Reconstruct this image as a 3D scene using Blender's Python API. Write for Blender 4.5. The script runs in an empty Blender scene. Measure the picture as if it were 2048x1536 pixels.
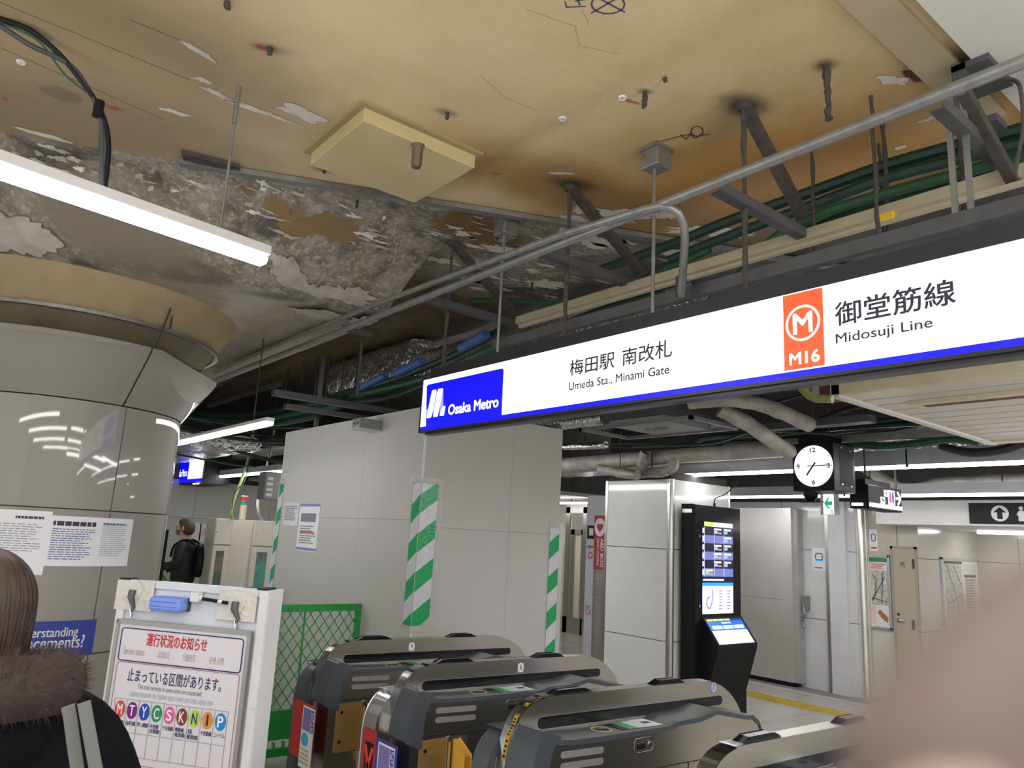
import bpy, bmesh, math, random
from mathutils import Vector, noise
random.seed(7)
SC = bpy.context.scene
COL = SC.collection
# ------------------------------------------------------------------ camera, world, exposure
CAMZ, FOC = 1.75, 1500.0                       # eye height (m), focal length in pixels of a 2048 px wide frame
YAW, PITCH, ROLL = math.radians(51.498), math.radians(11.584), math.radians(3.02)
FW = Vector((math.cos(PITCH)*math.cos(YAW), math.cos(PITCH)*math.sin(YAW), math.sin(PITCH)))
_r = FW.cross(Vector((0, 0, 1))).normalized(); _u = _r.cross(FW)
RT = _r*math.cos(ROLL) + _u*math.sin(ROLL)
UP = -_r*math.sin(ROLL) + _u*math.cos(ROLL)
CAM = Vector((0, 0, CAMZ))
cd = bpy.data.cameras.new('camera'); co = bpy.data.objects.new('camera', cd); COL.objects.link(co)
from mathutils import Matrix
m = Matrix((RT, UP, -FW)).transposed().to_4x4(); m.translation = CAM
co.matrix_world = m
cd.sensor_width = 36.0; cd.lens = 36.0*FOC/2048.0; cd.clip_start = 0.004; cd.clip_end = 80
cd.dof.use_dof = True; cd.dof.focus_distance = 4.5; cd.dof.aperture_fstop = 12.0
SC.camera = co
w = bpy.data.worlds.new('World'); SC.world = w; w.use_nodes = True
w.node_tree.nodes['Background'].inputs[0].default_value = (0.93, 0.97, 1.0, 1)
w.node_tree.nodes['Background'].inputs[1].default_value = 0.9
SC.view_settings.view_transform = 'Standard'; SC.view_settings.look = 'None'
SC.view_settings.exposure = 0.52; SC.view_settings.gamma = 1.0
try: SC.view_settings.use_curve_mapping = False
except Exception: pass
LAMP = 19.0                                      # radiance of the line lights

# ------------------------------------------------------------------ surveying helpers: a sight line met with a real plane
def ray(x, y): return FW + RT*((x-1024)/FOC) - UP*((y-768)/FOC)
def atZ(x, y, z): d = ray(x, y); return CAM + d*((z-CAMZ)/d.z)
def atX(x, y, a): d = ray(x, y); return CAM + d*(a/d.x)
def atY(x, y, a): d = ray(x, y); return CAM + d*(a/d.y)
def atD(x, y, a): return CAM + ray(x, y)*a
class Pl:
    """a wall/sign plane: origin o, right axis u, up axis v, n towards the viewer"""
    def __init__(s, o, u, v=(0, 0, 1)):
        s.o = Vector(o); s.u = Vector(u).normalized(); s.v = Vector(v).normalized(); s.n = s.u.cross(s.v)
    def uv(s, x, y):
        d = ray(x, y); p = CAM + d*((s.o-CAM).dot(s.n)/d.dot(s.n)) - s.o
        return p.dot(s.u), p.dot(s.v)
    def p(s, a, b, off=0.0): return s.o + s.u*a + s.v*b + s.n*off
def faceX(x): return Pl((x, 0, 0), (0, -1, 0))
def faceY(y): return Pl((0, y, 0), (1, 0, 0))

# ------------------------------------------------------------------ materials
MATS = {}
def mat(name, c, rough=0.5, metal=0.0, emit=0.0, var=0.06, scale=6.0, bump=0.0, bscale=40.0, spec=None, aniso=None, alpha=None):
    if name in MATS: return MATS[name]
    m = bpy.data.materials.new(name); m.use_nodes = True; nt = m.node_tree; N = nt.nodes; L = nt.links
    b = N['Principled BSDF']; MATS[name] = m
    b.inputs['Roughness'].default_value = rough; b.inputs['Metallic'].default_value = metal
    if spec is not None: b.inputs['Specular IOR Level'].default_value = spec
    c4 = (c[0], c[1], c[2], 1)
    b.inputs['Base Color'].default_value = c4
    if emit:
        b.inputs['Emission Color'].default_value = c4; b.inputs['Emission Strength'].default_value = emit
        b.inputs['Base Color'].default_value = (c[0]*.5, c[1]*.5, c[2]*.5, 1)
        return m
    if alpha is not None: b.inputs['Alpha'].default_value = alpha
    if var or bump:
        tc = N.new('ShaderNodeTexCoord')
        mp = N.new('ShaderNodeMapping'); L.new(tc.outputs['Object'], mp.inputs[0])
        if aniso: mp.inputs['Scale'].default_value = aniso
        if var:
            t = N.new('ShaderNodeTexNoise'); t.inputs['Scale'].default_value = scale; t.inputs['Detail'].default_value = 5
            L.new(mp.outputs[0], t.inputs[0])
            mx = N.new('ShaderNodeMix'); mx.data_type = 'RGBA'
            mx.inputs[6].default_value = tuple(x*(1-var*2) for x in c)+(1,); mx.inputs[7].default_value = tuple(min(1, x*(1+var*2)) for x in c)+(1,)
            L.new(t.outputs['Fac'], mx.inputs[0]); L.new(mx.outputs[2], b.inputs['Base Color'])
        if bump:
            t2 = N.new('ShaderNodeTexNoise'); t2.inputs['Scale'].default_value = bscale; t2.inputs['Detail'].default_value = 4
            L.new(mp.outputs[0], t2.inputs[0])
            bp = N.new('ShaderNodeBump'); bp.inputs['Strength'].default_value = bump; bp.inputs['Distance'].default_value = 0.02
            L.new(t2.outputs['Fac'], bp.inputs['Height']); L.new(bp.outputs[0], b.inputs['Normal'])
    return m
M_white = mat('white_paint', (.72, .72, .70), .45)
M_panel = mat('glossy_panel', (.70, .71, .68), .08, var=.02)
M_colpanel = mat('column_panel', (.31, .292, .265), .03, var=.02, spec=.35)
M_board = mat('plasterboard', (.50, .49, .455), .6, var=.03, scale=1.5)
M_steel = mat('brushed_steel', (.50, .48, .45), .3, 1.0, var=.05, scale=30, aniso=(1, 1, 12))
M_gate = mat('gate_steel', (.58, .55, .49), .27, 1.0, var=.05, scale=25, aniso=(1, 12, 12))
M_chrome = mat('bright_steel', (.72, .72, .71), .16, 1.0, var=.02)
M_galv = mat('galvanised', (.27, .27, .26), .45, .6, var=.2, scale=18)
M_dusty = mat('dusty_steel', (.075, .065, .055), .8, .2, var=.3, scale=22, bump=.4, bscale=60)
M_channel = mat('channel_grey', (.10, .10, .103), .6, .3, var=.15, scale=14)
M_dark = mat('dark_grey', (.055, .06, .068), .45, var=.08)
M_black = mat('black', (.008, .008, .010), .45, var=.05, spec=.25)
M_blackg = mat('black_gloss', (.008, .008, .011), .15, var=0, spec=.25)
M_green = mat('fence_green', (.02, .30, .055), .4, var=.1)
M_gtape = mat('tape_green', (.02, .36, .12), .2, var=.05, bump=.2, bscale=30)
M_gwhite = mat('tape_white', (.62, .62, .64), .2, var=.05, bump=.2, bscale=30)
M_film = mat('clear_film', (.75, .75, .72), .12, var=.05, bump=.3, bscale=25, alpha=.35)
M_cableg = mat('green_conduit', (.008, .040, .026), .5, var=.2, scale=30)
M_cableb = mat('bright_green_conduit', (.014, .078, .034), .5, var=.15, scale=30)
M_sleeve = mat('blue_sleeve', (.06, .14, .36), .5, var=.1)
M_foil = mat('crinkled_foil', (.78, .76, .73), .17, .95, var=.25, scale=9, bump=1.0, bscale=22)
M_lag = mat('pipe_lagging', (.42, .40, .35), .55, .2, var=.3, scale=9, bump=.5, bscale=18)
M_beige = mat('beige_trunking', (.46, .40, .28), .5, var=.12)
M_rust = mat('rust_paint', (.11, .03, .022), .6, var=.2)
M_cream = mat('cream_metal', (.62, .56, .40), .5, var=.08)
M_slat = mat('slat_white', (.60, .57, .52), .45, var=0)
M_cab = mat('cabinet_cream', (.66, .62, .52), .45, var=.04)
M_led = mat('led_diffuser', (1, .985, 1.0), .5, emit=LAMP)
M_led2 = mat('deep_diffuser', (1, .985, 1.0), .5, emit=LAMP*.75)
M_signw = mat('lit_white', (1, .99, .98), .4, emit=1.25)
M_signb = mat('lit_blue', (.0, .0, 1), .4, emit=1.0)
M_signo = mat('lit_orange', (.92, .08, .02), .4, emit=.9)
M_logo2 = mat('lit_pale_blue', (.42, .45, 1), .4, emit=.5)
M_ink = mat('sign_ink', (.03, .03, .05), .5, var=0)
M_inkg = mat('sign_ink_grey', (.09, .09, .11), .5, var=0)
M_alu = mat('alu', (.62, .62, .63), .35, .7, var=.05)
M_paper = mat('paper', (.78, .78, .80), .6, var=.02)
M_red = mat('red', (.45, .03, .025), .5, var=.04)
M_yel = mat('yellow', (.85, .55, .03), .5, var=.04)
M_navy = mat('navy', (.03, .05, .30), .5, var=.03)
M_skin = mat('skin', (.58, .36, .27), .5, var=.06)

# ------------------------------------------------------------------ mesh building
WL = {}                                         # world location of every parent
class MB:
    def __init__(s): s.v = []; s.f = []
    def add(s, vs, fs):
        o = len(s.v); s.v += [tuple(x) for x in vs]; s.f += [tuple(i+o for i in f) for f in fs]; return s
    def box(s, x0, y0, z0, x1, y1, z1):
        return s.obox(((x0+x1)/2, (y0+y1)/2, (z0+z1)/2), (abs(x1-x0)/2, 0, 0), (0, abs(y1-y0)/2, 0), (0, 0, abs(z1-z0)/2))
    def obox(s, c, a, b, d):
        c = Vector(c); a = Vector(a); b = Vector(b); d = Vector(d)
        if a.cross(b).dot(d) < 0: a = -a
        vs = [c-a-b-d, c+a-b-d, c+a+b-d, c-a+b-d, c-a-b+d, c+a-b+d, c+a+b+d, c-a+b+d]
        return s.add(vs, [(3, 2, 1, 0), (4, 5, 6, 7), (0, 1, 5, 4), (1, 2, 6, 5), (2, 3, 7, 6), (3, 0, 4, 7)])
    def bar(s, p, q, wd, ht, up=(0, 0, 1)):
        p = Vector(p); q = Vector(q); d = q-p; up = Vector(up)
        sd = d.cross(up)
        if sd.length < 1e-6: sd = d.cross(Vector((1, 0, 0)))
        sd.normalize(); u = sd.cross(d).normalized()
        return s.obox((p+q)/2, d/2, sd*wd/2, u*ht/2)
    def angle(s, p, q, wd, t=.005, up=(0, 0, 1)):     # L-section bar
        p = Vector(p); q = Vector(q); d = q-p; sd = d.cross(Vector(up)).normalized(); u = sd.cross(d).normalized()
        s.obox((p+q)/2, d/2, sd*wd/2, u*t/2)
        return s.obox((p+q)/2+sd*wd/2+u*wd/2, d/2, sd*t/2, u*wd/2)
    def channel(s, p, q, wd, ht, t=.004, up=(0, 0, 1)):
        p = Vector(p); q = Vector(q); d = q-p; sd = d.cross(Vector(up)).normalized(); u = sd.cross(d).normalized(); c = (p+q)/2
        s.obox(c-u*ht/2, d/2, sd*wd/2, u*t/2)
        for k in (-1, 1): s.obox(c+sd*k*wd/2, d/2, sd*t/2, u*(ht/2+t/2))
        return s
    def prism(s, pts, ex):
        ex = Vector(ex); P = [Vector(p) for p in pts]; n = len(P)
        nn = Vector((0, 0, 0))
        for i in range(n): nn += P[i].cross(P[(i+1) % n])
        if nn.dot(ex) > 0: P.reverse()
        vs = P + [p+ex for p in P]
        return s.add(vs, [tuple(range(n)), tuple(range(2*n-1, n-1, -1))] + [(i, i+n, (i+1) % n+n, (i+1) % n)[::-1] for i in range(n)])
    def tube(s, path, r, n=8, caps=True):
        P = [Vector(p) for p in path]; R = r if isinstance(r, (list, tuple)) else [r]*len(P)
        prev = None; vs = []
        for i, p in enumerate(P):
            t = (P[min(i+1, len(P)-1)]-P[max(i-1, 0)]).normalized()
            if prev is None:
                a = t.cross(Vector((0, 0, 1)))
                if a.length < .05: a = t.cross(Vector((1, 0, 0)))
            else: a = prev - t*prev.dot(t)
            a.normalize(); prev = a; b = t.cross(a)
            vs += [p+(a*math.cos(2*math.pi*k/n)+b*math.sin(2*math.pi*k/n))*R[i] for k in range(n)]
        fs = []
        for i in range(len(P)-1):
            for k in range(n):
                k2 = (k+1) % n
                fs.append((i*n+k, i*n+k2, (i+1)*n+k2, (i+1)*n+k))
        if caps: fs += [tuple(range(n-1, -1, -1)), tuple(range((len(P)-1)*n, len(P)*n))]
        return s.add(vs, fs)
    def lathe(s, c, prof, n=48, a0=0, a1=2*math.pi, ax=(0, 0, 1), ref=(1, 0, 0)):
        c = Vector(c); ax = Vector(ax).normalized(); e1 = Vector(ref); e1 = (e1-ax*e1.dot(ax)).normalized(); e2 = ax.cross(e1)
        full = abs(a1-a0-2*math.pi) < 1e-6; m_ = n if full else n+1; vs = []
        for r_, z_ in prof:
            vs += [c+ax*z_+(e1*math.cos(a0+(a1-a0)*k/n)+e2*math.sin(a0+(a1-a0)*k/n))*r_ for k in range(m_)]
        fs = []
        for i in range(len(prof)-1):
            for k in range(n):
                k2 = (k+1) % m_
                fs.append((i*m_+k, i*m_+k2, (i+1)*m_+k2, (i+1)*m_+k))
        return s.add(vs, fs)
    def loft(s, rings, n=24, caps=True):           # rings: (centre, rx vector, ry vector)
        vs = []
        for c, a, b in rings:
            c = Vector(c); a = Vector(a); b = Vector(b)
            vs += [c+a*math.cos(2*math.pi*k/n)+b*math.sin(2*math.pi*k/n) for k in range(n)]
        fs = []
        for i in range(len(rings)-1):
            for k in range(n):
                k2 = (k+1) % n; fs.append((i*n+k, i*n+k2, (i+1)*n+k2, (i+1)*n+k))
        if caps: fs += [tuple(range(n-1, -1, -1)), tuple(range((len(rings)-1)*n, len(rings)*n))]
        return s.add(vs, fs)
    def build(s, name, m, parent=None, smooth=False, bevel=0.0, subs=0):
        me = bpy.data.meshes.new(name)
        if parent is not None: o0 = WL[parent]
        else:
            xs = [v[0] for v in s.v]; ys = [v[1] for v in s.v]; zs = [v[2] for v in s.v]
            o0 = Vector(((min(xs)+max(xs))/2, (min(ys)+max(ys))/2, min(zs)))
        me.from_pydata([(v[0]-o0.x, v[1]-o0.y, v[2]-o0.z) for v in s.v], [], s.f); me.update()
        me.materials.append(m)
        o = bpy.data.objects.new(name, me); COL.objects.link(o)
        if parent is not None: o.parent = parent
        else: o.location = o0
        WL[o] = o0.copy()
        if smooth:
            me.polygons.foreach_set('use_smooth', [True]*len(me.polygons))
            try: me.set_sharp_from_angle(angle=math.radians(40))
            except Exception: pass
        if bevel:
            b = o.modifiers.new('b', 'BEVEL'); b.width = bevel; b.segments = 2; b.limit_method = 'ANGLE'
        if subs:
            b = o.modifiers.new('s', 'SUBSURF'); b.levels = subs; b.render_levels = subs
        return o
def tag(o, label, cat, group=None):
    o['label'] = label; o['category'] = cat
    if group: o['group'] = group
    return o
def thing(name, label, cat, loc, group=None):
    o = bpy.data.objects.new(name, None); COL.objects.link(o); o.location = loc; o.empty_display_size = .1
    WL[o] = Vector(loc); return tag(o, label, cat, group)
def struct(o): o['kind'] = 'structure'; return o
def slab(pl, a0, b0, a1, b1, off=.001, th=.002):   # thin sheet on a plane
    c = pl.p((a0+a1)/2, (b0+b1)/2, off+th/2)
    return MB().obox(c, pl.u*(abs(a1-a0)/2), pl.v*(abs(b1-b0)/2), pl.n*(th/2))
def psl(pl, x0, y0, x1, y1, off=.001, th=.002):    # sheet between two sighted corners
    a0, b0 = pl.uv(x0, y0); a1, b1 = pl.uv(x1, y1); return slab(pl, a0, b0, a1, b1, off, th)
def poly(pl, pts, off=.001, th=.002): return MB().prism([pl.p(a, b, off) for a, b in pts], pl.n*th)
def ppoly(pl, pts, off=.001, th=.002): return poly(pl, [pl.uv(*q) for q in pts], off, th)
def disc(pl, a, b, r, off=.001, th=.002, n=32, ry=None):
    ry = ry or r
    return poly(pl, [(a+r*math.cos(2*math.pi*k/n), b+ry*math.sin(2*math.pi*k/n)) for k in range(n)], off, th)
def ringmb(pl, a, b, r0, r1, off=.001, th=.002, n=40, k=1.0):
    mb = MB()
    for i in range(n):
        t0 = 2*math.pi*i/n; t1 = 2*math.pi*(i+1)/n
        mb.prism([pl.p(a+r*math.cos(t), b+k*r*math.sin(t), off) for r, t in ((r0, t0), (r1, t0), (r1, t1), (r0, t1))], pl.n*th)
    return mb
def strokes(pl, pts, wd, off=.001, th=.0015, mb=None):
    mb = mb or MB()
    for (a0, b0), (a1, b1) in zip(pts, pts[1:]):
        p = pl.p(a0, b0, off+th/2); q = pl.p(a1, b1, off+th/2)
        if (q-p).length > 1e-6: mb.obox((p+q)/2, (q-p)/2, (q-p).normalized().cross(pl.n)*wd/2, pl.n*th/2)
    return mb
def rrect(pl, a0, b0, a1, b1, wd, rad, off=.001, mb=None):      # rounded outline
    pts = []
    for (cx, cy, t0) in ((a1-rad, b1-rad, 0), (a0+rad, b1-rad, 90), (a0+rad, b0+rad, 180), (a1-rad, b0+rad, 270)):
        for k in range(5):
            t = math.radians(t0+k*22.5); pts.append((cx+rad*math.cos(t), cy+rad*math.sin(t)))
    return strokes(pl, pts+[pts[0]], wd, off, mb=mb)
def text(s, pl, box, m, parent, name='lettering', bold=0.0, off=.0015, keep=False, rot=0):
    """lettering whose outline fills box=(a0,b0,a1,b1) on plane pl"""
    cu = bpy.data.curves.new(name, 'FONT'); cu.body = s; cu.resolution_u = 4
    to = bpy.data.objects.new(name, cu)
    me = bpy.data.meshes.new_from_object(to); bpy.data.objects.remove(to); bpy.data.curves.remove(cu)
    if not me.vertices: return None
    co_ = [v.co.copy() for v in me.vertices]
    if rot: co_ = [Vector((-c.y, c.x, 0)) if rot == 90 else Vector((c.y, -c.x, 0)) for c in co_]
    x0 = min(c.x for c in co_); x1 = max(c.x for c in co_); y0 = min(c.y for c in co_); y1 = max(c.y for c in co_)
    a0, b0, a1, b1 = min(box[0], box[2]), min(box[1], box[3]), max(box[0], box[2]), max(box[1], box[3])
    sx = (a1-a0)/max(x1-x0, 1e-6); sy = (b1-b0)/max(y1-y0, 1e-6)
    if keep: sx = sy = min(sx, sy)
    cx, cy = (a0+a1)/2, (b0+b1)/2; o0 = WL[parent]
    for v, c in zip(me.vertices, co_):
        v.co = pl.p(cx+(c.x-(x0+x1)/2)*sx, cy+(c.y-(y0+y1)/2)*sy, off) - o0
    if bold:                                        # heavier strokes: the outline laid again, shifted by the stroke growth
        d = bold*.45*min(sx, sy)*2.2; V0 = [v.co.copy() for v in me.vertices]; F0 = [tuple(p.vertices) for p in me.polygons]; VV = []; FF = []
        for k in range(8):
            sh = pl.u*d*math.cos(k*math.pi/4)+pl.v*d*math.sin(k*math.pi/4)+pl.n*(k*2e-5); o_ = len(VV)
            VV += [v+sh for v in V0]; FF += [tuple(i+o_ for i in f) for f in F0]
        bpy.data.meshes.remove(me); me = bpy.data.meshes.new(name); me.from_pydata(VV, [], FF); me.update()
    me.materials.clear(); me.materials.append(m); me.name = name
    o = bpy.data.objects.new(name, me); COL.objects.link(o); o.parent = parent; WL[o] = o0
    return o
def ptext(s, pl, x0, y0, x1, y1, m, parent, **k):
    a0, b0 = pl.uv(x0, y0); a1, b1 = pl.uv(x1, y1); return text(s, pl, (a0, b0, a1, b1), m, parent, **k)
def textlines(pl, a0, b0, a1, b1, n, m, parent, name='small_print', off=.0012, fill=.5, rag=.3, rnd=None):
    rnd = rnd or random; mb = MB(); h = (b1-b0)/n
    for i in range(n):
        y = b1-h*(i+.5); x = a0; end = a1-(a1-a0)*rnd.random()*rag
        while x < end:
            wd = min(end-x, (a1-a0)*(.04+.10*rnd.random()))
            c = pl.p(x+wd/2, y, off); mb.obox(c, pl.u*wd/2, pl.v*h*fill/2, pl.n*.0004); x += wd+(a1-a0)*.018
    o = mb.build(name, m, parent); o['kind'] = 'stuff'; return o
def skin(name, J, E, m, parent, lv=2):
    """continuous figure: joints J {n:(pos,r)}, bones E"""
    ks = list(J); o0 = WL[parent] if parent is not None else Vector(J[ks[0]][0])
    me = bpy.data.meshes.new(name)
    me.from_pydata([Vector(J[k][0])-o0 for k in ks], [(ks.index(a), ks.index(b)) for a, b in E], [])
    o = bpy.data.objects.new(name, me); COL.objects.link(o); me.materials.append(m)
    if parent is not None: o.parent = parent
    else: o.location = o0
    WL[o] = o0
    sm = o.modifiers.new('skin', 'SKIN'); sm.use_smooth_shade = True; sm.branch_smoothing = .4
    for i, k in enumerate(ks):
        r = J[k][1]; me.skin_vertices[0].data[i].radius = r if isinstance(r, tuple) else (r, r)
        me.skin_vertices[0].data[i].use_root = (i == 0)
    sb = o.modifiers.new('sub', 'SUBSURF'); sb.levels = lv; sb.render_levels = lv
    return o
def smoothpath(P, k=6):
    P = [Vector(p) for p in P]; out = []
    for i in range(len(P)-1):
        a = P[max(i-1, 0)]; b = P[i]; c = P[i+1]; d = P[min(i+2, len(P)-1)]
        for j in range(k):
            t = j/k
            out.append(.5*((2*b)+(c-a)*t+(2*a-5*b+4*c-d)*t*t+(3*b-a-3*c+d)*t**3))
    out.append(P[-1]); return out
# ------------------------------------------------------------------ SETTING
CZ = 3.65                                        # bare slab
def tilemat(name, c, jc, sx, sy, rough, plane='XY', jw=.004, var=.03):
    m = bpy.data.materials.new(name); m.use_nodes = True; nt = m.node_tree; N = nt.nodes; L = nt.links
    b = N['Principled BSDF']; b.inputs['Roughness'].default_value = rough
    g = N.new('ShaderNodeNewGeometry'); sp = N.new('ShaderNodeSeparateXYZ'); L.new(g.outputs['Position'], sp.inputs[0])
    cb = N.new('ShaderNodeCombineXYZ')
    L.new(sp.outputs[plane[0]], cb.inputs[0]); L.new(sp.outputs[plane[1]], cb.inputs[1])
    br = N.new('ShaderNodeTexBrick'); br.offset = 0; L.new(cb.outputs[0], br.inputs[0])
    br.inputs['Scale'].default_value = 1; br.inputs['Brick Width'].default_value = sx; br.inputs['Row Height'].default_value = sy
    br.inputs['Mortar Size'].default_value = jw; br.inputs['Mortar Smooth'].default_value = 0
    br.inputs['Color1'].default_value = tuple(x*(1-var) for x in c)+(1,); br.inputs['Color2'].default_value = tuple(x*(1+var) for x in c)+(1,)
    br.inputs['Mortar'].default_value = tuple(jc)+(1,)
    n = N.new('ShaderNodeTexNoise'); n.inputs['Scale'].default_value = 2.5; n.inputs['Detail'].default_value = 6
    L.new(g.outputs['Position'], n.inputs[0])
    mx = N.new('ShaderNodeMix'); mx.data_type = 'RGBA'; mx.blend_type = 'MULTIPLY'; mx.inputs[0].default_value = .25
    L.new(br.outputs[0], mx.inputs[6]); L.new(n.outputs['Color'], mx.inputs[7]); L.new(mx.outputs[2], b.inputs['Base Color'])
    return m
M_floor = tilemat('floor_tile', (.50, .48, .43), (.22, .21, .19), .6, .6, .22)
M_wallt = tilemat('wall_tile_x', (.66, .68, .68), (.16, .17, .18), 1.2, .9, .1, 'YZ', .005)
M_wallc = tilemat('wall_tile_cream', (.60, .58, .50), (.2, .19, .16), .75, .88, .15, 'YZ', .005)
M_wallb = tilemat('wall_tile_y', (.60, .59, .54), (.25, .24, .22), 1.3, .9, .35, 'XZ', .004)
M_slab = mat('dark_slab', (.05, .046, .042), .9, var=.3, scale=3)
fl = struct(MB().box(-5, -6, -.1, 17, 16, 0).build('floor', M_floor))

# ---- ceiling: flaking painted slab with a drop panel round the column, one height field
RA, RB = atZ(360, 318, CZ), atZ(1370, 480, CZ)
_rd = (RB-RA).normalized(); _rn = Vector((-_rd.y, _rd.x, 0))
if _rn.dot(Vector((0, 1, 0))) < 0: _rn = -_rn
def sst(t): t = max(0, min(1, t)); return t*t*(3-2*t)
def ceilz(x, y):
    d = (Vector((x, y, 0))-Vector((RA.x, RA.y, 0))).dot(_rn)
    z = CZ - .40*sst((d-.03-max(0, x-1.6)*.6)/.85)*(1-sst((x-2.53)/.05))
    return z
def ceilmat():
    m = bpy.data.materials.new('flaking_ceiling'); m.use_nodes = True; nt = m.node_tree; N = nt.nodes; L = nt.links
    b = N['Principled BSDF']; g = N.new('ShaderNodeNewGeometry')
    sc = N.new('ShaderNodeVectorMath'); sc.operation = 'MULTIPLY'; sc.inputs[1].default_value = (1, 1, 0); L.new(g.outputs['Position'], sc.inputs[0])
    P = sc.outputs[0]
    def nz(scale, det=6, rough=.6, dist=0):
        n = N.new('ShaderNodeTexNoise'); n.inputs['Scale'].default_value = scale; n.inputs['Detail'].default_value = det
        n.inputs['Roughness'].default_value = rough; n.inputs['Distortion'].default_value = dist; L.new(P, n.inputs[0]); return n
    n1 = nz(1.3, 4); n2 = nz(7, 8, .68, .6); n3 = nz(26, 8, .72, .4); n4 = nz(2.6, 5, .6, .5)
    def ramp(src, a, b_, ):
        r = N.new('ShaderNodeMapRange'); r.interpolation_type = 'SMOOTHSTEP'; r.inputs[1].default_value = a; r.inputs[2].default_value = b_; L.new(src, r.inputs[0]); return r.outputs[0]
    def mixc(fac, A, B):
        x = N.new('ShaderNodeMix'); x.data_type = 'RGBA'
        if isinstance(fac, float): x.inputs[0].default_value = fac
        else: L.new(fac, x.inputs[0])
        for i, q in ((6, A), (7, B)):
            if isinstance(q, tuple): x.inputs[i].default_value = q+(1,)
            else: L.new(q, x.inputs[i])
        return x.outputs[2]
    def mul(a, b_, op='MULTIPLY'):
        x = N.new('ShaderNodeMath'); x.operation = op
        for i, q in ((0, a), (1, b_)):
            if isinstance(q, (int, float)): x.inputs[i].default_value = q
            else: L.new(q, x.inputs[i])
        return x.outputs[0]
    def blob(c, e, bw, soft=.15, amp=.0, nsrc=None, z=CZ):
        """ellipse with centre/axis end sighted on the slab; ragged by noise"""
        c = atZ(c[0], c[1], z); e = atZ(e[0], e[1], z); d = e-c; r = d.length
        mp = N.new('ShaderNodeMapping'); mp.vector_type = 'TEXTURE'
        mp.inputs['Location'].default_value = (c.x, c.y, 0); mp.inputs['Rotation'].default_value = (0, 0, math.atan2(d.y, d.x))
        mp.inputs['Scale'].default_value = (r, bw, 1); L.new(P, mp.inputs[0])
        ln = N.new('ShaderNodeVectorMath'); ln.operation = 'LENGTH'; L.new(mp.outputs[0], ln.inputs[0]); o = ln.outputs['Value']
        if amp:
            o = mul(o, mul(mul((nsrc or n2).outputs['Fac'], -.5, 'ADD'), amp*1.9), 'ADD')
            if nsrc is None: o = mul(o, mul(mul(n3.outputs['Fac'], -.5, 'ADD'), amp*1.3), 'ADD')
        r_ = N.new('ShaderNodeMapRange'); r_.interpolation_type = 'SMOOTHSTEP'
        r_.inputs[1].default_value = 1+soft; r_.inputs[2].default_value = 1-soft; L.new(o, r_.inputs[0]); return r_.outputs[0]
    tan, och, brn = (.40, .31, .16), (.56, .29, .06), (.225, .175, .11)
    col = mixc(ramp(n1.outputs['Fac'], .3, .7), (.63, .49, .26), (.72, .58, .34))
    # ochre towards the sign, brown towards the column
    col = mixc(blob((1560, 380), (2200, 250), .75, .6, .5, n1), col, och)
    col = mixc(blob((1250, 420), (1500, 500), .30, .5, .6, n1), col, (.36, .205, .065))
    col = mixc(blob((150, 130), (520, 330), 1.0, .5, .5, n1), col, (.44, .34, .20))
    col = mixc(blob((120, 260), (420, 300), .5, .6, .6, n1), col, (.31, .24, .15))
    # grey region past the rail: paint gone, mottled plaster and soot
    pk = N.new('ShaderNodeVectorMath'); pk.operation = 'DOT_PRODUCT'; pk.inputs[1].default_value = tuple(_rn)
    L.new(P, pk.inputs[0]); dist = mul(pk.outputs['Value'], -RA.dot(_rn), 'ADD')
    sx0 = N.new('ShaderNodeSeparateXYZ'); L.new(P, sx0.inputs[0])
    dist2 = mul(dist, mul(mul(mul(sx0.outputs[0], -1.6, 'ADD'), 0, 'MAXIMUM'), -.75), 'ADD')
    past = ramp(dist, .0, .04)
    mott = mixc(ramp(n2.outputs['Fac'], .35, .62), (.19, .145, .09), (.34, .30, .255))
    mott = mixc(ramp(n3.outputs['Fac'], .50, .60), mott, (.44, .42, .39))
    mott = mixc(mul(ramp(n4.outputs['Fac'], .48, .66), .85), mott, (.045, .04, .036))
    mott = mixc(blob((640, 420), (740, 450), .10, .25, 2.4, n2), mott, (.24, .165, .065))
    mott = mixc(blob((960, 460), (1040, 490), .2, .25, 1.0), mott, (.20, .11, .04))
    mott = mixc(blob((250, 380), (420, 430), .28, .5, .8), mott, (.24, .20, .155))
    col = mixc(past, col, mott)
    # clean tan-grey drop panel soffit near the capital
    dp = ramp(dist2, .84, .98)
    col = mixc(dp, col, mixc(ramp(n2.outputs['Fac'], .3, .7), (.30, .25, .185), (.42, .37, .295)))
    # soot rings round anchors, water stains, scuffs
    for c, e, bw, s_, k in (((1487, 210), (1525, 222), .07, .8, .9), ((1145, 368), (1185, 376), .06, .8, .9), ((905, 485), (930, 492), .05, .8, .8), ((1650, 130), (1670, 133), .035, .8, .7), ((1880, 130), (1915, 150), .10, .7, .9),
                            ((540, 98), (575, 105), .03, .8, .5), ((893, 225), (912, 230), .025, .8, .6), ((1290, 183), (1305, 186), .02, .7, .6), ((650, 340), (672, 344), .03, .8, .6), ((560, 480), (620, 490), .07, .7, .9), ((1440, 250), (1480, 200), .10, .9, .25)):
        col = mixc(mul(blob(c, e, bw, s_, .5, n3), k), col, (.035, .03, .026))
    for c, e, bw in (((122, 188), (165, 200), .062), ((60, 60), (105, 80), .05)):
        col = mixc(mul(blob(c, e, bw, .1, .3, n3), .45), col, (.11, .10, .09))
    for c, e, bw in (((1262, 203), (1280, 208), .012), ((527, 95), (545, 99), .016), ((228, 216), (248, 220), .02), ((10, 198), (18, 199), .012), ((325, 375), (345, 380), .03), ((178, 350), (190, 353), .02), ((990, 347), (1000, 349), .01)):
        col = mixc(mul(blob(c, e, bw, .5, 1.2, n3), .8), col, (.36, .035, .025))
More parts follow.
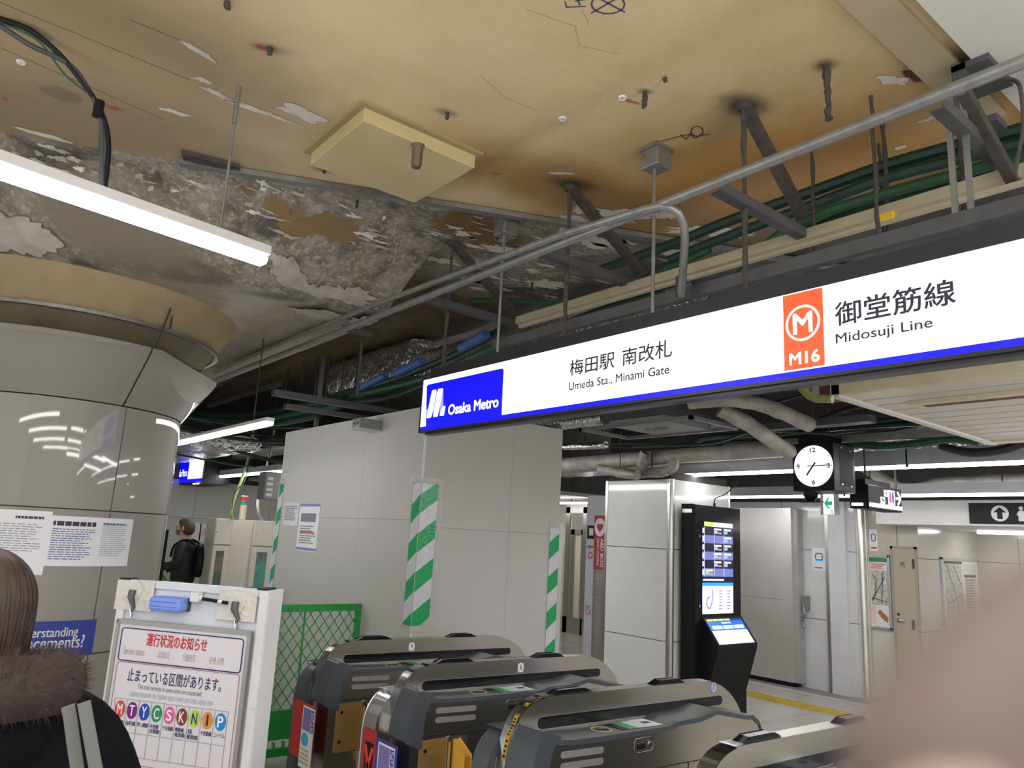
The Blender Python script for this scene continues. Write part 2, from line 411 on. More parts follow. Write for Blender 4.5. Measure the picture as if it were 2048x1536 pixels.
    col = mixc(blob((1832, 152), (1856, 160), .028, .08, 1.0), col, (.13, .025, .02))
    col = mixc(mul(blob((1770, 290), (1800, 300), .05, .8, .6, n3), .7), col, (.42, .30, .02))
    # hairline board joints along the passage and cracks
    for (x0, y0), (x1, y1) in (((0, 5), (380, 160)), ((0, 95), (330, 240)), ((260, 40), (360, 80)), ((1050, 18), (1150, 52)), ((1150, 52), (1160, 92)), ((1160, 92), (1240, 108)), ((1165, 20), (1178, 52)), ((960, 150), (1010, 195)), ((1010, 195), (1075, 222)), ((1330, 340), (1180, 352))):
        a = atZ(x0, y0, CZ); c_ = atZ(x1, y1, CZ); mid = (a+c_)/2
        mp = N.new('ShaderNodeMapping'); mp.vector_type = 'TEXTURE'
        mp.inputs['Location'].default_value = (mid.x, mid.y, 0); mp.inputs['Rotation'].default_value = (0, 0, math.atan2((c_-a).y, (c_-a).x)); mp.inputs['Scale'].default_value = ((c_-a).length/2, .0035, 1)
        L.new(P, mp.inputs[0]); se = N.new('ShaderNodeSeparateXYZ'); L.new(mp.outputs[0], se.inputs[0])
        ab = mul(se.outputs[1], 0, 'ADD'); x = N.new('ShaderNodeMath'); x.operation = 'ABSOLUTE'; L.new(mul(ab, mul(mul(n3.outputs['Fac'], -.5, 'ADD'), 6), 'ADD'), x.inputs[0])
        y = N.new('ShaderNodeMath'); y.operation = 'ABSOLUTE'; L.new(se.outputs[0], y.inputs[0])
        f = mul(mul(x.outputs[0], 1.0, 'LESS_THAN'), mul(y.outputs[0], 1.0, 'LESS_THAN'))
        col = mixc(mul(f, .75 if x0 < 400 else .30), col, (.06, .05, .035))
    # far plenum: slab colour set dark
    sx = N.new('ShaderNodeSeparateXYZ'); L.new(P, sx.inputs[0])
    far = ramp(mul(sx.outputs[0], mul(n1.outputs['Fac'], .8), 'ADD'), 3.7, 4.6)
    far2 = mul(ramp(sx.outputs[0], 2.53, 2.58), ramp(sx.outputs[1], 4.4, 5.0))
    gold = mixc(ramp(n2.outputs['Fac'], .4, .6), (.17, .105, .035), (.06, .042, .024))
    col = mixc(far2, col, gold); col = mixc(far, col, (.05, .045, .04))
    # speckle
    col = mixc(mul(ramp(n3.outputs['Fac'], .70, .76), .35), col, (.06, .05, .04))
    L.new(col, b.inputs['Base Color']); b.inputs['Roughness'].default_value = .38
    bp = N.new('ShaderNodeBump'); bp.inputs['Strength'].default_value = .25; bp.inputs['Distance'].default_value = .02
    L.new(mul(n2.outputs['Fac'], mul(n3.outputs['Fac'], .5), 'ADD'), bp.inputs['Height']); L.new(bp.outputs[0], b.inputs['Normal'])
    return m
def grid_axis(a, b, fine, coarse):
    out = [a]; x = a
    while x < b:
        x += fine if (0 < x < 3.6) else coarse
        out.append(min(x, b))
    return out
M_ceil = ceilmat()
XS = [-5, -3, -1.5, -.5] + [i*.09 for i in range(0, 40)] + [3.7, 4.5, 6, 9, 13, 17]
YS = [-6, -3, 0, 1.5] + [2+i*.1 for i in range(0, 70)] + [9.5, 11, 13, 16]
ml = MB(); hole = Vector((.80, 6.26, 0))
ml.v = [(x, y, ceilz(x, y)) for y in YS for x in XS]
nx = len(XS)
for j in range(len(YS)-1):
    for i in range(nx-1):
        c = Vector(((XS[i]+XS[i+1])/2, (YS[j]+YS[j+1])/2, 0))
        if (c-hole).length < 1.02: continue
        ml.f.append((j*nx+i, (j+1)*nx+i, (j+1)*nx+i+1, j*nx+i+1))
# bare patches: the paint skin has broken off in ragged scales; they are faces of the slab itself
M_bare = mat('bare_plaster', (.72, .68, .62), .7, var=.12, scale=14)
M_bareg = mat('grey_plaster', (.42, .395, .36), .8, var=.3, scale=18)
M_edge = mat('torn_edge', (.20, .155, .10), .8, var=.2)
M_clay = mat('stained_plaster', (.46, .42, .36), .8, var=.25, scale=10)
mslot = []
def ragged(cx, cy, rx, ry, ang, rough, mi, seed, lift=.0016, nn=56):
    o_ = len(ml.v); rings = 4; ca, sa = math.cos(ang), math.sin(ang)
    rad = []
    for k in range(nn):
        t_ = 2*math.pi*k/nn; q = Vector((math.cos(t_), math.sin(t_), seed*1.7))
        rad.append(max(.25, 1+rough*(.75*noise.noise(q*1.3)+.5*noise.noise(q*3.1+Vector((5, 2, 1)))+.42*noise.noise(q*7.7)+.25*noise.noise(q*15))))
    def P_(k, f): 
        t_ = 2*math.pi*k/nn; a_ = rx*f*rad[k]*math.cos(t_); b_ = ry*f*rad[k]*math.sin(t_)
        x = cx+a_*ca-b_*sa; y = cy+a_*sa+b_*ca; return (x, y, ceilz(x, y)-lift-(.009 if ceilz(x, y) < CZ-.004 else 0))
    ml.v.append((cx, cy, ceilz(cx, cy)-lift-(.009 if ceilz(cx, cy) < CZ-.004 else 0)))
    for r_ in range(1, rings+1): ml.v += [P_(k, r_/rings) for k in range(nn)]
    for k in range(nn):
        k2 = (k+1) % nn; ml.f.append((o_, o_+1+k2, o_+1+k)); mslot.append((len(ml.f)-1, mi))
        for r_ in range(rings-1):
            b0 = o_+1+r_*nn; ml.f.append((b0+k, b0+k2, b0+nn+k2, b0+nn+k)); mslot.append((len(ml.f)-1, mi))
def onceil(x, y):
    z = CZ-.45                                     # walk up the sight line until it meets the slab
    while z < CZ:
        p = atZ(x, y, z)
        if ceilz(p.x, p.y) <= z: return p
        z += .004
    return atZ(x, y, CZ)
def bare(x0, y0, x1, y1, ry, rough=.5, mi=1, edge=0, seed=None):
    a, b = onceil(x0, y0), onceil(x1, y1); rx = (b-a).length; sd_ = seed or x0*.37+y0*.11
    if edge: ragged(a.x, a.y, rx*1.025, ry*1.05, math.atan2(b.y-a.y, b.x-a.x), rough, 3, sd_, .0010)
    ragged(a.x, a.y, rx, ry, math.atan2(b.y-a.y, b.x-a.x), rough, mi, sd_)
for q in ((390, 97, 424, 118, .018, .6), (605, 226, 650, 243, .045, .55), (350, 224, 378, 232, .018, .7), (520, 222, 600, 250, .022, 1.1), (88, 270, 140, 284, .022, .6), (405, 160, 424, 166, .018, .9), (440, 190, 470, 205, .016, 1.0),
          (1240, 430, 1290, 440, .08, .8), (1425, 465, 1500, 470, .07, .8), (1325, 428, 1352, 432, .05, .8), (1120, 346, 1146, 347, .012, .5), (1788, 160, 1818, 166, .028, .7), (1170, 420, 1196, 425, .05, .9), (1080, 440, 1112, 450, .045, .9), (930, 470, 950, 478, .035, .9),
          (1085, 568, 1125, 575, .09, .9), (1010, 500, 1046, 508, .055, .9), (1205, 485, 1260, 495, .09, .9), (880, 520, 912, 527, .05, .9), (1335, 505, 1375, 512, .06, .9), (1130, 520, 1156, 525, .045, .9), (950, 560, 980, 566, .045, .9), (1150, 440, 1180, 446, .05, .8),
          (1835, 205, 1862, 200, .010, .9), (1865, 235, 1890, 226, .016, .9), (1915, 226, 1950, 215, .05, .7), (1800, 295, 1812, 292, .02, .7)):
    bare(*q, edge=1)
for q in ((10, 465, 120, 490, .15, .5), (578, 545, 604, 570, .075, .5), (700, 590, 750, 606, .075, .8), (648, 628, 700, 640, .13, .5), (625, 575, 660, 590, .05, .8), (560, 520, 585, 530, .03, .8), (720, 640, 750, 640, .08, .7)): bare(*q, mi=4, edge=1)
rz = random.Random(4)
def inpast(x, y): p = atZ(x, y, CZ); return (p-RA).dot(_rn)
for k in range(420):
    x, y = rz.uniform(-20, 1000), rz.uniform(285, 600); dd = inpast(x, y)
    if not .02 < dd < (.85 if x > 430 else .55): continue
    if rz.random() > .35+.65*max(0, noise.noise(Vector((x*.007, y*.012, 3)))+.35): continue
    L_ = rz.choice((6, 9, 12, 18, 26))*rz.uniform(.6, 1.3); bare(x, y, x+L_, y+L_*.28, rz.uniform(.004, .018), 1.0, rz.choice((1, 2, 2, 4)), seed=k*3.3)
for k in range(70):
    x, y = rz.uniform(900, 1380), rz.uniform(430, 600)
    if inpast(x, y) < .05: continue
    L_ = rz.uniform(6, 22); bare(x, y, x+L_, y+L_*.25, rz.uniform(.008, .03), 1.0, rz.choice((1, 4, 4, 2)), seed=k*5.1)
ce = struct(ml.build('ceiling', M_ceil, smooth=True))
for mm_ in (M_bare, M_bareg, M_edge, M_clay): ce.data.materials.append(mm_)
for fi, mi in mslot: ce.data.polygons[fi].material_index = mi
struct(MB().box(-5, -6, CZ+.02, 17, 16, CZ+.1).build('ceiling_slab', M_slab))
# painted beam strip upper right and pale soffit beyond it
M_strip = mat('ceiling_strip', (.50, .42, .27), .5, var=.08)
M_pale = mat('pale_soffit', (.80, .78, .73), .45, var=.04)
yb0 = atZ(1760, 90, CZ-.03).y
struct(MB().box(-4, .98, CZ-.018, 3.4, 1.12, CZ+.01).build('trim_1', M_strip))
struct(MB().box(-5, -6, CZ-.035, 3.55, .93, CZ+.01).build('trim_2', M_pale))
# side and back walls
BW = 13.3
struct(MB().box(-5, BW, 0, 17, BW+.15, 2.42).build('wall_back', M_wallb))
struct(MB().box(-5, BW+.02, 2.42, 17, BW+.15, CZ).build('trim_3', M_slab))
M_stain = mat('steel_door', (.74, .72, .68), .33, .85, var=.08, scale=3, aniso=(1, 1, .6))
struct(MB().box(9.8, 4.95, 0, 10.0, 7.9, 2.45).build('wall_right', M_wallt))
struct(MB().box(9.84, 4.24, 2.45, 10.0, 9.4, CZ).build('trim_4', M_slab))
wc = MB().box(10.0, 4.24, 0, 10.2, 4.96, 2.45); wc.box(10.2, 4.24, 0, 11.9, 4.4, 2.45)
struct(wc.build('wall_front', M_wallc))
struct(MB().box(11.9, -5, 0, 12.1, 4.4, 2.45).build('wall_end', M_wallc))
struct(MB().box(-5, -6, 0, 17, -5.85, CZ).build('wall_left', M_wallb))
sf = struct(MB().box(9.6, -5, 2.16, 12.1, 4.57, 2.45).build('trim_5', M_white, bevel=.004))
struct(MB().box(9.7, -5, 2.45, 12.1, 4.57, CZ).build('trim_6', M_slab))
# floor edge band and kerb line by the far wall
struct(MB().box(9.45, 4.2, .0, 9.8, 9.3, .006).build('trim_7', mat('floor_band', (.22, .215, .20), .5)))
struct(MB().box(9.38, 1, .0, 9.45, 9.3, .008).build('trim_8', mat('kerb', (.50, .50, .47), .4)))
tp = MB()
for i in range(4):
    tp.box(8.52+i*.075, 0, .0005, 8.555+i*.075, 8.2, .006)
tag(MB().box(8.48, 0, 0, 8.82, 8.2, .002).add(tp.v, tp.f).build('tactile_paving', mat('tactile_yellow', (.50, .36, .04), .6, var=.15)), 'yellow ribbed tactile paving strip along the floor by the far wall', 'tactile paving')
# ------------------------------------------------------------------ ROUND COLUMN on the left
CX, CY, CR = .80, 6.26, .82
col = thing('round_column', 'big round column clad in cream panels, flared at its top', 'column', (CX, CY, 0))
def cyl_panels(z0, z1, r, angs, gap=.008):
    mb = MB()
    for a0, a1 in zip(angs, angs[1:]):
        g = gap/r/2; n = 20
        vs = []
        for rr in (r, r-.03):
            for z in (z0+gap/2, z1-gap/2):
                vs += [(CX+rr*math.cos(a0+g+(a1-a0-2*g)*k/n), CY+rr*math.sin(a0+g+(a1-a0-2*g)*k/n), z) for k in range(n+1)]
        q = n+1; fs = []
        for k in range(n):
            fs += [(k, k+1, q+k+1, q+k), (2*q+k+1, 2*q+k, 3*q+k, 3*q+k+1), (q+k, q+k+1, 3*q+k+1, 3*q+k), (k+1, k, 2*q+k, 2*q+k+1)]
        fs += [(0, q, 3*q, 2*q), (n, 2*q+n, 3*q+n, q+n)]
        mb.add(vs, fs)
    return mb
# the joint seen at (227,1020) fixes the panel angles
def colang(x, y):
    d = ray(x, y); a = d.x*d.x+d.y*d.y; bq = -(d.x*CX+d.y*CY); c = CX*CX+CY*CY-CR*CR
    t = (-bq-math.sqrt(max(0, bq*bq-a*c)))/a; p = CAM+d*t; return math.atan2(p.y-CY, p.x-CX), p.z
A0, ZJ = colang(222, 1018); _, ZT = colang(60, 781); ZT = 2.475; ZJ = 1.785
angs = [A0+i*math.pi/3 for i in range(7)]
MB().lathe((CX, CY, 0), [(CR-.02, 0), (CR-.02, ZT)], 64).build('joint_backing', M_dark, col, smooth=True)
for k, (z0, z1) in enumerate(((0.0, .9), (.9, ZJ), (ZJ, ZT))):
    cyl_panels(z0, z1, CR, angs).build('cladding', M_colpanel, col, smooth=True)
# flared head, clipped flat on the side facing the gates
ZR, RR = 2.855, 1.055
fl_ = MB()
aj, _ = colang(243, 832)
for i in range(6):
    fl_.lathe((CX, CY, 0), [(CR, ZT+.004), (CR+.03, ZT+.045), (RR-.01, ZR-.04), (RR, ZR-.03), (RR, ZR), (RR-.025, ZR), (CR-.03, ZT+.05)], 20, A0-.035+i*math.pi/3+.006, A0-.035+(i+1)*math.pi/3-.006)
head = fl_.build('flared_head', M_colpanel, col, smooth=False)
bmh = bmesh.new(); bmh.from_mesh(head.data)
am = math.radians(-36); nrm = Vector((math.cos(am), math.sin(am), 0)); dcut = .905
r_ = bmesh.ops.bisect_plane(bmh, geom=bmh.verts[:]+bmh.edges[:]+bmh.faces[:], plane_co=nrm*dcut, plane_no=nrm, clear_outer=True)
bmh.to_mesh(head.data); bmh.free()
head.data.polygons.foreach_set('use_smooth', [True]*len(head.data.polygons)); head.data.set_sharp_from_angle(angle=math.radians(25))
# flat cut face (hyperbola)
def cone_z(r): return ZT+.045+(ZR-.04-ZT-.045)*(r-CR-.03)/(RR-.01-CR-.03)
tg = Vector((-nrm.y, nrm.x, 0)); half = math.sqrt(RR*RR-dcut*dcut)
pts = []
for k in range(-16, 17):
    s_ = half*k/16; r0 = math.hypot(dcut, s_); pts.append((Vector((CX, CY, 0))+nrm*dcut+tg*s_)+Vector((0, 0, max(ZT+.02, min(cone_z(r0), ZR)))))
pts += [Vector((CX, CY, ZR))+nrm*dcut+tg*half, Vector((CX, CY, ZR))+nrm*dcut-tg*half]
MB().prism(pts, -nrm*.02).build('cut_face', mat('head_return', (.40, .385, .335), .5), col)
# raw concrete capital above the cladding
M_conc = mat('tan_concrete', (.36, .275, .15), .75, var=.12, scale=5, bump=.2)
M_dkconc = mat('dark_concrete', (.15, .125, .075), .8, var=.2, scale=4)
capb = MB().lathe((CX, CY, 0), [(.70, 2.3), (.76, 2.6), (.865, 2.84), (.985, 3.02)], 64).build('capital_neck', M_dkconc, col, smooth=True)
MB().lathe((CX, CY, 0), [(.99, 3.0), (1.02, 3.0), (1.02, 3.022), (1.0, 3.022)], 64).build('capital_ring', M_galv, col, smooth=True)
MB().lathe((CX, CY, 0), [(.985, 3.02), (1.05, 3.12), (1.15, 3.27)], 64).build('capital_flare', M_conc, col, smooth=True)
# rusty tie from slab edge down to the cladding rim
aT = colang(285, 690)[0]
tp_ = Vector((CX+1.08*math.cos(aT), CY+1.08*math.sin(aT), 3.22)); tq_ = Vector((CX+1.0*math.cos(aT-.05), CY+1.0*math.sin(aT-.05), 2.80))
rt = MB(); rt.bar(tp_, tq_, .018, .006); rt.bar(tp_, Vector((CX+1.0*math.cos(aT+.06), CY+1.0*math.sin(aT+.06), 3.0)), .014, .005)
tag(rt.build('tie_strap', M_dusty), 'rusty tie strap from the round capital down to the column cladding rim', 'strap')

# ---- sheets taped to the column
def colsheet(name, label, x0, y0, x1, y1, mm, group=None):
    a0, zt = colang(x0, y0); a1, zb = colang(x1, y1); n = 12; mb = MB(); r = CR+.004
    vs = []; 
    for rr in (r, r+.0015):
        for z in (zb, zt): vs += [(CX+rr*math.cos(a0+(a1-a0)*k/n), CY+rr*math.sin(a0+(a1-a0)*k/n), z) for k in range(n+1)]
    q = n+1; fs = []
    for k in range(n):
        fs += [(2*q+k, 2*q+k+1, 3*q+k+1, 3*q+k), (k+1, k, q+k, q+k+1)]
    fs += [(0, 2*q, 3*q, q), (n, q+n, 3*q+n, 2*q+n)]
    mb.add(vs, fs)
    t = thing(name, label, 'poster', (CX+CR*math.cos((a0+a1)/2), CY+CR*math.sin((a0+a1)/2), zb), group)
    mb.build('sheet', mm, t, smooth=True)
    return t, a0, a1, zb, zt
def colprint(t, a0, a1, z0, z1, n, mm, fill=.45, rag=.3, nm='small_print'):
    mb = MB(); h = (z1-z0)/n; r = CR+.0062
    for i in range(n):
        z = z1-h*(i+.5); x = 0; end = 1-random.random()*rag
        while x < end:
            wd = min(end-x, .05+.12*random.random())
            a = a0+(a1-a0)*(x+wd/2); rad = Vector((math.cos(a), math.sin(a), 0)); tg_ = Vector((-rad.y, rad.x, 0))
            mb.obox(Vector((CX, CY, z))+rad*r, tg_*abs(a1-a0)*wd/2*CR, Vector((0, 0, h*fill/2)), rad*.0003); x += wd+.02
    o = mb.build(nm, mm, t); o['kind'] = 'stuff'; return o
M_pgrey = mat('print_grey', (.22, .22, .25), .6, var=0); M_pblue = mat('print_blue', (.06, .10, .30), .6, var=0); M_plight = mat('print_light', (.45, .48, .58), .6, var=0)
t, a0, a1, zb, zt = colsheet('notice_sheet', 'white notice sheet at the left edge of the round column, two letter-size pages', -70, 1014, 84, 1150, M_paper)
h = zt-zb; colprint(t, a0+(a1-a0)*.1, a0+(a1-a0)*.93, zb+h*.35, zb+h*.8, 12, M_pgrey, .3)
colprint(t, a0+(a1-a0)*.6, a0+(a1-a0)*.92, zb+h*.86, zb+h*.92, 1, M_ink, .7, .1, 'heading')
t, a0, a1, zb, zt = colsheet('notice_sheet', 'white notice pair in plastic sleeve with blue headings on the round column', 95, 1030, 252, 1132, M_paper)
h = zt-zb; L_ = a1-a0
colprint(t, a0+L_*.07, a0+L_*.53, zb+h*.80, zb+h*.9, 1, M_ink, .9, .02, 'heading')
colprint(t, a0+L_*.07, a0+L_*.53, zb+h*.12, zb+h*.76, 14, M_pblue, .35)
colprint(t, a0+L_*.6, a0+L_*.95, zb+h*.2, zb+h*.88, 16, M_plight, .5)
colprint(t, a0+L_*.6, a0+L_*.9, zb+h*.84, zb+h*.9, 1, M_pblue, .8, .02, 'heading')
t, a0, a1, zb, zt = colsheet('leaflet_panel', 'dark blue notice with bold white English lettering low on the column', -60, 1243, 182, 1308, M_navy)
# white lettering follows the drum
am_ = (a0+a1)/2
pc = Vector((math.cos(am_), math.sin(am_), 0))
def coltext(s, t, x0, y0, x1, y1, mm, bold=0.0):
    (b0, z1_), (b1, z0_) = colang(x0, y0), colang(x1, y1); zz0, zz1 = min(z0_, z1_), max(z0_, z1_)
    pl = Pl((CX, CY, 0), (-math.sin((b0+b1)/2), math.cos((b0+b1)/2), 0)); 
    o = text(s, pl, (0, 0, 1, 1), mm, t, bold=bold)
    for v in o.data.vertices:
        q = v.co+WL[t]-pl.o; f_ = q.dot(pl.u); g = q.z; a = b0+(b1-b0)*f_; rr = CR+.0065
        v.co = Vector((CX+rr*math.cos(a), CY+rr*math.sin(a), zz0+(zz1-zz0)*g))-WL[t]
    return o
M_wtxt = mat('white_print', (.85, .85, .86), .6, var=0)
coltext('Understanding', t, 24, 1257, 153, 1277, M_wtxt, .02)
coltext('announcements?', t, -20, 1275, 165, 1294, M_wtxt, .02)
# ------------------------------------------------------------------ LINE LIGHTS
def line_light(label, p, q, wd=.07, hd=.055, body=None, group='line lights', split=0, hang=True):
    p = Vector(p); q = Vector(q); t = thing('line_light', label, 'ceiling light', (p+q)/2, group)
    up = Vector((0, 0, 1)); d = (q-p).normalized(); sd = d.cross(up).normalized()
    body = body or mat('light_body', (.74, .74, .74), .4)
    MB().bar(p+up*hd*.75, q+up*hd*.75, wd, hd*.5).build('housing', body, t, bevel=.003)
    mb = MB(); n = max(1, split)
    pr = [(-.5, .0), (-.5, -.35), (-.36, -.5), (.36, -.5), (.5, -.35), (.5, 0)]
    e = d*.012
    mb.prism([p+e+sd*a*wd*.96+up*(b*hd+hd*.5) for a, b in pr], (q-p)-e*2)
    mb.build('diffuser', M_led, t)
    if hang:
        for f_ in (.12, .88):
            c_ = p+(q-p)*f_; MB().tube([c_+up*hd*.9, Vector((c_.x, c_.y, ceilz(c_.x, c_.y)+.01))], .005, 6).build('hanger', M_dusty, t)
    return t
fx = line_light('long lit white line light hanging at left in front of the round column', (1.085, 3.15, 2.865), (-.9, 2.81, 2.865), .075, .085, hang=False)
for a in ((.865, 3.12),):
    rb = MB().tube([(a[0], a[1]-.01, 2.95), (a[0], a[1], ceilz(*a)-.02)], .006, 6); rb.tube([(a[0], a[1], CZ-.20), (a[0], a[1], CZ-.02)], .011, 8)
    tag(rb.build('hanger_rod', M_galv), 'thin threaded rod holding up the end of the long white light at left', 'rod')
line_light('lit line light high behind the round column, left of the tall white enclosure', (2.12, 5.62, 2.5), (2.12, 8.6, 2.5), .07, .06)
M_lhouse = mat('deep_housing', (.40, .41, .43), .4, .3)
def deep_light(label, x, y0, y1, z, hh=.16, gap=()):
    t = thing('line_light', label, 'ceiling light', (x, (y0+y1)/2, z), 'deep line lights')
    ys = [y0]+list(gap)+[y1]
    for a, b in zip(ys, ys[1:]):
        MB().box(x-.05, a+.008, z+.02, x+.05, b-.008, z+hh).build('housing', M_lhouse, t)
        MB().box(x-.045, a+.012, z-.006, x+.045, b-.012, z+.019).build('diffuser', M_led2, t)
    for yy in [a_+(b_-a_)*f_ for a_, b_ in zip(ys, ys[1:]) for f_ in (.15, .85)]: MB().tube([(x, yy, z+hh-.01), (x, yy, CZ+.02)], .007, 6).build('hanger', M_dusty, t)
    for g_ in gap: MB().box(x-.045, g_-.02, z, x+.045, g_+.02, z+hh+.02).build('joint_bracket', M_black, t)
    return t
deep_light('nearer long grey line light running past the clock over the gates hall', 6.93, -5.0, 5.66, 2.545, gap=(2.98,))
deep_light('unseen line light added over the hall right of the gates, beyond the frame', 4.0, -5.0, -2.4, 2.5)  # added out of view to brighten the right face of the enclosure
deep_light('farther long grey line light running closer to the far white wall', 8.55, -5.0, 6.4, 2.42, .13, gap=(2.5, 4.4))
deep_light('short line light in the recess under the white soffit at far right', 11.2, 2.2, 3.99, 2.13, .03)
deep_light('line light in the far left hall behind the cabinets', 3.9, 9.7, 14.0-.9, 2.45, .1)
deep_light('line light above the bright passage behind the tiled column', 9.5, 9.6, 12.4, 2.42, .03)
line_light('stub end of a grey line light beside the white enclosure right edge', (4.9, 5.98, 2.52), (4.9, 9.2, 2.52), .12, .10, M_lhouse)
# rows behind the viewer, plus unseen lights added at right to brighten the gates
for i, (y, x0, x1) in enumerate(((.55, -3.2, .2), (-1.2, -3, 1.0), (-1.0, 1.4, 3.6), (-3.0, -3, 1.0), (-3.0, 1.4, 5.4), (-4.8, -2, 4.5), (-.35, 1.3, 3.3), (-2.0, 3.8, 6.6), (.35, 3.0, 5.2), (.78, -.4, 1.0), (.72, 4.5, 6.8))):
    line_light('lit line light in the hall behind the viewer, row %s' % ('overhead', 'second', 'second to the right', 'third', 'third to the right', 'last', 'added unseen beside the gates', 'added unseen beyond the gates', 'added unseen right of the gates', 'close under the ceiling', 'added unseen under the slatted panel')[i], (x0, y, 2.9 if i < 6 else 2.5 if i != 9 else 3.2), (x1, y, 2.9 if i < 6 else 2.5 if i != 9 else 3.2), .075, .085)

# ------------------------------------------------------------------ BIG STATION SIGN
SX = 2.5; sp_ = faceX(SX)
sg = thing('station_sign', 'large lit white station sign with blue logo block hanging over the ticket gates', 'sign', (2.6, 2.2, 2.39))
ytl, ztl = sp_.uv(850, 760.8); ybl, zbl = sp_.uv(842.5, 861)
SZ0, SZ1, SY0 = zbl-.012, ztl+.008, -ytl+.02; SY1 = -.4
y_l = SY0
fr = MB()
fr.box(SX+.012, SY1, SZ0, SX+.085, y_l, SZ1)
def frm(a, b, c, d): fr.box(SX-.006, a, b, SX+.02, c, d)
fr.box(SX+.01, SY1, SZ1, SX+.16, y_l-.065, SZ1+.062)
frm(SY1, SZ0-.004, y_l, SZ0+.010); frm(SY1, SZ1-.008, y_l, SZ1+.006); frm(y_l-.012, SZ0-.004, y_l+.004, SZ1+.006)
fr.box(SX+.01, SY1, SZ0-.018, SX+.07, y_l-.05, SZ0)
fr.build('case', mat('sign_case', (.02, .021, .026), .35), sg)
_, zb1 = sp_.uv(1005, 830)
slab(sp_, -y_l+.012, zb1, -SY1, SZ1-.008, .0, .004).build('lit_panel', M_signw, sg)
slab(sp_, -y_l+.022, SZ0+.010, -SY1, zb1, .0, .0042).build('blue_band', M_signb, sg)
# logo block with rounded top
bl = [(853, 858), (855, 773), (858, 769.5), (1005, 737.2), (1008.6, 739.5), (1004.5, 830), (1000, 833)]
LB = ppoly(sp_, bl, .0042, .0015).build('logo_block', M_signb, sg)
lg = lambda x, y: (800+x/6.827, 700+y/6.827)
for pts in ([(450, 560), (465, 548), (505, 545), (508, 560), (470, 790), (440, 910), (420, 930), (385, 932), (376, 925), (400, 800)],
            [(530, 545), (545, 530), (590, 525), (600, 535), (560, 740), (525, 905), (505, 915), (466, 915), (490, 770)],
            [(605, 768), (632, 768), (612, 890), (600, 898), (556, 902), (575, 820)]):
    ppoly(sp_, [lg(*p) for p in pts], .006, .0012).build('logo_stroke', M_signw, LB)
for pts in ([(508, 570), (530, 575), (490, 780), (462, 900), (470, 760)], [(600, 540), (603, 770), (575, 830), (552, 890), (560, 750)], [(374, 815), (398, 805), (385, 920), (376, 900)]):
    ppoly(sp_, [lg(*p) for p in pts], .0058, .001).build('logo_shade', M_logo2, LB)
def sgt(s, a0, b0, a1, b1, mm, par=None, **k): return text(s, sp_, (a0, b0, a1, b1), mm, par or sg, off=.0065, **k)
sgt('Osaka Metro', -3.738, 2.457, -3.248, 2.517, M_signw, LB, bold=.03)
sgt('梅田駅', -2.678, 2.553, -2.375, 2.633, M_ink, bold=.014)
sgt('南改札', -2.325, 2.553, -2.036, 2.633, M_ink, bold=.014)
sgt('Umeda Sta., Minami Gate', -2.680, 2.474, -2.050, 2.520, M_ink, bold=.016)
LP = slab(sp_, -1.504, 2.414, -1.345, 2.706, .0042, .0015).build('line_plate', M_signo, sg)
ringmb(sp_, -1.4255, 2.586, .060, .0685, .006, .001).build('line_ring', M_signw, LP)
sgt('M', -1.462, 2.548, -1.389, 2.624, M_signw, LP, bold=.02)
sgt('M16', -1.481, 2.432, -1.364, 2.476, M_signw, LP, bold=.025)
sgt('御堂筋線', -1.299, 2.548, -.903, 2.634, M_ink, bold=.016)
sgt('Midosuji Line', -1.300, 2.474, -.976, 2.519, M_ink, bold=.014)

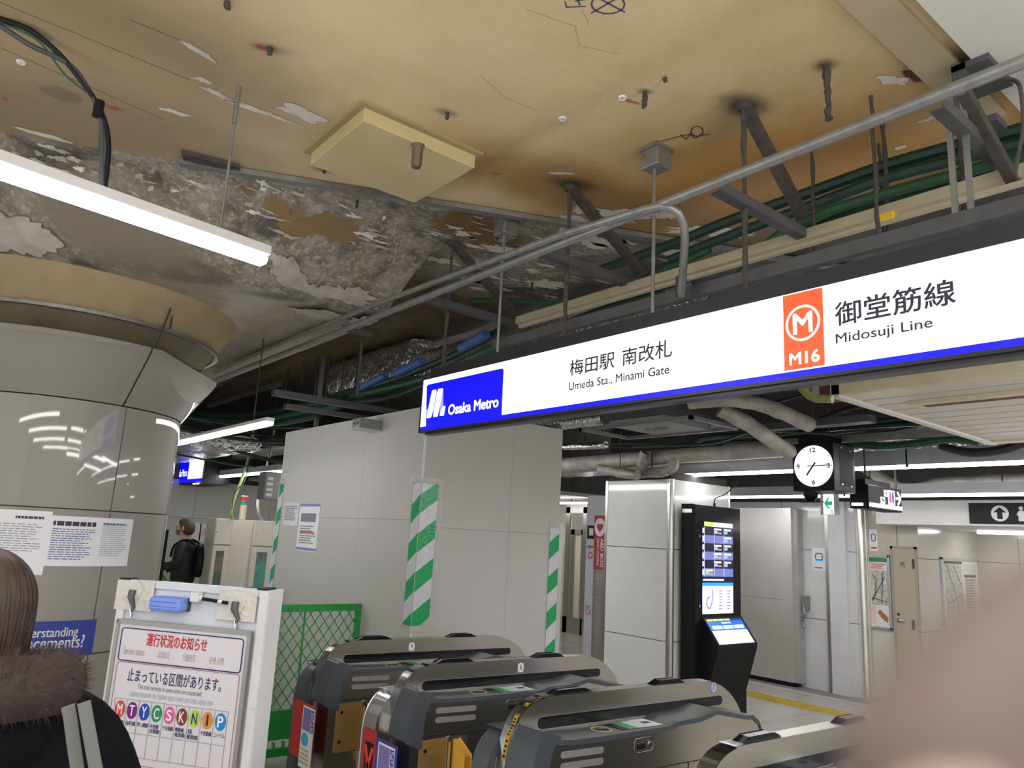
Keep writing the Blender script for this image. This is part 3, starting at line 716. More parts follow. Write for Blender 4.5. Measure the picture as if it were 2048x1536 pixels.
# ------------------------------------------------------------------ TICKET GATES
M_gdark = mat('gate_dark', (.060, .068, .078), .4, var=.05)
M_slot = mat('slot_window', (.006, .006, .008), .15, var=0)
M_tan = mat('tan_flap_cover', (.36, .22, .075), .3, .35, var=.08)
M_flap = mat('flap_yellow', (.75, .40, .06), .35, var=.05)
M_ventp = mat('vent_plate', (.25, .245, .225), .5, .2, var=.05)
def gate(label, yf, x0, num, end='poster', hump='dark', numx=.62, warn=False, dz=0):
    t = thing('ticket_gate', label, 'ticket gate', (x0+.85, yf+.03, 0), 'automatic ticket gates')
    G = lambda x, y, z: Vector((x0+x, yf+y, z+dz))
    yb = -.18; FT = .075                                   # body front face, fin thickness
    # tall thin fin
    finp = [(.035, 0), (.035, .72), (.042, .80), (.062, .89), (.105, .972), (.165, 1.02), (.25, 1.043), (.35, 1.048), (1.36, 1.034), (1.48, 1.024), (1.58, .994), (1.68, .93), (1.755, .84), (1.79, .72), (1.80, .6), (1.80, 0)]
    fs_ = [(p.x, p.z) for p in smoothpath([Vector((x, 0, z)) for x, z in finp[1:15]], 4)]
    MB().prism([G(x, 0, z) for x, z in [finp[0]]+fs_+[finp[-1]]], (0, FT, 0)).build('fin', M_gate, t, smooth=True, bevel=.003)
    edge = MB(); arc = fs_[4:26]
    # polished edge strip round the nose
    n_ = []
    for k in range(len(arc)-1):
        a, b = arc[k], arc[k+1]
        edge.add([G(a[0]-.004, .002, a[1]+.003), G(b[0]-.004, .002, b[1]+.003), G(b[0]-.004, FT-.002, b[1]+.003), G(a[0]-.004, FT-.002, a[1]+.003)], [(0, 1, 2, 3), (3, 2, 1, 0)])
    edge.build('nose_strip', M_chrome, t, smooth=True)
    # long slot
    sl = []; 
    for k in range(9): a = math.pi/2+math.pi*k/8; sl.append((.235+.026*math.cos(a), .940+.026*math.sin(a)))
    for k in range(9): a = -math.pi/2+math.pi*k/8; sl.append((1.555+.024*math.cos(a), .924+.024*math.sin(a)))
    MB().prism([G(x, -.002, z) for x, z in sl], (0, .003, 0)).build('sensor_slot', M_slot, t)
    sc = MB()
    for x in (.245, .93, 1.0, 1.50): sc.lathe(G(x, -.001, .897 if x < 1.4 else .885), [(0, -.004), (.0045, -.003), (.0045, .002)], 8, ax=(0, 1, 0))
    sc.build('screw', M_black, t)
    # trapezoid sensor covers on top
    for xa, xb, zt in ((.30, .56, 1.046), (1.02, 1.26, 1.038)):
        MB().prism([G(xa, .012, zt), G(xb, .012, zt-.002), G(xb-.05, .012, zt+.019), G(xa+.055, .012, zt+.02)], (0, FT-.024, 0)).build('sensor_cover', M_blackg, t, bevel=.003)
    MB().prism([G(.305, .016, 1.05), G(.345, .016, 1.068), G(.350, .016, 1.066), G(.312, .016, 1.048)], (0, .02, 0)).build('cover_glint', M_chrome, t)
    # body in front: steel face with deck, dark nose
    prof = [(.11, .925), (.25, .908), (.43, .902), (.80, .898), (.90, .896), (.97, .911), (1.14, .912), (1.285, .934), (1.54, .882), (1.60, .878), (1.655, .845), (1.685, .79), (1.69, .70)]
    pf = [(.045, 0), (.045, .74), (.06, .83), (.085, .89)]+[(x, z-.018) for x, z in prof]+[(1.69, 0)]
    MB().prism([G(x, yb, z) for x, z in pf], (0, -yb-.001, 0)).build('body', M_gate, t)
    dk = MB()
    for (xa, za), (xb, zb) in zip(prof, prof[1:]):
        dk.add([G(xa, yb-.006, za), G(xb, yb-.006, zb), G(xb, -.002, zb), G(xa, -.002, za), G(xa, yb-.006, za-.022), G(xb, yb-.006, zb-.022), G(xb, -.002, zb-.022), G(xa, -.002, za-.022)],
               [(0, 1, 2, 3), (7, 6, 5, 4), (0, 4, 5, 1), (1, 5, 6, 2), (2, 6, 7, 3), (3, 7, 4, 0)])
    DK = dk.build('reader_deck', M_gdark, t)
    ns = [(.02, .715), (.03, .80), (.052, .885), (.085, .945), (.10, .952), (.175, .926), (.135, .88), (.115, .80), (.11, .68)]
    ns = [(p.x, p.z) for p in smoothpath([Vector((x, 0, z)) for x, z in ns[:5]], 4)+smoothpath([Vector((x, 0, z)) for x, z in ns[5:]], 4)]
    MB().prism([G(x, yb-.004, z) for x, z in ns], (0, -yb, 0)).build('nose_bumper', M_gdark, t, smooth=True, bevel=.005)
    # hump on the far side
    hp = [(-.015, 0), (-.015, .70), (0, .79), (.04, .86), (.10, .90), (.2, .915), (1.5, .90), (1.6, .86), (1.66, .78), (1.68, 0)]
    hp = [hp[0]]+[(p.x, p.z) for p in smoothpath([Vector((x, 0, z)) for x, z in hp[1:-1]], 4)]+[hp[-1]]
    slab(Pl(G(0, FT+.001, 0), (-1, 0, 0)), -1.72, .80, -1.50, .86, .0, .004).build('blue_lamp', mat('gate_lamp', (.18, .12, .9), .3, emit=5.0), t)
    MB().prism([G(x, FT, z) for x, z in hp], (0, .11 if hump == 'dark' else .14, 0)).build('far_side_body', M_gdark if hump == 'dark' else M_chrome, t, smooth=True, bevel=.006)
    # face details
    fp = faceY(yf+yb); U = lambda x: x0+x
    sm = MB()
    c1, c2 = G(.115, yb-.001, .735), G(1.688, yb-.001, .70)
    sm.bar(c1, c2, .002, .004); sm.bar(G(.52, yb-.001, .725), G(.52, yb-.001, .0), .002, .003, up=(1, 0, 0)); sm.bar(G(1.05, yb-.001, .715), G(1.05, yb-.001, .0), .002, .003, up=(1, 0, 0)); sm.bar(G(.12, yb-.001, .44), G(.52, yb-.001, .435), .002, .003)
    sm.build('panel_seam', M_black, t)
    for z in (.852, .806):
        for xa, za in ((.20, z), (1.30, z-.012)):
            q = []
            for k in range(7): a = math.pi/2+math.pi*k/6; q.append((xa+.014*math.cos(a), za+.014*math.sin(a)))
            for k in range(7): a = -math.pi/2+math.pi*k/6; q.append((xa+.235+.014*math.cos(a), za-.008+.014*math.sin(a)))
            MB().prism([G(x, yb-.0015, zz) for x, zz in q], (0, .001, 0)).build('grip_plate', M_ventp if xa < 1 else M_gate, t)
    k_ = rrect(fp, U(.655), .800+dz, U(.785), .862+dz, .004, .018, .0005)
    LR = k_.build('lock_recess', M_chrome, t)
    slab(fp, U(.672), .815+dz, U(.73), .838+dz, .0005, .001).build('lock_slot', M_black, LR)
    disc(fp, U(.76), .830+dz, .011, .0005, .003, 16).build('lock', M_chrome, LR)
    # tan cover with bolts, yellow flap
    FC = slab(fp, U(.10), .44+dz, U(.268), .715+dz, .0005, .003).build('flap_cover', M_tan, t)
    for z in (.665, .50): disc(fp, U(.135), z+dz, .010, .003, .002, 14).build('bolt', M_black, FC)
    slab(fp, U(.272), .30+dz, U(.286), .72+dz, .0005, .012).build('flap_post', M_chrome, t)
    slab(fp, U(.29), .30+dz, U(.40), .715+dz, .0003, .001).build('flap_well', M_dark, t)
    MB().prism([G(.305, yb, .705), G(.305, yb, .35), G(.305, yb-.11, .37), G(.305, yb-.11, .645)], (.045, 0, 0)).build('flap', M_flap, t, bevel=.006)
    # deck graphics
    dp = Pl(G(0, 0, .9035), (1, 0, 0), (0, 1, 0))
    ang = math.atan2(-.004, .37); dp = Pl(G(.43, yb, .9025), (1, 0, -.0108), (0, 1, 0))
    ringmb(dp, .09, .085, .044, .050, .001, .001, 32, k=1.0).build('touch_ring', mat('ring_yellow', (.75, .72, .12), .4), DK)
    strokes(dp, [(.06, .10), (.12, .07)], .012, .001).build('touch_mark', M_black, DK)
    slab(dp, .175, .03, .225, .15, .001, .0008).build('card_label', M_black, DK)
    slab(dp, .225, .03, .285, .15, .001, .0008).build('card_label', mat('label_green', (.05, .36, .10), .5), DK)
    slab(dp, .285, .03, .345, .15, .001, .0008).build('card_label', mat('label_mint', (.55, .75, .68), .5), DK)
    slab(dp, .345, .025, .455, .155, .001, .001).build('code_label', M_paper, DK)
    strokes(dp, [(.375, .09), (.425, .09)], .03, .002).build('code_print', M_navy, DK)
    for q in (.57, .60): strokes(dp, [(q, .06), (q+.03, .14)], .007, .006).build('ticket_slot', M_black, DK)
    # number roundel on the fin
    np_ = faceY(yf)
    NL = slab(np_, U(numx)-.024, .966+dz, U(numx)+.024, 1.018+dz, .0005, .0005).build('number_label', M_film if num != '7' else M_gate, t)
    disc(np_, U(numx), .995+dz, .022, .0012, .001, 24, ry=.026).build('number_disc', M_paper if num != '7' else mat('lilac', (.50, .44, .85), .4), NL)
    text(num, np_, (U(numx)-.009, .980+dz, U(numx)+.009, 1.011+dz), M_black, NL, off=.0028)
    # stickers on the end face
    ep = faceX(x0-.016); E_ = lambda y: -(yf+y)
    if end == 'poster':
        slab(ep, E_(.165), .38, E_(-.15), .70, .0, .003).build('end_sticker', M_red, t)
    else:
        slab(ep, E_(.19), .30, E_(.05), .72, .0, .003).build('end_sticker', M_red, t)
        slab(ep, E_(.155), .38, E_(.07), .66, .003, .001).build('stop_window', M_black, t)
        a, b = E_(.15), E_(.075)
        x_ = strokes(ep, [(a, .64), (b, .45)], .022, .0045); strokes(ep, [(b, .64), (a, .45)], .022, .0045, mb=x_); x_.build('stop_cross', mat('cross_red', (.80, .06, .03), .4), t)
        slab(ep, E_(.05), .30, E_(-.165), .70, .0, .003).build('end_sticker', mat('sticker_blue', (.05, .05, .30), .5), t)
    SP = slab(ep, E_(.02), .34, E_(-.145), .685, .0032, .001).build('sticker_print', M_paper, t)
    slab(ep, E_(.01), .55, E_(-.10), .675, .0044, .0005).build('sticker_picture', mat('picture_lilac', (.22, .18, .42), .5), SP)
    slab(ep, E_(-.105), .55, E_(-.14), .675, .0044, .0005).build('sticker_title', M_navy, SP)
    text('PiTaPa', ep, (E_(-.108), .556, E_(-.137), .669), M_paper, SP, off=.0052, rot=90)
    disc(ep, E_(-.04), .50, .05, .0044, .0005, 20, ry=.038).build('sticker_circle', mat('sticker_cyan', (.08, .42, .62), .5), SP)
    tl_ = textlines(ep, E_(.01), .36, E_(-.13), .455, 4, mat('small_colours', (.45, .42, .15), .5, var=.3), SP, off=.0046)
    if warn:
        wm = MB(); 
        for k in range(1, 5):
            a, b = finp[k+1], finp[k+2]
            wm.add([G(a[0]-.007, .008, a[1]+.004), G(b[0]-.007, .008, b[1]+.004), G(b[0]-.007, .034, b[1]+.004), G(a[0]-.007, .034, a[1]+.004)], [(0, 1, 2, 3), (3, 2, 1, 0)])
        wm.build('warning_strip', mat('warning_yellow', (.85, .58, .02), .4), t)
        for k, n_ in ((1, 2), (2, 3), (3, 4), (4, 3)):
            a, b = Vector((finp[k+1][0], 0, finp[k+1][1])), Vector((finp[k+2][0], 0, finp[k+2][1])); wp = Pl(G(a.x-.0075, 0, a.z+.0045), (0, -1, 0), (b-a))
            textlines(wp, -.029, .006, -.013, (b-a).length-.004, n_*2, M_black, t, 'warning_print', .0008, .45, .25)
    return t
gate('steel ticket gate numbered 9, farthest in the row, beside the white enclosure', 4.55, 2.16, '9', 'poster', numx=.71)
gate('steel ticket gate numbered 8, with red cross sticker on its end', 3.62, 2.16, '8', 'cross', 'steel', numx=.90)
gate('steel ticket gate numbered 7, with yellow warning strip on its curved nose', 2.70, 2.19, '7', 'poster', numx=1.50, warn=True)
gate('steel ticket gate nearest the viewer, mostly below the frame beside the fingertip', 1.74, 2.27, '6', 'poster', numx=1.50)
# ------------------------------------------------------------------ TEMPORARY WHITE ENCLOSURE
EX, EY, EX1, EY1, EZ = 3.2, 5.1, 4.69, 7.96, 2.76
en = thing('site_hoarding', 'tall plain off-white plasterboard enclosure behind the gates with striped corners', 'hoarding', ((EX+EX1)/2, (EY+EY1)/2, 0))
eb = MB().box(EX+.02, EY+.02, 0, EX1-.02, EY1-.02, EZ-.02); eb.build('core', M_board, en)
def sheets(pl, u0, u1, zs, us):
    for a, b in zip(us, us[1:]):
        for c, d in zip(zs, zs[1:]): slab(pl, a+.001, c+.001, b-.001, d-.001, -.02, .02).build('board', M_board, en)
pW, pS = faceX(EX), faceY(EY)
sheets(pW, 0, 0, (0, 1.85, EZ), (-EY1, -EY1+.93, -EY-1.0, -EY))
sheets(pS, 0, 0, (0, 1.80, EZ), (EX, EX+.91, EX1))
MB().box(EX-.002, EY-.002, 0, EX+.012, EY+.012, EZ).build('corner_bead', M_white, en)
MB().box(EX-.002, EY1-.01, 0, EX+.012, EY1+.002, EZ).build('corner_bead', M_white, en)
def stripe(label, x0, y0, sgnx, sgny, w1, w2, z0, z1, ph=0.0):
    """striped film round the corner (x0,y0): w1 along y on the gate side face, w2 along x on the near face"""
    t = thing('corner_tape', label, 'striped tape', (x0, y0, z0), 'green and white striped corner films')
    k = z0-ph; per = .30; 
    def band(za, zb, mm, nm):
        for face in (0, 1):
            W = w1 if face == 0 else w2
            if W <= 0: continue
            nseg = 6; polyp = []
            # slanted band: rises to the right by .12 per .15 m
            left = -w1 if face == 0 else 0.0; right = 0.0 if face == 0 else w2
            sl = .72
            up_ = lambda s_: zb+sl*s_; lo_ = lambda s_: za+sl*s_
            q = []
            for s_ in [left+(right-left)*i/nseg for i in range(nseg+1)]: q.append((s_, max(z0, min(z1, lo_(s_)))))
            for s_ in [right-(right-left)*i/nseg for i in range(nseg+1)]: q.append((s_, max(z0, min(z1, up_(s_)))))
            if max(b for a, b in q)-min(b for a, b in q) < .004: continue
            hs = [up_(s_) > z0 and lo_(s_) < z1 for s_ in (left, right)]
            if not any(hs): continue
            qq = []
            for p_ in q:
                if not qq or (abs(p_[0]-qq[-1][0])+abs(p_[1]-qq[-1][1])) > 1e-5: qq.append(p_)
            if face == 0: P = [Vector((x0-.004, y0-s_-.004*0, z)) for s_, z in qq]; ex = Vector((-.0015, 0, 0))
            else: P = [Vector((x0+s_, y0-.004, z)) for s_, z in qq]; ex = Vector((0, -.0015, 0))
            MB().prism(P, ex).build(nm, mm, t)
    while k < z1+.3:
        band(k, k+per/2, M_gtape, 'green_stripe'); band(k+per/2, k+per, M_gwhite, 'white_stripe'); k += per
    fb = MB()
    if w1 > 0: fb.box(x0-.0035, y0, z0-.05, x0-.002, y0+w1+.03, z1+.05)
    if w2 > 0: fb.box(x0, y0-.0035, z0-.05, x0+w2+.05, y0-.002, z1+.05)
    fb.build('clear_film', M_film, t)
    return t
_, zt_ = pS.uv(850, 967); _, zb_ = pS.uv(825, 1252)
stripe('wide green and white striped film wrapped on the near corner of the white enclosure', EX, EY, 0, 0, .12, .155, zb_, zt_, .05)
t_r = stripe('striped film on the right edge of the white enclosure, by the passage', EX1-.115, EY, 0, 0, 0, .115, .52, 1.86, .14)
t_l = stripe('narrow striped film on the far left edge of the white enclosure', EX, EY1-.10, 0, 0, .098, 0, 1.0, 2.19, .09)
# sheets on the enclosure
def sheet(name, label, pl, x0, y0, x1, y1, mm=None, cat='notice', group=None, th=.002):
    a0, b0 = pl.uv(x0, y0); a1, b1 = pl.uv(x1, y1)
    c = pl.p((a0+a1)/2, min(b0, b1)); t = thing(name, label, cat, c, group)
    slab(pl, a0, b0, a1, b1, .002, th).build('sheet', mm or M_paper, t)
    return t, min(a0, a1), min(b0, b1), max(a0, a1), max(b0, b1)
t, a0, b0, a1, b1 = sheet('notice_sheet', 'small white text notice taped high on the white enclosure, left one', pW, 571, 1005, 595, 1052, mat('paper_grey', (.70, .70, .68), .3))
textlines(pW, a0+.02, b0+.05, a1-.02, b1-.03, 8, M_pgrey, t, off=.0045)
t, a0, b0, a1, b1 = sheet('notice_sheet', 'tall blue-bordered notice taped on the white enclosure, right one', pW, 602, 1008, 632, 1105)
h = b1-b0; ww = a1-a0
slab(pW, a0, b1-.025, a1, b1, .0042, .0005).build('border', mat('border_blue', (.20, .25, .52), .5), t)
slab(pW, a0, b0+.01, a1, b0+.035, .0042, .0005).build('border', mat('border_blue', (.20, .25, .52), .5), t)
slab(pW, a0+ww*.1, b1-h*.38, a1-ww*.15, b1-h*.2, .0042, .0005).build('heading_block', M_pgrey, t)
textlines(pW, a0+ww*.1, b0+h*.15, a1-ww*.1, b0+h*.55, 8, M_pgrey, t, off=.0045, rag=.4)
slab(pW, a0+ww*.12, b0+h*.385, a1-ww*.2, b0+h*.42, .0050, .0004).build('red_line', mat('print_red', (.6, .15, .08), .6), t)
# small grey bracket box at the enclosure top
_bx = atX(730, 850, EX-.16)
bb = thing('junction_box', 'small grey metal box with two bolts at the top of the white enclosure', 'box', (EX-.12, _bx.y, _bx.z-.03))
MB().box(EX-.22, _bx.y-.02, _bx.z-.035, EX-.001, _bx.y+.12, _bx.z+.055).build('case', M_galv, bb)
MB().box(EX-.24, _bx.y-.05, _bx.z-.04, EX-.001, _bx.y+.15, _bx.z-.033).build('base_plate', M_alu, bb)
for k in (.02, .08): disc(faceX(EX-.22), -_bx.y-k, _bx.z+.01, .012, 0, .006, 12).build('bolt', M_dark, bb)

# ------------------------------------------------------------------ GREEN MESH BARRIERS
def barrier(label, p, q, h, bottom=.36):
    p = Vector(p); q = Vector(q); L_ = (q-p).length; u = (q-p).normalized(); n = Vector((u.y, -u.x, 0))
    t = thing('mesh_barrier', label, 'barrier', (p+q)/2, 'green plastic mesh barriers')
    pl = Pl(p, u); 
    def ob(a0, b0, a1, b1, d, nm, mm=M_green): return MB().obox(pl.p((a0+a1)/2, (b0+b1)/2), u*(a1-a0)/2, Vector((0, 0, (b1-b0)/2)), n*d/2).build(nm, mm, t)
    ob(0, h-.055, L_, h, .035, 'top_rail'); ob(0, .05, .045, h-.0555, .034, 'side_rail'); ob(L_-.045, .05, L_, h-.0555, .034, 'side_rail')
    ob(.045, bottom-.30+.09, L_-.045, bottom, .02, 'kick_panel'); ob(.0455, .03, L_-.0455, .0895, .03, 'bottom_rail')
    for k in range(2): ob(.1+k*(L_-.36), 0, .26+k*(L_-.36), .05, .3, 'foot')
    rb = MB(); k = .06
    while k < L_-.03:
        for za, zb in ((h-.05, h-.004), (.035, .135)): rb.obox(pl.p(k, (za+zb)/2), u*.004, Vector((0, 0, (zb-za)/2)), n*.024)
        k += .075
    z = .2
    while z < h-.05:
        for a in (.022, L_-.022): rb.obox(pl.p(a, z), u*.023, Vector((0, 0, .005)), n*.024)
        z += .09
    rb.build('rail_rib', M_green, t)['kind'] = 'stuff'
    ms = MB(); z0, z1 = bottom, h-.055; H_ = z1-z0; st = .085; sl = 1.35; r = .0035
    k = -H_/sl
    while k < L_:
        for sg_ in (1, -1):
            x0_, x1_ = k, k+H_/sl
            ya, yb_ = (z0, z1) if sg_ == 1 else (z1, z0)
            A = [x0_, ya]; B = [x1_, yb_]
            f = lambda x: ya+(yb_-ya)*(x-x0_)/(x1_-x0_)
            xa, xb = max(.04, x0_), min(L_-.04, x1_)
            if xb-xa > .01: ms.bar(pl.p(xa, f(xa)), pl.p(xb, f(xb)), r*1.6, r*2, up=n)
        k += st
    ms.build('mesh', M_green, t)
    for a in (L_*.33, L_*.66): ob(a-.006, bottom, a+.006, h-.05, .012, 'upright')
    return t
barrier('green plastic mesh barrier standing against the white enclosure, behind the service board', (1.72, 5.86, 0), (3.17, 5.86, 0), 1.145)
barrier('farther green plastic mesh barrier whose top rail shows above the service board', (2.3, 7.62, 0), (3.12, 7.58, 0), 1.14)

# ------------------------------------------------------------------ SERVICE STATUS BOARD
bA, bB = atZ(245, 1157, 1.44), atZ(540, 1180, 1.44)
BU = (bB-bA); BW_ = BU.length; BU.normalize(); bp = Pl((bA.x, bA.y, 0), BU)
bd = thing('service_board', 'white-framed standing board with a printed train service status notice', 'notice board', ((bA.x+bB.x)/2, (bA.y+bB.y)/2, 0))
def bo(a0, b0, a1, b1, off, th): return slab(bp, a0, b0, a1, b1, off, th)
bo(.02, .25, BW_-.02, 1.43, -.03, .028).build('back_panel', mat('whiteboard', (.66, .68, .74), .3), bd)
bo(0, .02, .045, 1.44, -.04, .05).build('side_post', M_white, bd); bo(BW_-.045, .02, BW_, 1.44, -.04, .05).build('side_post', M_white, bd)
MB().obox(bp.p(BW_-.0, .73, -.06), bp.u*.003, Vector((0, 0, .71)), bp.n*.06).build('side_cheek', M_white, bd)
bo(.045, 1.405, BW_-.045, 1.44, -.03, .04).build('top_rail', M_alu, bd)
for a in (0, BW_-.06): bo(a, 1.437, a+.06, 1.445, -.045, .06).build('end_cap', M_black, bd)
for a in (.0, BW_-.05): MB().obox(bp.p(a+.025, .02, 0), bp.u*.02, Vector((0, 0, .02)), bp.n*.28).build('foot', M_alu, bd)
for k in (1195, 1420):
    a, b = bp.uv(530, k); disc(bp, BW_-.015, b, .006, .01, .003, 10).build('screw', M_alu, bd)
# tape patches with hooks
def uvb(x, y): return bp.uv(x, y)
M_tape = mat('masking_tape', (.66, .63, .57), .55, var=.06, bump=.9, bscale=18)
M_hook = mat('hook_grey', (.10, .095, .09), .35, .5)
for (x0, y0, x1, y1), (hx, hy, ex, ey), nm in (((240, 1159, 306, 1224), (271, 1185, 272, 1222), 'left'), ((442, 1178, 512, 1245), (476, 1209, 480, 1245), 'right')):
    a0, b0 = uvb(x0, y0); a1, b1 = uvb(x1, y1)
    bo(a0, b1, a1, b0, .012, .002).build('tape_patch', M_tape, bd, bevel=.001)
    c_ = uvb(hx, hy); disc(bp, c_[0], c_[1]+.012, .05, .013, .005, 24).build('hook_base', M_tape, bd, bevel=.002)
    e_ = uvb(ex, ey)
    MB().tube([bp.p(c_[0], c_[1]+.012, .02), bp.p(c_[0]+.002, c_[1]-.02, .03), bp.p(e_[0], e_[1]+.02, .022), bp.p(e_[0], e_[1], .03)], [.02, .017, .009, .006], 10).build('hook', M_hook, bd, smooth=True)
    MB().tube([bp.p(e_[0]-.012, e_[1]+.01, .03), bp.p(e_[0], e_[1]-.03, .03), bp.p(e_[0]+.012, e_[1]+.005, .03), bp.p(e_[0]+.008, e_[1]-.045, .03)], .004, 6).build('wire_clip', M_chrome, bd)
# poster frame
c00, c01, c11 = uvb(247, 1238), uvb(505, 1271), uvb(480, 1536)
pz1 = (c00[1]+c01[1])/2; pa0 = c00[0]; pa1 = c01[0]; pz0 = pz1-1.02
po = thing('status_poster', 'framed service status poster with coloured line roundels hanging on the board', 'poster', bp.p((pa0+pa1)/2, pz0, .02))
bo(pa0, pz0, pa1, pz1, .016, .010).build('backing', mat('poster_paper', (.70, .66, .69), .35, var=.01), po)
fr = MB()
for q in ((pa0-.012, pz0-.012, pa0+.008, pz1+.012), (pa1-.008, pz0-.012, pa1+.012, pz1+.012), (pa0-.012, pz1-.006, pa1+.012, pz1+.014), (pa0-.012, pz0-.012, pa1+.012, pz0+.006)): fr.v, fr.f = fr.add(bo(*q, .014, .02).v, bo(*q, .014, .02).f).v, fr.f
fr.build('frame', mat('poster_frame', (.36, .34, .32), .35, .7), po)
PO = .0275
W_ = pa1-pa0
def A(f): return pa0+W_*f
def B(d): return pz1-W_*d              # d: fraction of width below the top edge
M_pnavy = mat('print_navy', (.012, .012, .10), .5, var=0); M_pred = mat('print_red2', (.55, .03, .03), .5, var=0); M_pfaint = mat('print_faint', (.42, .30, .30), .5, var=0); M_pbrown = mat('print_pink', (.42, .14, .18), .5, var=0)
def pt(s, f0, d0, f1, d1, mm, **k): return text(s, bp, (A(f0), B(d1), A(f1), B(d0)), mm, po, off=PO, **k)
def prr(f0, d0, f1, d1, wd, mm, nm='box_rule'): rrect(bp, A(f0), B(d1), A(f1), B(d0), wd, W_*.02, PO).build(nm, mm, po)
prr(.035, .035, .965, .24, .005, M_pnavy); prr(.035, .25, .965, .86, .0025, M_pbrown)
pt('運行状況のお知らせ', .24, .055, .70, .135, M_pred, bold=.03)
pt('Service status', .07, .155, .235, .20, M_pfaint); pt('运营状况', .34, .16, .43, .205, M_pfaint); pt('行駛狀況', .53, .16, .625, .205, M_pfaint); pt('운행 상황', .73, .16, .84, .205, M_pfaint)
pt('止まっている区間があります。', .13, .285, .84, .365, M_pnavy, bold=.012)
pt('The train services in some areas are suspended.', .22, .375, .71, .415, mat('print_mid', (.16, .15, .20), .5, var=0))
textlines(bp, A(.17), B(.455), A(.80), B(.425), 1, M_plight, po, off=PO, fill=.8, rag=.02)
LN = [('M', (.62, .05, .03)), ('T', (.17, .0, .16)), ('Y', (.005, .05, .42)), ('C', (.01, .27, .08)), ('S', (.72, .10, .30)), ('K', (.20, .025, .015)), ('N', (.38, .66, .05)), ('I', (.72, .27, .02)), ('P', (.01, .22, .62))]
NM = ['御堂筋線\n(北急線)', '谷町線', '四つ橋線', '中央線\n(近鉄線)', '千日前線', '堺筋線\n(阪急線)', '長堀\n鶴見緑地線', '今里筋線', 'ニュートラム']
x0_, x1_ = .06, .915; cw = (x1_-x0_)/9
gr = MB()
for d in (.475, .675, .815): strokes(bp, [(A(x0_), B(d)), (A(x1_), B(d))], .0012, PO, mb=gr)
for k in range(10): strokes(bp, [(A(x0_+cw*k), B(.475)), (A(x0_+cw*k), B(.815))], .0012, PO, mb=gr)
gr.build('table_rule', M_pgrey, po)
for k, (ch, cc) in enumerate(LN):
    f = x0_+cw*(k+.5); d = .54
    RD = disc(bp, A(f), B(d), W_*.039, PO, .001, 28, ry=W_*.052).build('line_roundel', mat('roundel_'+ch, cc, .4, var=0), po)
    text(ch, bp, (A(f)-W_*(.006 if ch == 'I' else .019), B(d+.032), A(f)+W_*(.006 if ch == 'I' else .019), B(d-.032)), M_pnavy if ch in 'NI' else M_wtxt, RD, off=PO+.0016, bold=.015)
    two = '\n' in NM[k]
    pt(NM[k], f/1-cw*.42, .605, f+cw*.42, .665 if two else .632, M_pnavy, bold=.02)
cr = strokes(bp, [(A(.085), B(.69)), (A(.135), B(.80))], .0018, PO); strokes(bp, [(A(.125), B(.685)), (A(.09), B(.81))], .0018, PO, mb=cr); cr.build('pen_cross', mat('pen_red', (.62, .16, .12), .5), po)
prr(.035, .875, .345, 1.19, .004, M_pnavy); prr(.355, .875, .965, 1.19, .004, M_pnavy)
pt('原因は', .05, .89, .11, .93, M_pnavy, bold=.02); pt('人身事故', .055, .965, .245, 1.05, M_pnavy, bold=.04); pt('のため', .25, 1.01, .325, 1.05, M_pnavy, bold=.02)
textlines(bp, A(.06), B(1.17), A(.32), B(1.08), 3, M_plight, po, off=PO, rag=.5)
pt('運転再開予定時刻', .375, .89, .555, .93, M_pnavy, bold=.03)
M_pen = mat('pen_red', (.62, .16, .12), .5)
pt('未', .53, .93, .585, 1.03, M_pen); pt('定', .665, .925, .72, 1.02, M_pen); 
for d in (.975, 1.005): disc(bp, A(.615), B(d), W_*.006, PO, .001, 12).build('colon_dot', M_ink, po)
strokes(bp, [(A(.48), B(1.04)), (A(.77), B(1.04))], .003, PO).build('underline', M_ink, po)
pt('ごろ', .78, 1.005, .855, 1.055, M_ink, bold=.02)
pt('Train service is expected to resume at the above time.', .44, 1.062, .86, 1.098, mat('print_mid', (.16, .15, .20), .5, var=0))
textlines(bp, A(.44), B(1.17), A(.82), B(1.11), 2, M_plight, po, off=PO, rag=.3)
mp_ = strokes(bp, [(A(.42), B(1.42)), (A(.42), B(1.31)), (A(.62), B(1.31))], .0012, PO); mp_.build('map_line', M_pgrey, po)
cm = strokes(bp, [(A(.30), B(1.26)), (A(.29), B(1.35)), (A(.31), B(1.45)), (A(.34), B(1.40)), (A(.33), B(1.28)), (A(.30), B(1.26))], .0018, PO)
for k in range(7): strokes(bp, [(A(.295), B(1.27+k*.025)), (A(.335), B(1.28+k*.025))], .0018, PO, mb=cm)
cm.build('pen_scribble', M_pen, po)
textlines(bp, A(.345), B(1.42), A(.40), B(1.25), 6, M_pgrey, po, off=PO)
textlines(bp, A(.43), B(1.30), A(.52), B(1.25), 2, M_pgrey, po, off=PO); textlines(bp, A(.66), B(1.42), A(.76), B(1.25), 5, M_pgrey, po, off=PO, rag=.7)
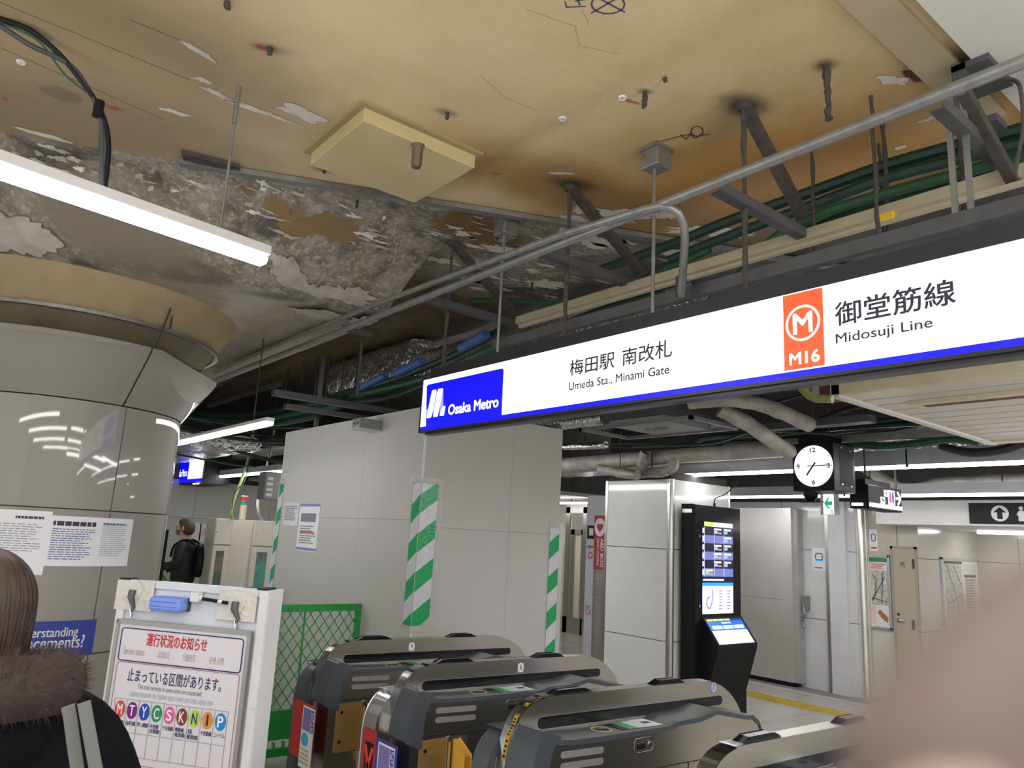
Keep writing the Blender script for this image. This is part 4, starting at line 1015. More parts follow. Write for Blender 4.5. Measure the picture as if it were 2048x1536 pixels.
# eraser and marker on the board
a0, b0 = uvb(322, 1190); a1, b1 = uvb(379, 1224)
er = thing('board_eraser', 'light blue whiteboard eraser stuck to the top of the service board', 'eraser', bp.p((a0+a1)/2, b1, .02))
ec = [bp.p(a0+.012, b1+.0, 0), bp.p(a1-.006, b1+.0, 0)]
MB().obox(bp.p((a0+a1)/2, (b0+b1)/2, .045), bp.u*(a1-a0)/2, Vector((0, 0, (b0-b1)/2)), bp.n*.042).build('body', mat('eraser_blue', (.20, .32, .80), .5), er, bevel=.016)
for k in (.36, .68): MB().obox(bp.p((a0+a1)/2, b1+(b0-b1)*k, .0875), bp.u*(a1-a0)*.44, Vector((0, 0, .0015)), bp.n*.001).build('groove', mat('eraser_groove', (.09, .15, .48), .5), er)
MB().obox(bp.p(a1-.004, (b0+b1)/2, .012), bp.u*.008, Vector((0, 0, (b0-b1)/2*.9)), bp.n*.010).build('felt', M_dark, er)
a0, b0 = uvb(395, 1188); a1, b1 = uvb(462, 1206)
mk = thing('board_marker', 'white and black marker in a holder, beside the blue eraser', 'marker', bp.p((a0+a1)/2, b1, .02))
MB().obox(bp.p(a0+.018, b0-.012, .03), bp.u*.024, Vector((0, 0, .024)), bp.n*.022).build('cap', M_white, mk, bevel=.008)
MB().tube([bp.p(a0+.03, b0-.012, .03), bp.p(a0+.055, b0-.018, .03)], [.014, .009], 10).build('neck', M_white, mk)
MB().tube([bp.p(a0+.052, b0-.017, .03), bp.p(a1, b1+.002, .03)], .0085, 10).build('barrel', M_black, mk, smooth=True)
MB().tube([bp.p(a0+(a1-a0)*.74, b0-.017+(b1+.019-b0)*.62, .03), bp.p(a0+(a1-a0)*.86, b0-.017+(b1+.019-b0)*.8, .03)], .009, 10).build('band', M_paper, mk)
# ------------------------------------------------------------------ TILED SQUARE PILLAR
PX, PY0, PY1, PX1 = 6.5, 5.30, 6.27, 7.56; PTOP = 2.47
pil = thing('tiled_pillar', 'square pillar of glossy white panels with stainless corner strips beside the kiosk', 'pillar', (7.03, 5.78, 0))
MB().box(PX+.02, PY0+.02, 0, PX1-.02, PY1-.02, PTOP+.08).build('core', M_slab, pil)
for z0, z1 in ((0.02, .765), (.765, 1.40+.36), (1.765, PTOP)):
    pass
zj = [0.02, .768, 1.585, PTOP]
_, zA = faceX(PX).uv(1275, 1095); zj[2] = zA
for z0, z1 in zip(zj, zj[1:]):
    MB().box(PX, PY0+.045, z0+.004, PX+.02, PY1-.03, z1-.004).build('panel', M_panel, pil)
    MB().box(PX+.06, PY0, z0+.004, PX1-.03, PY0+.02, z1-.004).build('panel', M_panel, pil)
MB().lathe((PX+.05, PY0+.05, 0), [(.055, 0), (.055, PTOP)], 12, math.pi, 1.5*math.pi).build('corner_strip', M_steel, pil, smooth=True)
MB().box(PX-.004, PY1-.03, 0, PX+.03, PY1+.004, PTOP).build('corner_strip', M_steel, pil)
MB().box(PX+.0, PY1, 0, PX1, PY1+.01, PTOP).build('side_cover', M_steel, pil)
MB().box(PX1-.03, PY0-.004, 0, PX1+.004, PY0+.03, PTOP).build('corner_strip', M_steel, pil)
MB().box(PX-.003, PY0+.02, 0, PX+.012, PY0+.045, PTOP).build('corner_edge', M_chrome, pil)

# ------------------------------------------------------------------ INFORMATION KIOSK
KY = 5.08
ks = thing('information_kiosk', 'tall black touch-screen information kiosk with lit timetable screen', 'kiosk', (7.0, 5.18, 0))
kf = faceY(KY); ka0, kzt = kf.uv(1390, 1006); ka1, _ = kf.uv(1481, 1100); kzt = 2.205
MB().box(ka0, KY, .02, ka1, KY+.17, kzt).build('body', M_blackg, ks, bevel=.006)
MB().box(ka0-.012, KY+.01, .0, ka0, KY+.17, kzt+.005).build('side_trim', mat('kiosk_side', (.010, .010, .011), .6, spec=.2), ks)
MB().box(ka0-.05, KY-.02, 0, ka1+.02, KY+.18, .03).build('base_plate', M_black, ks)
slab(faceX(ka0-.012), -(KY+.16), kzt-.09, -(KY+.03), kzt-.05, .0, .002).build('maker_plate', M_alu, ks)
for yy in (1072, 1212):
    a, b = kf.uv(1398, yy); disc(kf, a, b, .014, .0, .012, 12).build('lock', M_chrome, ks)
# upper screen
sa0, sz1 = kf.uv(1404, 1040); sa1, _ = kf.uv(1466, 1100); _, sz0 = kf.uv(1440, 1227); _, szt = kf.uv(1404, 1040); sz1 = 2.03
SW, SH = sa1-sa0, sz1-sz0
SCR = slab(kf, sa0, sz0, sa1, sz1, .001, .004).build('screen', mat('screen_black', (.01, .01, .03), .1, emit=.5), ks)
M_scv = mat('screen_violet', (.16, .17, .48), .3, emit=.8); M_scw = mat('screen_white', (.75, .76, 1.0), .3, emit=1.0); M_scl = mat('screen_lilac', (.60, .60, .98), .3, emit=1.0); M_scb = mat('screen_blue', (.02, .30, .85), .3, emit=1.0); M_scg = mat('screen_lime', (.60, .85, .12), .3, emit=1.0); M_sco = mat('screen_orange', (.75, .40, .2), .3, emit=.6); M_scn = mat('screen_night', (.008, .008, .03), .3, emit=.6)
def ss(x0, y0, x1, y1, mm, nm, off=.0052): return slab(kf, sa0+SW*x0, sz1-SH*y1, sa0+SW*x1, sz1-SH*y0, off, .0008).build(nm, mm, SCR)
ss(.06, .0, .36, .05, M_scg, 'screen_tab'); ss(.36, .0, .97, .05, M_scl, 'screen_tab')
for k in range(6):
    y0 = .055+k*.091
    ss(0, y0, .98, y0+.088, M_scn if k % 2 == 0 else M_scv, 'screen_row')
    ss(0, y0+.015, .06, y0+.07, M_scw, 'screen_platform', .0062)
    for x0 in ((.38, .70) if k not in (1, 5) else (.70,) if k == 1 else (.10,)):
        ss(x0, y0+.012, x0+.22, y0+.032, M_scw if k != 5 else M_scg, 'screen_text', .0062)
        ss(x0, y0+.038, x0+.10, y0+.07, mat('screen_cyan', (.25, .50, .9), .3, emit=.8), 'screen_text', .0062)
        if x0 < .5: ss(x0+.12, y0+.055, x0+.22, y0+.072, M_sco, 'screen_text', .0062)
gl = MB()
for x in (.06, .37, .68): gl.obox(kf.p(sa0+SW*x, sz1-SH*.33, .0066), kf.u*.002, kf.v*SH*.27, kf.n*.0003)
gl.build('screen_grid', M_scw, SCR)['kind'] = 'stuff'
ss(.02, .625, .68, .645, M_scw, 'screen_message')
ss(.0, .665, .98, .70, M_scb, 'screen_header'); ss(.0, .70, .98, 1.0, mat('screen_map', (.58, .58, .95), .3, emit=1.0), 'screen_map')
mpn = MB()
strokes(kf, [(sa0+SW*.30, sz1-SH*.74), (sa0+SW*.33, sz1-SH*.80), (sa0+SW*.28, sz1-SH*.90), (sa0+SW*.20, sz1-SH*.95), (sa0+SW*.12, sz1-SH*.90), (sa0+SW*.16, sz1-SH*.83), (sa0+SW*.24, sz1-SH*.82)], .012, .0062, mb=mpn)
for x in (.52, .78):
    for k in range(7): mpn.obox(kf.p(sa0+SW*(x+.05), sz1-SH*(.755+k*.032), .0066), kf.u*SW*(.03+.03*random.random()), kf.v*SH*.005, kf.n*.0003)
mpn.build('map_drawing', mat('screen_grey', (.25, .25, .45), .3, emit=.5), SCR)['kind'] = 'stuff'
# console: sloped touch screen on a narrower leg
ca0, _ = kf.uv(1404, 1236); ca1 = ka1-.01; cz1 = sz0-.03; cz0 = .80; cdp = .20
CON = MB().prism([Vector((ca0, KY, cz1)), Vector((ca0, KY, .15)), Vector((ca0, KY-.06, .0)), Vector((ca0, KY-.06, .28)), Vector((ca0, KY-cdp, cz0-.06)), Vector((ca0, KY-cdp, cz0-.02))], (ca1-ca0, 0, 0)).build('console', mat('kiosk_body', (.012, .012, .012), .6, spec=.2), ks, bevel=.004)
cn = Vector((0, KY-cdp, cz0-.02))-Vector((0, KY, cz1)); cp = Pl((0, KY, cz1), (1, 0, 0), -cn)
CL = cn.length
def cs(x0, y0, x1, y1, mm, nm, off): return slab(cp, ca0+(ca1-ca0)*x0, -CL*y1, ca0+(ca1-ca0)*x1, -CL*y0, off, .001).build(nm, mm, CON)
cs(.05, .09, .95, .97, M_scw, 'touch_screen', .001)
cs(.05, .09, .95, .17, mat('screen_navy', (.03, .03, .20), .3, emit=.7), 'touch_bar', .0022); 
for k in range(4): cs(.06+k*.15, .10, .19+k*.15, .16, M_scg, 'touch_tab', .0034)
cs(.05, .17, .95, .50, mat('screen_royal', (.01, .12, .75), .3, emit=1.0), 'touch_header', .0022)
for k in range(3): cs(.10+k*.28, .33, .35+k*.28, .45, M_scw, 'touch_button', .0034)
cs(.38, .22, .62, .26, M_scw, 'touch_title', .0034); cs(.35, .56, .65, .60, M_scl, 'touch_title', .0034)
for k in range(4): cs(.12+k*.2, .70, .26+k*.2, .735, M_scl, 'touch_word', .0034)
for k in range(2): cs(.12+k*.2, .85, .26+k*.2, .885, M_scl, 'touch_word', .0034)
cbl = smoothpath([Vector((ka0+.45, KY+.08, kzt)), Vector((ka0+.44, KY+.06, kzt+.09)), Vector((ka0+.60, KY+.03, kzt+.16)), Vector((ka0+.78, KY+.0, kzt+.32)), Vector((ka0+.80, KY, kzt+.50))])
ck = MB().tube(cbl, .006, 6); ck.tube([cbl[0], cbl[0]+Vector((0, 0, .04))], .014, 8); ck.build('power_cord', M_black, ks)

# ------------------------------------------------------------------ FAR WALL FURNITURE (x = 9.8)
wp = faceX(9.8)
a0, z1 = wp.uv(1478, 1015); a1, _ = wp.uv(1582, 1015)
sd = thing('steel_cover', 'tall brushed stainless steel cover box on the far wall, right of the kiosk', 'steel panel', (9.7, -(a0+a1)/2, 0))
MB().box(9.62, -a1-.10, .06, 9.795, -a0+.3, 2.36).build('case', M_stain, sd, bevel=.004)
slab(faceX(9.62), a0-.28, 1.11, a1+.0, 1.116, .0, .0015).build('seam', M_galv, sd)
MB().box(9.64, -a1-.1, 0, 9.795, -a0+.3, .06).build('plinth', M_black, sd)
rv = MB()
for zz in (2.30, 1.62, 1.14, 1.07, .55, .12):
    for k in range(3): q = slab(faceX(9.62), a0+.05+(a1-a0-.10)*k/2, zz, a0+.065+(a1-a0-.10)*k/2, zz+.015, 0, .003); rv.add(q.v, q.f)
rv.build('rivet', M_alu, sd)
MB().box(9.66, -a1-.17, .06, 9.795, -a1-.101, 2.34).build('side_return', mat('dull_side', (.42, .42, .40), .5, .4, var=.1), sd)
lk = atX(1608, 1210, 9.72)
tag(MB().box(9.70, lk.y-.05, lk.z-.06, 9.79, lk.y+.04, lk.z+.12).add(*(lambda q: (q.v, q.f))(MB().tube([(9.70, lk.y, lk.z), (9.68, lk.y-.03, lk.z-.12), (9.71, lk.y+.02, lk.z-.22), (9.69, lk.y-.02, lk.z-.3)], .018, 8))).build('wall_lock', M_galv, bevel=.01), 'grey lock and dangling chain on the wall joint beside the steel cover', 'lock')
# stainless trim, grey-white panel and stainless corner post
q = wp.uv(1660, 1200)[0]
struct(MB().box(9.77, -q-.02, 0, 9.81, -q+.03, 2.45).build('trim_9', M_steel))
struct(MB().box(9.74, -wp.uv(1699, 1200)[0], 0, 9.8, -q-.03, 2.45).build('trim_10', mat('grey_panel', (.62, .62, .63), .3)))
# a stainless post with rounded corner
pz = atX(1700, 1000, 9.6)
ps = thing('steel_post', 'stainless steel wall end post between the white panel and the small beige door', 'post', (9.9, 4.9, 0))
ya, yb_, yc = min(4.945, atX(1699, 1200, 9.84).y), atX(1716, 1200, 9.88).y, atX(1740, 1260, 9.93).y
MB().box(9.84, yb_, 0, 10.0, ya, 2.45).build('flat_cover', M_stain, ps)
MB().lathe((9.90, (yb_+yc)/2, 0), [((yb_-yc)/2, 0), ((yb_-yc)/2, 2.45)], 20).build('round_edge', M_stain, ps, smooth=True)
MB().box(9.93, yc, 0, 10.0, yb_+.01, 2.45).build('inner_cover', M_stain, ps, bevel=.01)
# posters
t, a0, b0, a1, b1 = sheet('wall_notice', 'white notice with blue device drawing on the white wall, under the exit sign', wp, 1624, 1095, 1653, 1143)
w_, h_ = a1-a0, b1-b0
rrect(wp, a0+w_*.25, b0+h_*.48, a0+w_*.75, b0+h_*.75, .015, .02, .0045).build('drawing', M_pblue, t)
slab(wp, a0+w_*.3, b0+h_*.4, a0+w_*.8, b0+h_*.48, .0045, .0005).build('drawing', M_scb, t)
textlines(wp, a0+w_*.15, b0+h_*.08, a1-w_*.1, b0+h_*.2, 1, M_pblue, t, off=.0045)
pw = faceX(10.0)
t, a0, b0, a1, b1 = sheet('wall_notice', 'small white notice with blue drawing above the framed map, beside the stainless post', pw, 1738, 1058, 1756, 1102)
w_, h_ = a1-a0, b1-b0
rrect(pw, a0+w_*.3, b0+h_*.45, a0+w_*.75, b0+h_*.78, .012, .015, .0045).build('drawing', M_pblue, t)
slab(pw, a0+w_*.15, b0+h_*.1, a1-w_*.1, b0+h_*.17, .0045, .0005).build('small_print', M_pred, t)
def mapboard(label, pl, x0, y0, x1, y1, lower=True):
    a0, b1 = pl.uv(x0, y0); a1, b0 = pl.uv(x1, y1); a0, a1 = min(a0, a1), max(a0, a1); b0, b1 = min(b0, b1), max(b0, b1)
    t = thing('map_board', label, 'map', pl.p((a0+a1)/2, b0), 'framed area maps'); w_, h_ = a1-a0, b1-b0
    slab(pl, a0, b0, a1, b1, .002, .02).build('panel', mat('map_paper', (.68, .67, .66), .35, var=.03), t)
    f = MB()
    for q in ((a0-.02, b0-.02, a0+.012, b1+.02), (a1-.012, b0-.02, a1+.02, b1+.02), (a0-.02, b1-.012, a1+.02, b1+.02), (a0-.02, b0-.02, a1+.02, b0+.012)): z = slab(pl, *q, .0, .035); f.add(z.v, z.f)
    f.build('frame', M_alu, t, bevel=.004)
    return t, a0, b0, w_, h_
M_mapg = mat('map_tint', (.45, .44, .38), .5, var=.45, scale=28); M_mapl = mat('map_line', (.10, .11, .13), .5); M_mapt = mat('map_green', (.03, .20, .09), .5)
t, a0, b0, w_, h_ = mapboard('framed area map with green heading beside the small beige door', pw, 1738, 1112, 1784, 1257)
slab(pw, a0+w_*.05, b0+h_*.92, a0+w_*.95, b0+h_*.98, .023, .001).build('heading', M_mapt, t)
textlines(pw, a0+w_*.1, b0+h_*.82, a0+w_*.9, b0+h_*.9, 3, M_pred, t, off=.0235)
slab(pw, a0+w_*.08, b0+h_*.31, a0+w_*.92, b0+h_*.80, .023, .001).build('street_map', M_mapg, t)
st = MB()
for pts in ([(.15, .75), (.35, .68), (.32, .5), (.12, .36)], [(.12, .36), (.5, .56), (.8, .72)], [(.2, .4), (.9, .36)], [(.6, .32), (.7, .78)]):
    strokes(pw, [(a0+w_*x, b0+h_*y) for x, y in pts], .012, .0245, mb=st)
st.build('map_roads', M_mapl, t)
slab(pw, a0+w_*.08, b0+h_*.04, a0+w_*.28, b0+h_*.30, .023, .001).build('side_note', mat('note_peach', (.72, .50, .40), .5), t)
poly(pw, [(a0+w_*x, b0+h_*y) for x, y in ((.35, .2), (.5, .25), (.9, .14), (.85, .07), (.6, .12))], .0235, .001).build('floor_plan', mat('plan_brown', (.32, .16, .06), .5, var=.3, scale=40), t)
# PS door
d0, zt = pw.uv(1787, 1100); d1, _ = pw.uv(1829, 1102)
dr = thing('door_1', 'small beige service door lettered PS', 'door', (10.0, -(d0+d1)/2, 0)); dr['kind'] = 'structure'
M_door = mat('door_beige', (.40, .35, .27), .5, var=.03)
LEAF = slab(pw, d0, .0, d1, 1.87, .004, .02).build('leaf', M_door, dr)
f = MB()
for q in ((d0-.03, 0, d0, 1.90), (d1, 0, d1+.03, 1.90), (d0-.03, 1.87, d1+.03, 1.90)): z = slab(pw, *q, .0, .03); f.add(z.v, z.f)
f.build('door_frame', mat('door_frame', (.33, .29, .23), .5), dr)
a, b = pw.uv(1803, 1124); a_, b_ = pw.uv(1812, 1136); text('PS', pw, (a, b_, a_, b), M_ink, LEAF, off=.026)
hx, hz = pw.uv(1800, 1240); hb = disc(pw, hx, hz, .02, .024, .02, 14); q = MB().tube([pw.p(hx, hz, .05), pw.p(hx+.08, hz-.005, .05)], .011, 8); hb.add(q.v, q.f); hb.build('door_handle', M_chrome, LEAF)
disc(pw, hx-.0, hz+.07, .018, .024, .01, 14).build('door_lock', M_chrome, LEAF)
for yy in (1128, 1250): a, b = pw.uv(1829, yy); slab(pw, a-.012, b-.06, a+.012, b+.06, .02, .02).build('hinge', M_dusty, LEAF)
# map in the recess
rp = faceY(4.24)
t, a0, b0, w_, h_ = mapboard('wide framed area map on the recess wall at far right, half behind the fingertip', rp, 1880, 1117, 1957, 1245)
slab(rp, a0+w_*.05, b0+h_*.06, a0+w_*.55, b0+h_*.93, .023, .001).build('street_map', M_mapg, t)
slab(rp, a0+w_*.6, b0+h_*.06, a0+w_*.96, b0+h_*.93, .023, .001).build('legend', mat('legend', (.56, .55, .54), .5, var=.05), t)
textlines(rp, a0+w_*.63, b0+h_*.1, a0+w_*.93, b0+h_*.7, 14, M_pgrey, t, off=.0245)
slab(rp, a0+w_*.04, b0+h_*.93, a0+w_*.56, b0+h_*.97, .023, .001).build('heading', M_mapl, t); slab(rp, a0+w_*.6, b0+h_*.72, a0+w_*.96, b0+h_*.76, .0235, .001).build('heading', M_mapl, t)
st = MB(); 
for pts in ([(.12, .9), (.35, .4), (.42, .1)], [(.08, .3), (.5, .45)], [(.3, .9), (.5, .6)]): strokes(rp, [(a0+w_*x, b0+h_*y) for x, y in pts], .02, .0245, mb=st)
st.build('map_roads', mat('map_blue', (.20, .26, .42), .5), t)

# ------------------------------------------------------------------ CLOCK, EXIT SIGN, DIRECTION SIGNS
cx = 6.0; cpn = faceX(cx)
a0, z1 = cpn.uv(1584, 889); a1, z0 = cpn.uv(1669, 981)
ck = thing('station_clock', 'square black hanging clock with round lit white dial showing quarter past seven', 'clock', (cx+.18, -(a0+a1)/2, z0))
MB().box(cx, -a1, z0, cx+.36, -a0, z1).build('case', M_black, ck, bevel=.006)
MB().box(cx+.05, -a1+.08, z1, cx+.30, -a0-.03, z1+.07).build('hanger_box', M_black, ck)
for yy in (-a1+.13, -a0-.1): MB().tube([(cx+.18, yy, z1+.06), (cx+.18, yy, CZ-.02)], .012, 8).build('hanger_rod', M_dusty, ck)
ca, cz = cpn.uv(1627, 932); R_ = .158
a, b = cpn.uv(1590, 932); R_ = abs(ca-a)+.004
DIAL = disc(cpn, ca, cz, R_, .001, .006, 48).build('dial', mat('dial_lit', (.86, .94, 1), .3, emit=.72), ck)
for s_, ang, dx in (('12', 90, 0), ('3', 0, 0), ('6', 270, 0), ('9', 180, 0)):
    r_ = R_*.78; px_ = ca+r_*math.cos(math.radians(ang)); pz_ = cz+r_*math.sin(math.radians(ang)); hw = R_*(.14 if s_ == '12' else .075)
    text(s_, cpn, (px_-hw, pz_-R_*.105, px_+hw, pz_+R_*.105), M_ink, DIAL, off=.0075, bold=.02)
tk = MB()
for k in range(12):
    t_ = math.radians(k*30); strokes(cpn, [(ca+R_*.91*math.cos(t_), cz+R_*.91*math.sin(t_)), (ca+R_*.96*math.cos(t_), cz+R_*.96*math.sin(t_))], .005, .0075, mb=tk)
tk.build('minute_mark', M_ink, DIAL)['kind'] = 'stuff'
def hand(deg, l, back, wd, off, nm):
    t_ = math.radians(90-deg); c, s_ = math.cos(t_), math.sin(t_)
    strokes(cpn, [(ca-c*back, cz-s_*back), (ca+c*l, cz+s_*l)], wd, off, .002).build(nm, M_ink, DIAL)
hand(217.5, R_*.55, R_*.2, .013, .009, 'hour_hand'); hand(89, R_*.86, R_*.28, .007, .012, 'minute_hand')
sp2 = faceY(-a1); 
for xx, zz in ((.12, .9), (.27, .86), (.12, .14), (.27, .12)): slab(sp2, cx+xx, z0+(z1-z0)*zz, cx+xx+.025, z0+(z1-z0)*zz+.012, .0, .004).build('latch', M_alu, ck)
slab(sp2, cx+.1, z0+.05, cx+.32, z1-.03, .0, .001).build('side_door', mat('clock_side', (.010, .010, .011), .6, spec=.2), ck)
cam_ = thing('camera_dome', 'black camera dome with bracket just under the clock', 'camera', (6.25, -cpn.uv(1600, 990)[0], z0-.07))
yy = -cpn.uv(1597, 990)[0]
MB().lathe((6.2, yy, z0), [(.065, 0), (.065, -.02), (.05, -.05), (.03, -.075), (0, -.08)], 20).build('dome', M_blackg, cam_, smooth=True)
MB().box(6.14, yy-.12, z0-.085, 6.2, yy+.08, z0-.075).build('bracket', M_black, cam_)
# exit sign with green arrow
xp = faceX(6.5); a0, z1 = xp.uv(1646, 988); a1, z0 = xp.uv(1668, 1029)
ex = thing('exit_sign', 'small lit exit sign with green left arrow hanging below the clock', 'sign', (6.55, -(a0+a1)/2, z0))
MB().box(6.505, -a1, z0, 6.60, -a0+.03, z1).build('case', M_alu, ex)
slab(xp, a0, z0, a1, z1, -.004, .006).build('lit_face', mat('exit_white', (.93, 1, .98), .3, emit=.72), ex)
MB().tube([(6.55, -(a0+a1)/2, z1), (6.55, -(a0+a1)/2, CZ+.01)], .007, 6).build('stem', M_dusty, ex)
w_, h_ = a1-a0, z1-z0; M_ga = mat('arrow_green', (.0, .40, .18), .4, emit=.6)
poly(xp, [(a0+w_*x, z0+h_*y) for x, y in ((.10, .55), (.5, .82), (.62, .82), (.42, .63), (.88, .63), (.88, .46), (.42, .46), (.62, .26), (.5, .26))], .003, .001).build('arrow', M_ga, ex)
rrect(xp, a0+w_*.72, z0+h_*.05, a0+w_*.92, z0+h_*.2, .006, .004, .003).build('pictogram', M_ga, ex)
# toilets sign: long box along x
TY = 3.15; tpn = faceY(TY); a0, z1 = tpn.uv(1736, 968); a1, z0 = tpn.uv(1805, 1022); _, z0 = tpn.uv(1737, 1013)
ts = thing('direction_sign', 'black hanging direction sign with toilet pictograms and white right arrow', 'sign', ((a0+a1)/2, TY+.08, z0))
MB().box(a0-.0, TY, z0-.015, a1, TY+.17, z1).build('case', M_black, ts, bevel=.008)
MB().box(a0+.03, TY+.04, z1, a0+.5, TY+.13, z1+.05).build('hanger_box', M_black, ts)
for k in (.12, .7): MB().tube([(a0+k, TY+.08, z1), (a0+k, TY+.08, CZ-.02)], .01, 6).build('hanger_rod', M_dusty, ts)
w_, h_ = a1-a0, z1-z0
slab(tpn, a0+w_*.02, z0+.006, a1-w_*.02, z0+.035, .0, .004).build('light_strip', M_led, ts)
M_tw = mat('pictogram_white', (.95, .95, 1), .3, emit=.68)
for x, y, ww, hh in ((.34, .22, .13, .30), (.45, .56, .13, .30), (.57, .22, .20, .66)): slab(tpn, a0+w_*x, z0+h_*y, a0+w_*(x+ww), z0+h_*(y+hh), .0, .003).build('pictogram', M_tw, ts)
for x, cc in ((.60, (.65, .02, .04)), (.68, (.02, .05, .5))):
    disc(tpn, a0+w_*(x+.03), z0+h_*.72, .018, .003, .001, 12).build('figure_head', mat('fig%.2f' % x, cc, .4, emit=.5), ts)
    slab(tpn, a0+w_*x, z0+h_*.32, a0+w_*(x+.06), z0+h_*.66, .003, .001).build('figure', MATS['fig%.2f' % x], ts)
for x, y in ((.37, .36), (.41, .30), (.49, .66)): slab(tpn, a0+w_*x, z0+h_*y, a0+w_*(x+.035), z0+h_*(y+.1), .003, .001).build('pictogram_mark', M_black, ts)
ar = strokes(tpn, [(a0+w_*.80, z0+h_*.55), (a0+w_*.955, z0+h_*.55)], .025, .001); strokes(tpn, [(a0+w_*.86, z0+h_*.85), (a0+w_*.955, z0+h_*.55), (a0+w_*.86, z0+h_*.25)], .025, .001, mb=ar); ar.build('arrow', M_tw, ts)
slab(faceX(a0), -(TY+.15), z0+.01, -(TY+.05), z0+.03, .0, .003).build('end_light', M_led, ts)
# black sign on the white soffit
fp_ = faceX(9.6); a0, z1 = fp_.uv(1938, 1006); a1, z0 = fp_.uv(2110, 1050)
bs = thing('direction_sign', 'black sign on the white soffit with white up arrow in a circle', 'sign', (9.6, -(a0+a1)/2, z0))
slab(fp_, a0, z0, a1, z1, .0, .02).build('plate', M_black, bs)
M_sw = mat('sign_white', (.75, .75, .76), .5, var=0)
a, b = fp_.uv(2001, 1027); r_ = .088
disc(fp_, a, b, r_, .02, .002, 32).build('circle', M_sw, bs)
poly(fp_, [(a+x*r_, b+y*r_) for x, y in ((0, .78), (.72, .12), (.30, .12), (.30, -.72), (-.30, -.72), (-.30, .12), (-.72, .12))], .022, .002).build('arrow', M_black, bs)
a, b = fp_.uv(2044, 1027)
disc(fp_, a, b+.055, .022, .02, .002, 16).build('figure_head', M_sw, bs); poly(fp_, [(a-.05, b-.02), (a-.02, b+.03), (a+.02, b+.03), (a+.05, b-.02), (a+.03, b-.02), (a+.03, b-.085), (a-.03, b-.085), (a-.03, b-.02)], .02, .002).build('figure', M_sw, bs)

# ------------------------------------------------------------------ PASSAGE BEHIND THE ENCLOSURE: AED stand, door, notice
ap = faceX(7.7); a0, z1 = ap.uv(1190, 1030); a1, z0 = ap.uv(1209, 1140)
ae = thing('aed_panel', 'narrow red and grey upright AED box panel with heart symbol left of the tiled pillar', 'sign', (7.75, -(a0+a1)/2, 0))
wA = .26; a1 = a0+wA
MB().box(7.70, -a1, 0, 7.86, -a0, z1).build('case', M_steel, ae)
slab(ap, a0, z0, a1, z1-.005, .0, .004).build('red_face', mat('aed_red', (.42, .035, .02), .4), ae)
slab(ap, a0, .05, a1, z0, .0, .003).build('lower_face', M_steel, ae)
hc, hz_ = a0+wA*.42, z1-.17
ringmb(ap, hc, hz_, .085, .105, .004, .001, 28, k=1.2).build('heart_ring', M_paper, ae)
disc(ap, hc, hz_, .085, .0035, .001, 28, ry=.10).build('heart_field', M_paper, ae)
hp_ = [(math.sin(t)**3, (13*math.cos(t)-5*math.cos(2*t)-2*math.cos(3*t)-math.cos(4*t))/16) for t in [2*math.pi*k/28 for k in range(28)]]
poly(ap, [(hc+x*.062, hz_+y*.07) for x, y in hp_], .005, .001).build('heart', M_red, ae)
text('AED BOX', ap, (a0+wA*.50, z0+.03, a0+wA*.72, z1-.32), M_paper, ae, off=.0045, rot=-90, bold=.03)
text('自動体外式除細動器', ap, (a0+wA*.22, z0+.05, a0+wA*.40, z1-.32), M_paper, ae, off=.0045, rot=-90)
for k in range(3): text('操作は音声案内で', ap, (a0+wA*(.22+.14*k), .38, a0+wA*(.31+.14*k), z0-.05), mat('faint_white', (.66, .66, .64), .5), ae, off=.0045, rot=-90)
np2 = faceX(8.3); a0, z1 = np2.uv(1174, 1030); a1, z0 = np2.uv(1186, 1290)
nb = thing('notice_stand', 'white upright notice panel with a black pictogram, left of the red AED panel', 'sign', (8.3, -(a0+a1)/2, 0))
MB().box(8.3, -a1-.25, 0, 8.36, -a0, 2.45).build('panel', mat('panel_lilac', (.62, .62, .66), .3), nb)
slab(np2, a0+.02, 1.80, a1+.1, 2.0, .0, .003).build('pictogram_plate', M_black, nb); slab(np2, a0+.06, 1.85, a0+.15, 1.96, .003, .001).build('pictogram', M_paper, nb)
slab(np2, a0+.03, 1.66, a0+.16, 1.70, .0, .001).build('caption', M_pgrey, nb)
ringmb(np2, a0+.09, .75, .05, .06, .0, .001, 24, k=1.1).build('no_entry_ring', M_red, nb); strokes(np2, [(a0+.05, .79), (a0+.13, .71)], .01).build('no_entry_bar', M_red, nb)
ringmb(np2, a0+.10, 1.55, .035, .05, .0, .001, 24).build('line_mark', M_red, nb)
dpn = faceX(10.6); a0, z1 = dpn.uv(1138, 985); a1, _ = dpn.uv(1176, 985); zt = 2.42
d2 = thing('door_2', 'stainless framed glass door in the passage behind', 'door', (10.6, -(a0+a1)/2, 0)); d2['kind'] = 'structure'
f = MB(); dw = a1-a0
for q in ((a0, 0, a0+dw*.22, zt), (a1-dw*.10, 0, a1+.05, zt), (a0, zt-.12, a1+.05, zt+.08), (a0, 0, a1, .3)): z = slab(dpn, *q, .0, .06); f.add(z.v, z.f)
f.build('door_frame', M_steel, d2)
f = MB()
for q in ((a0+dw*.26, .3, a0+dw*.45, 1.98), (a1-dw*.2, .3, a1-dw*.10, 1.98), (a0+dw*.26, 1.88, a1-dw*.1, 1.98)): z = slab(dpn, *q, .0, .04); f.add(z.v, z.f)
f.build('leaf', M_steel, d2); slab(dpn, a0+dw*.45, .3, a1-dw*.2, 1.88, .0, .01).build('glass', mat('warm_glass', (.60, .54, .40), .15), d2)
slab(dpn, a0+dw*.26, 1.99, a1-dw*.1, zt-.12, 0, .02).build('transom', mat('transom', (.36, .34, .30), .3), d2)
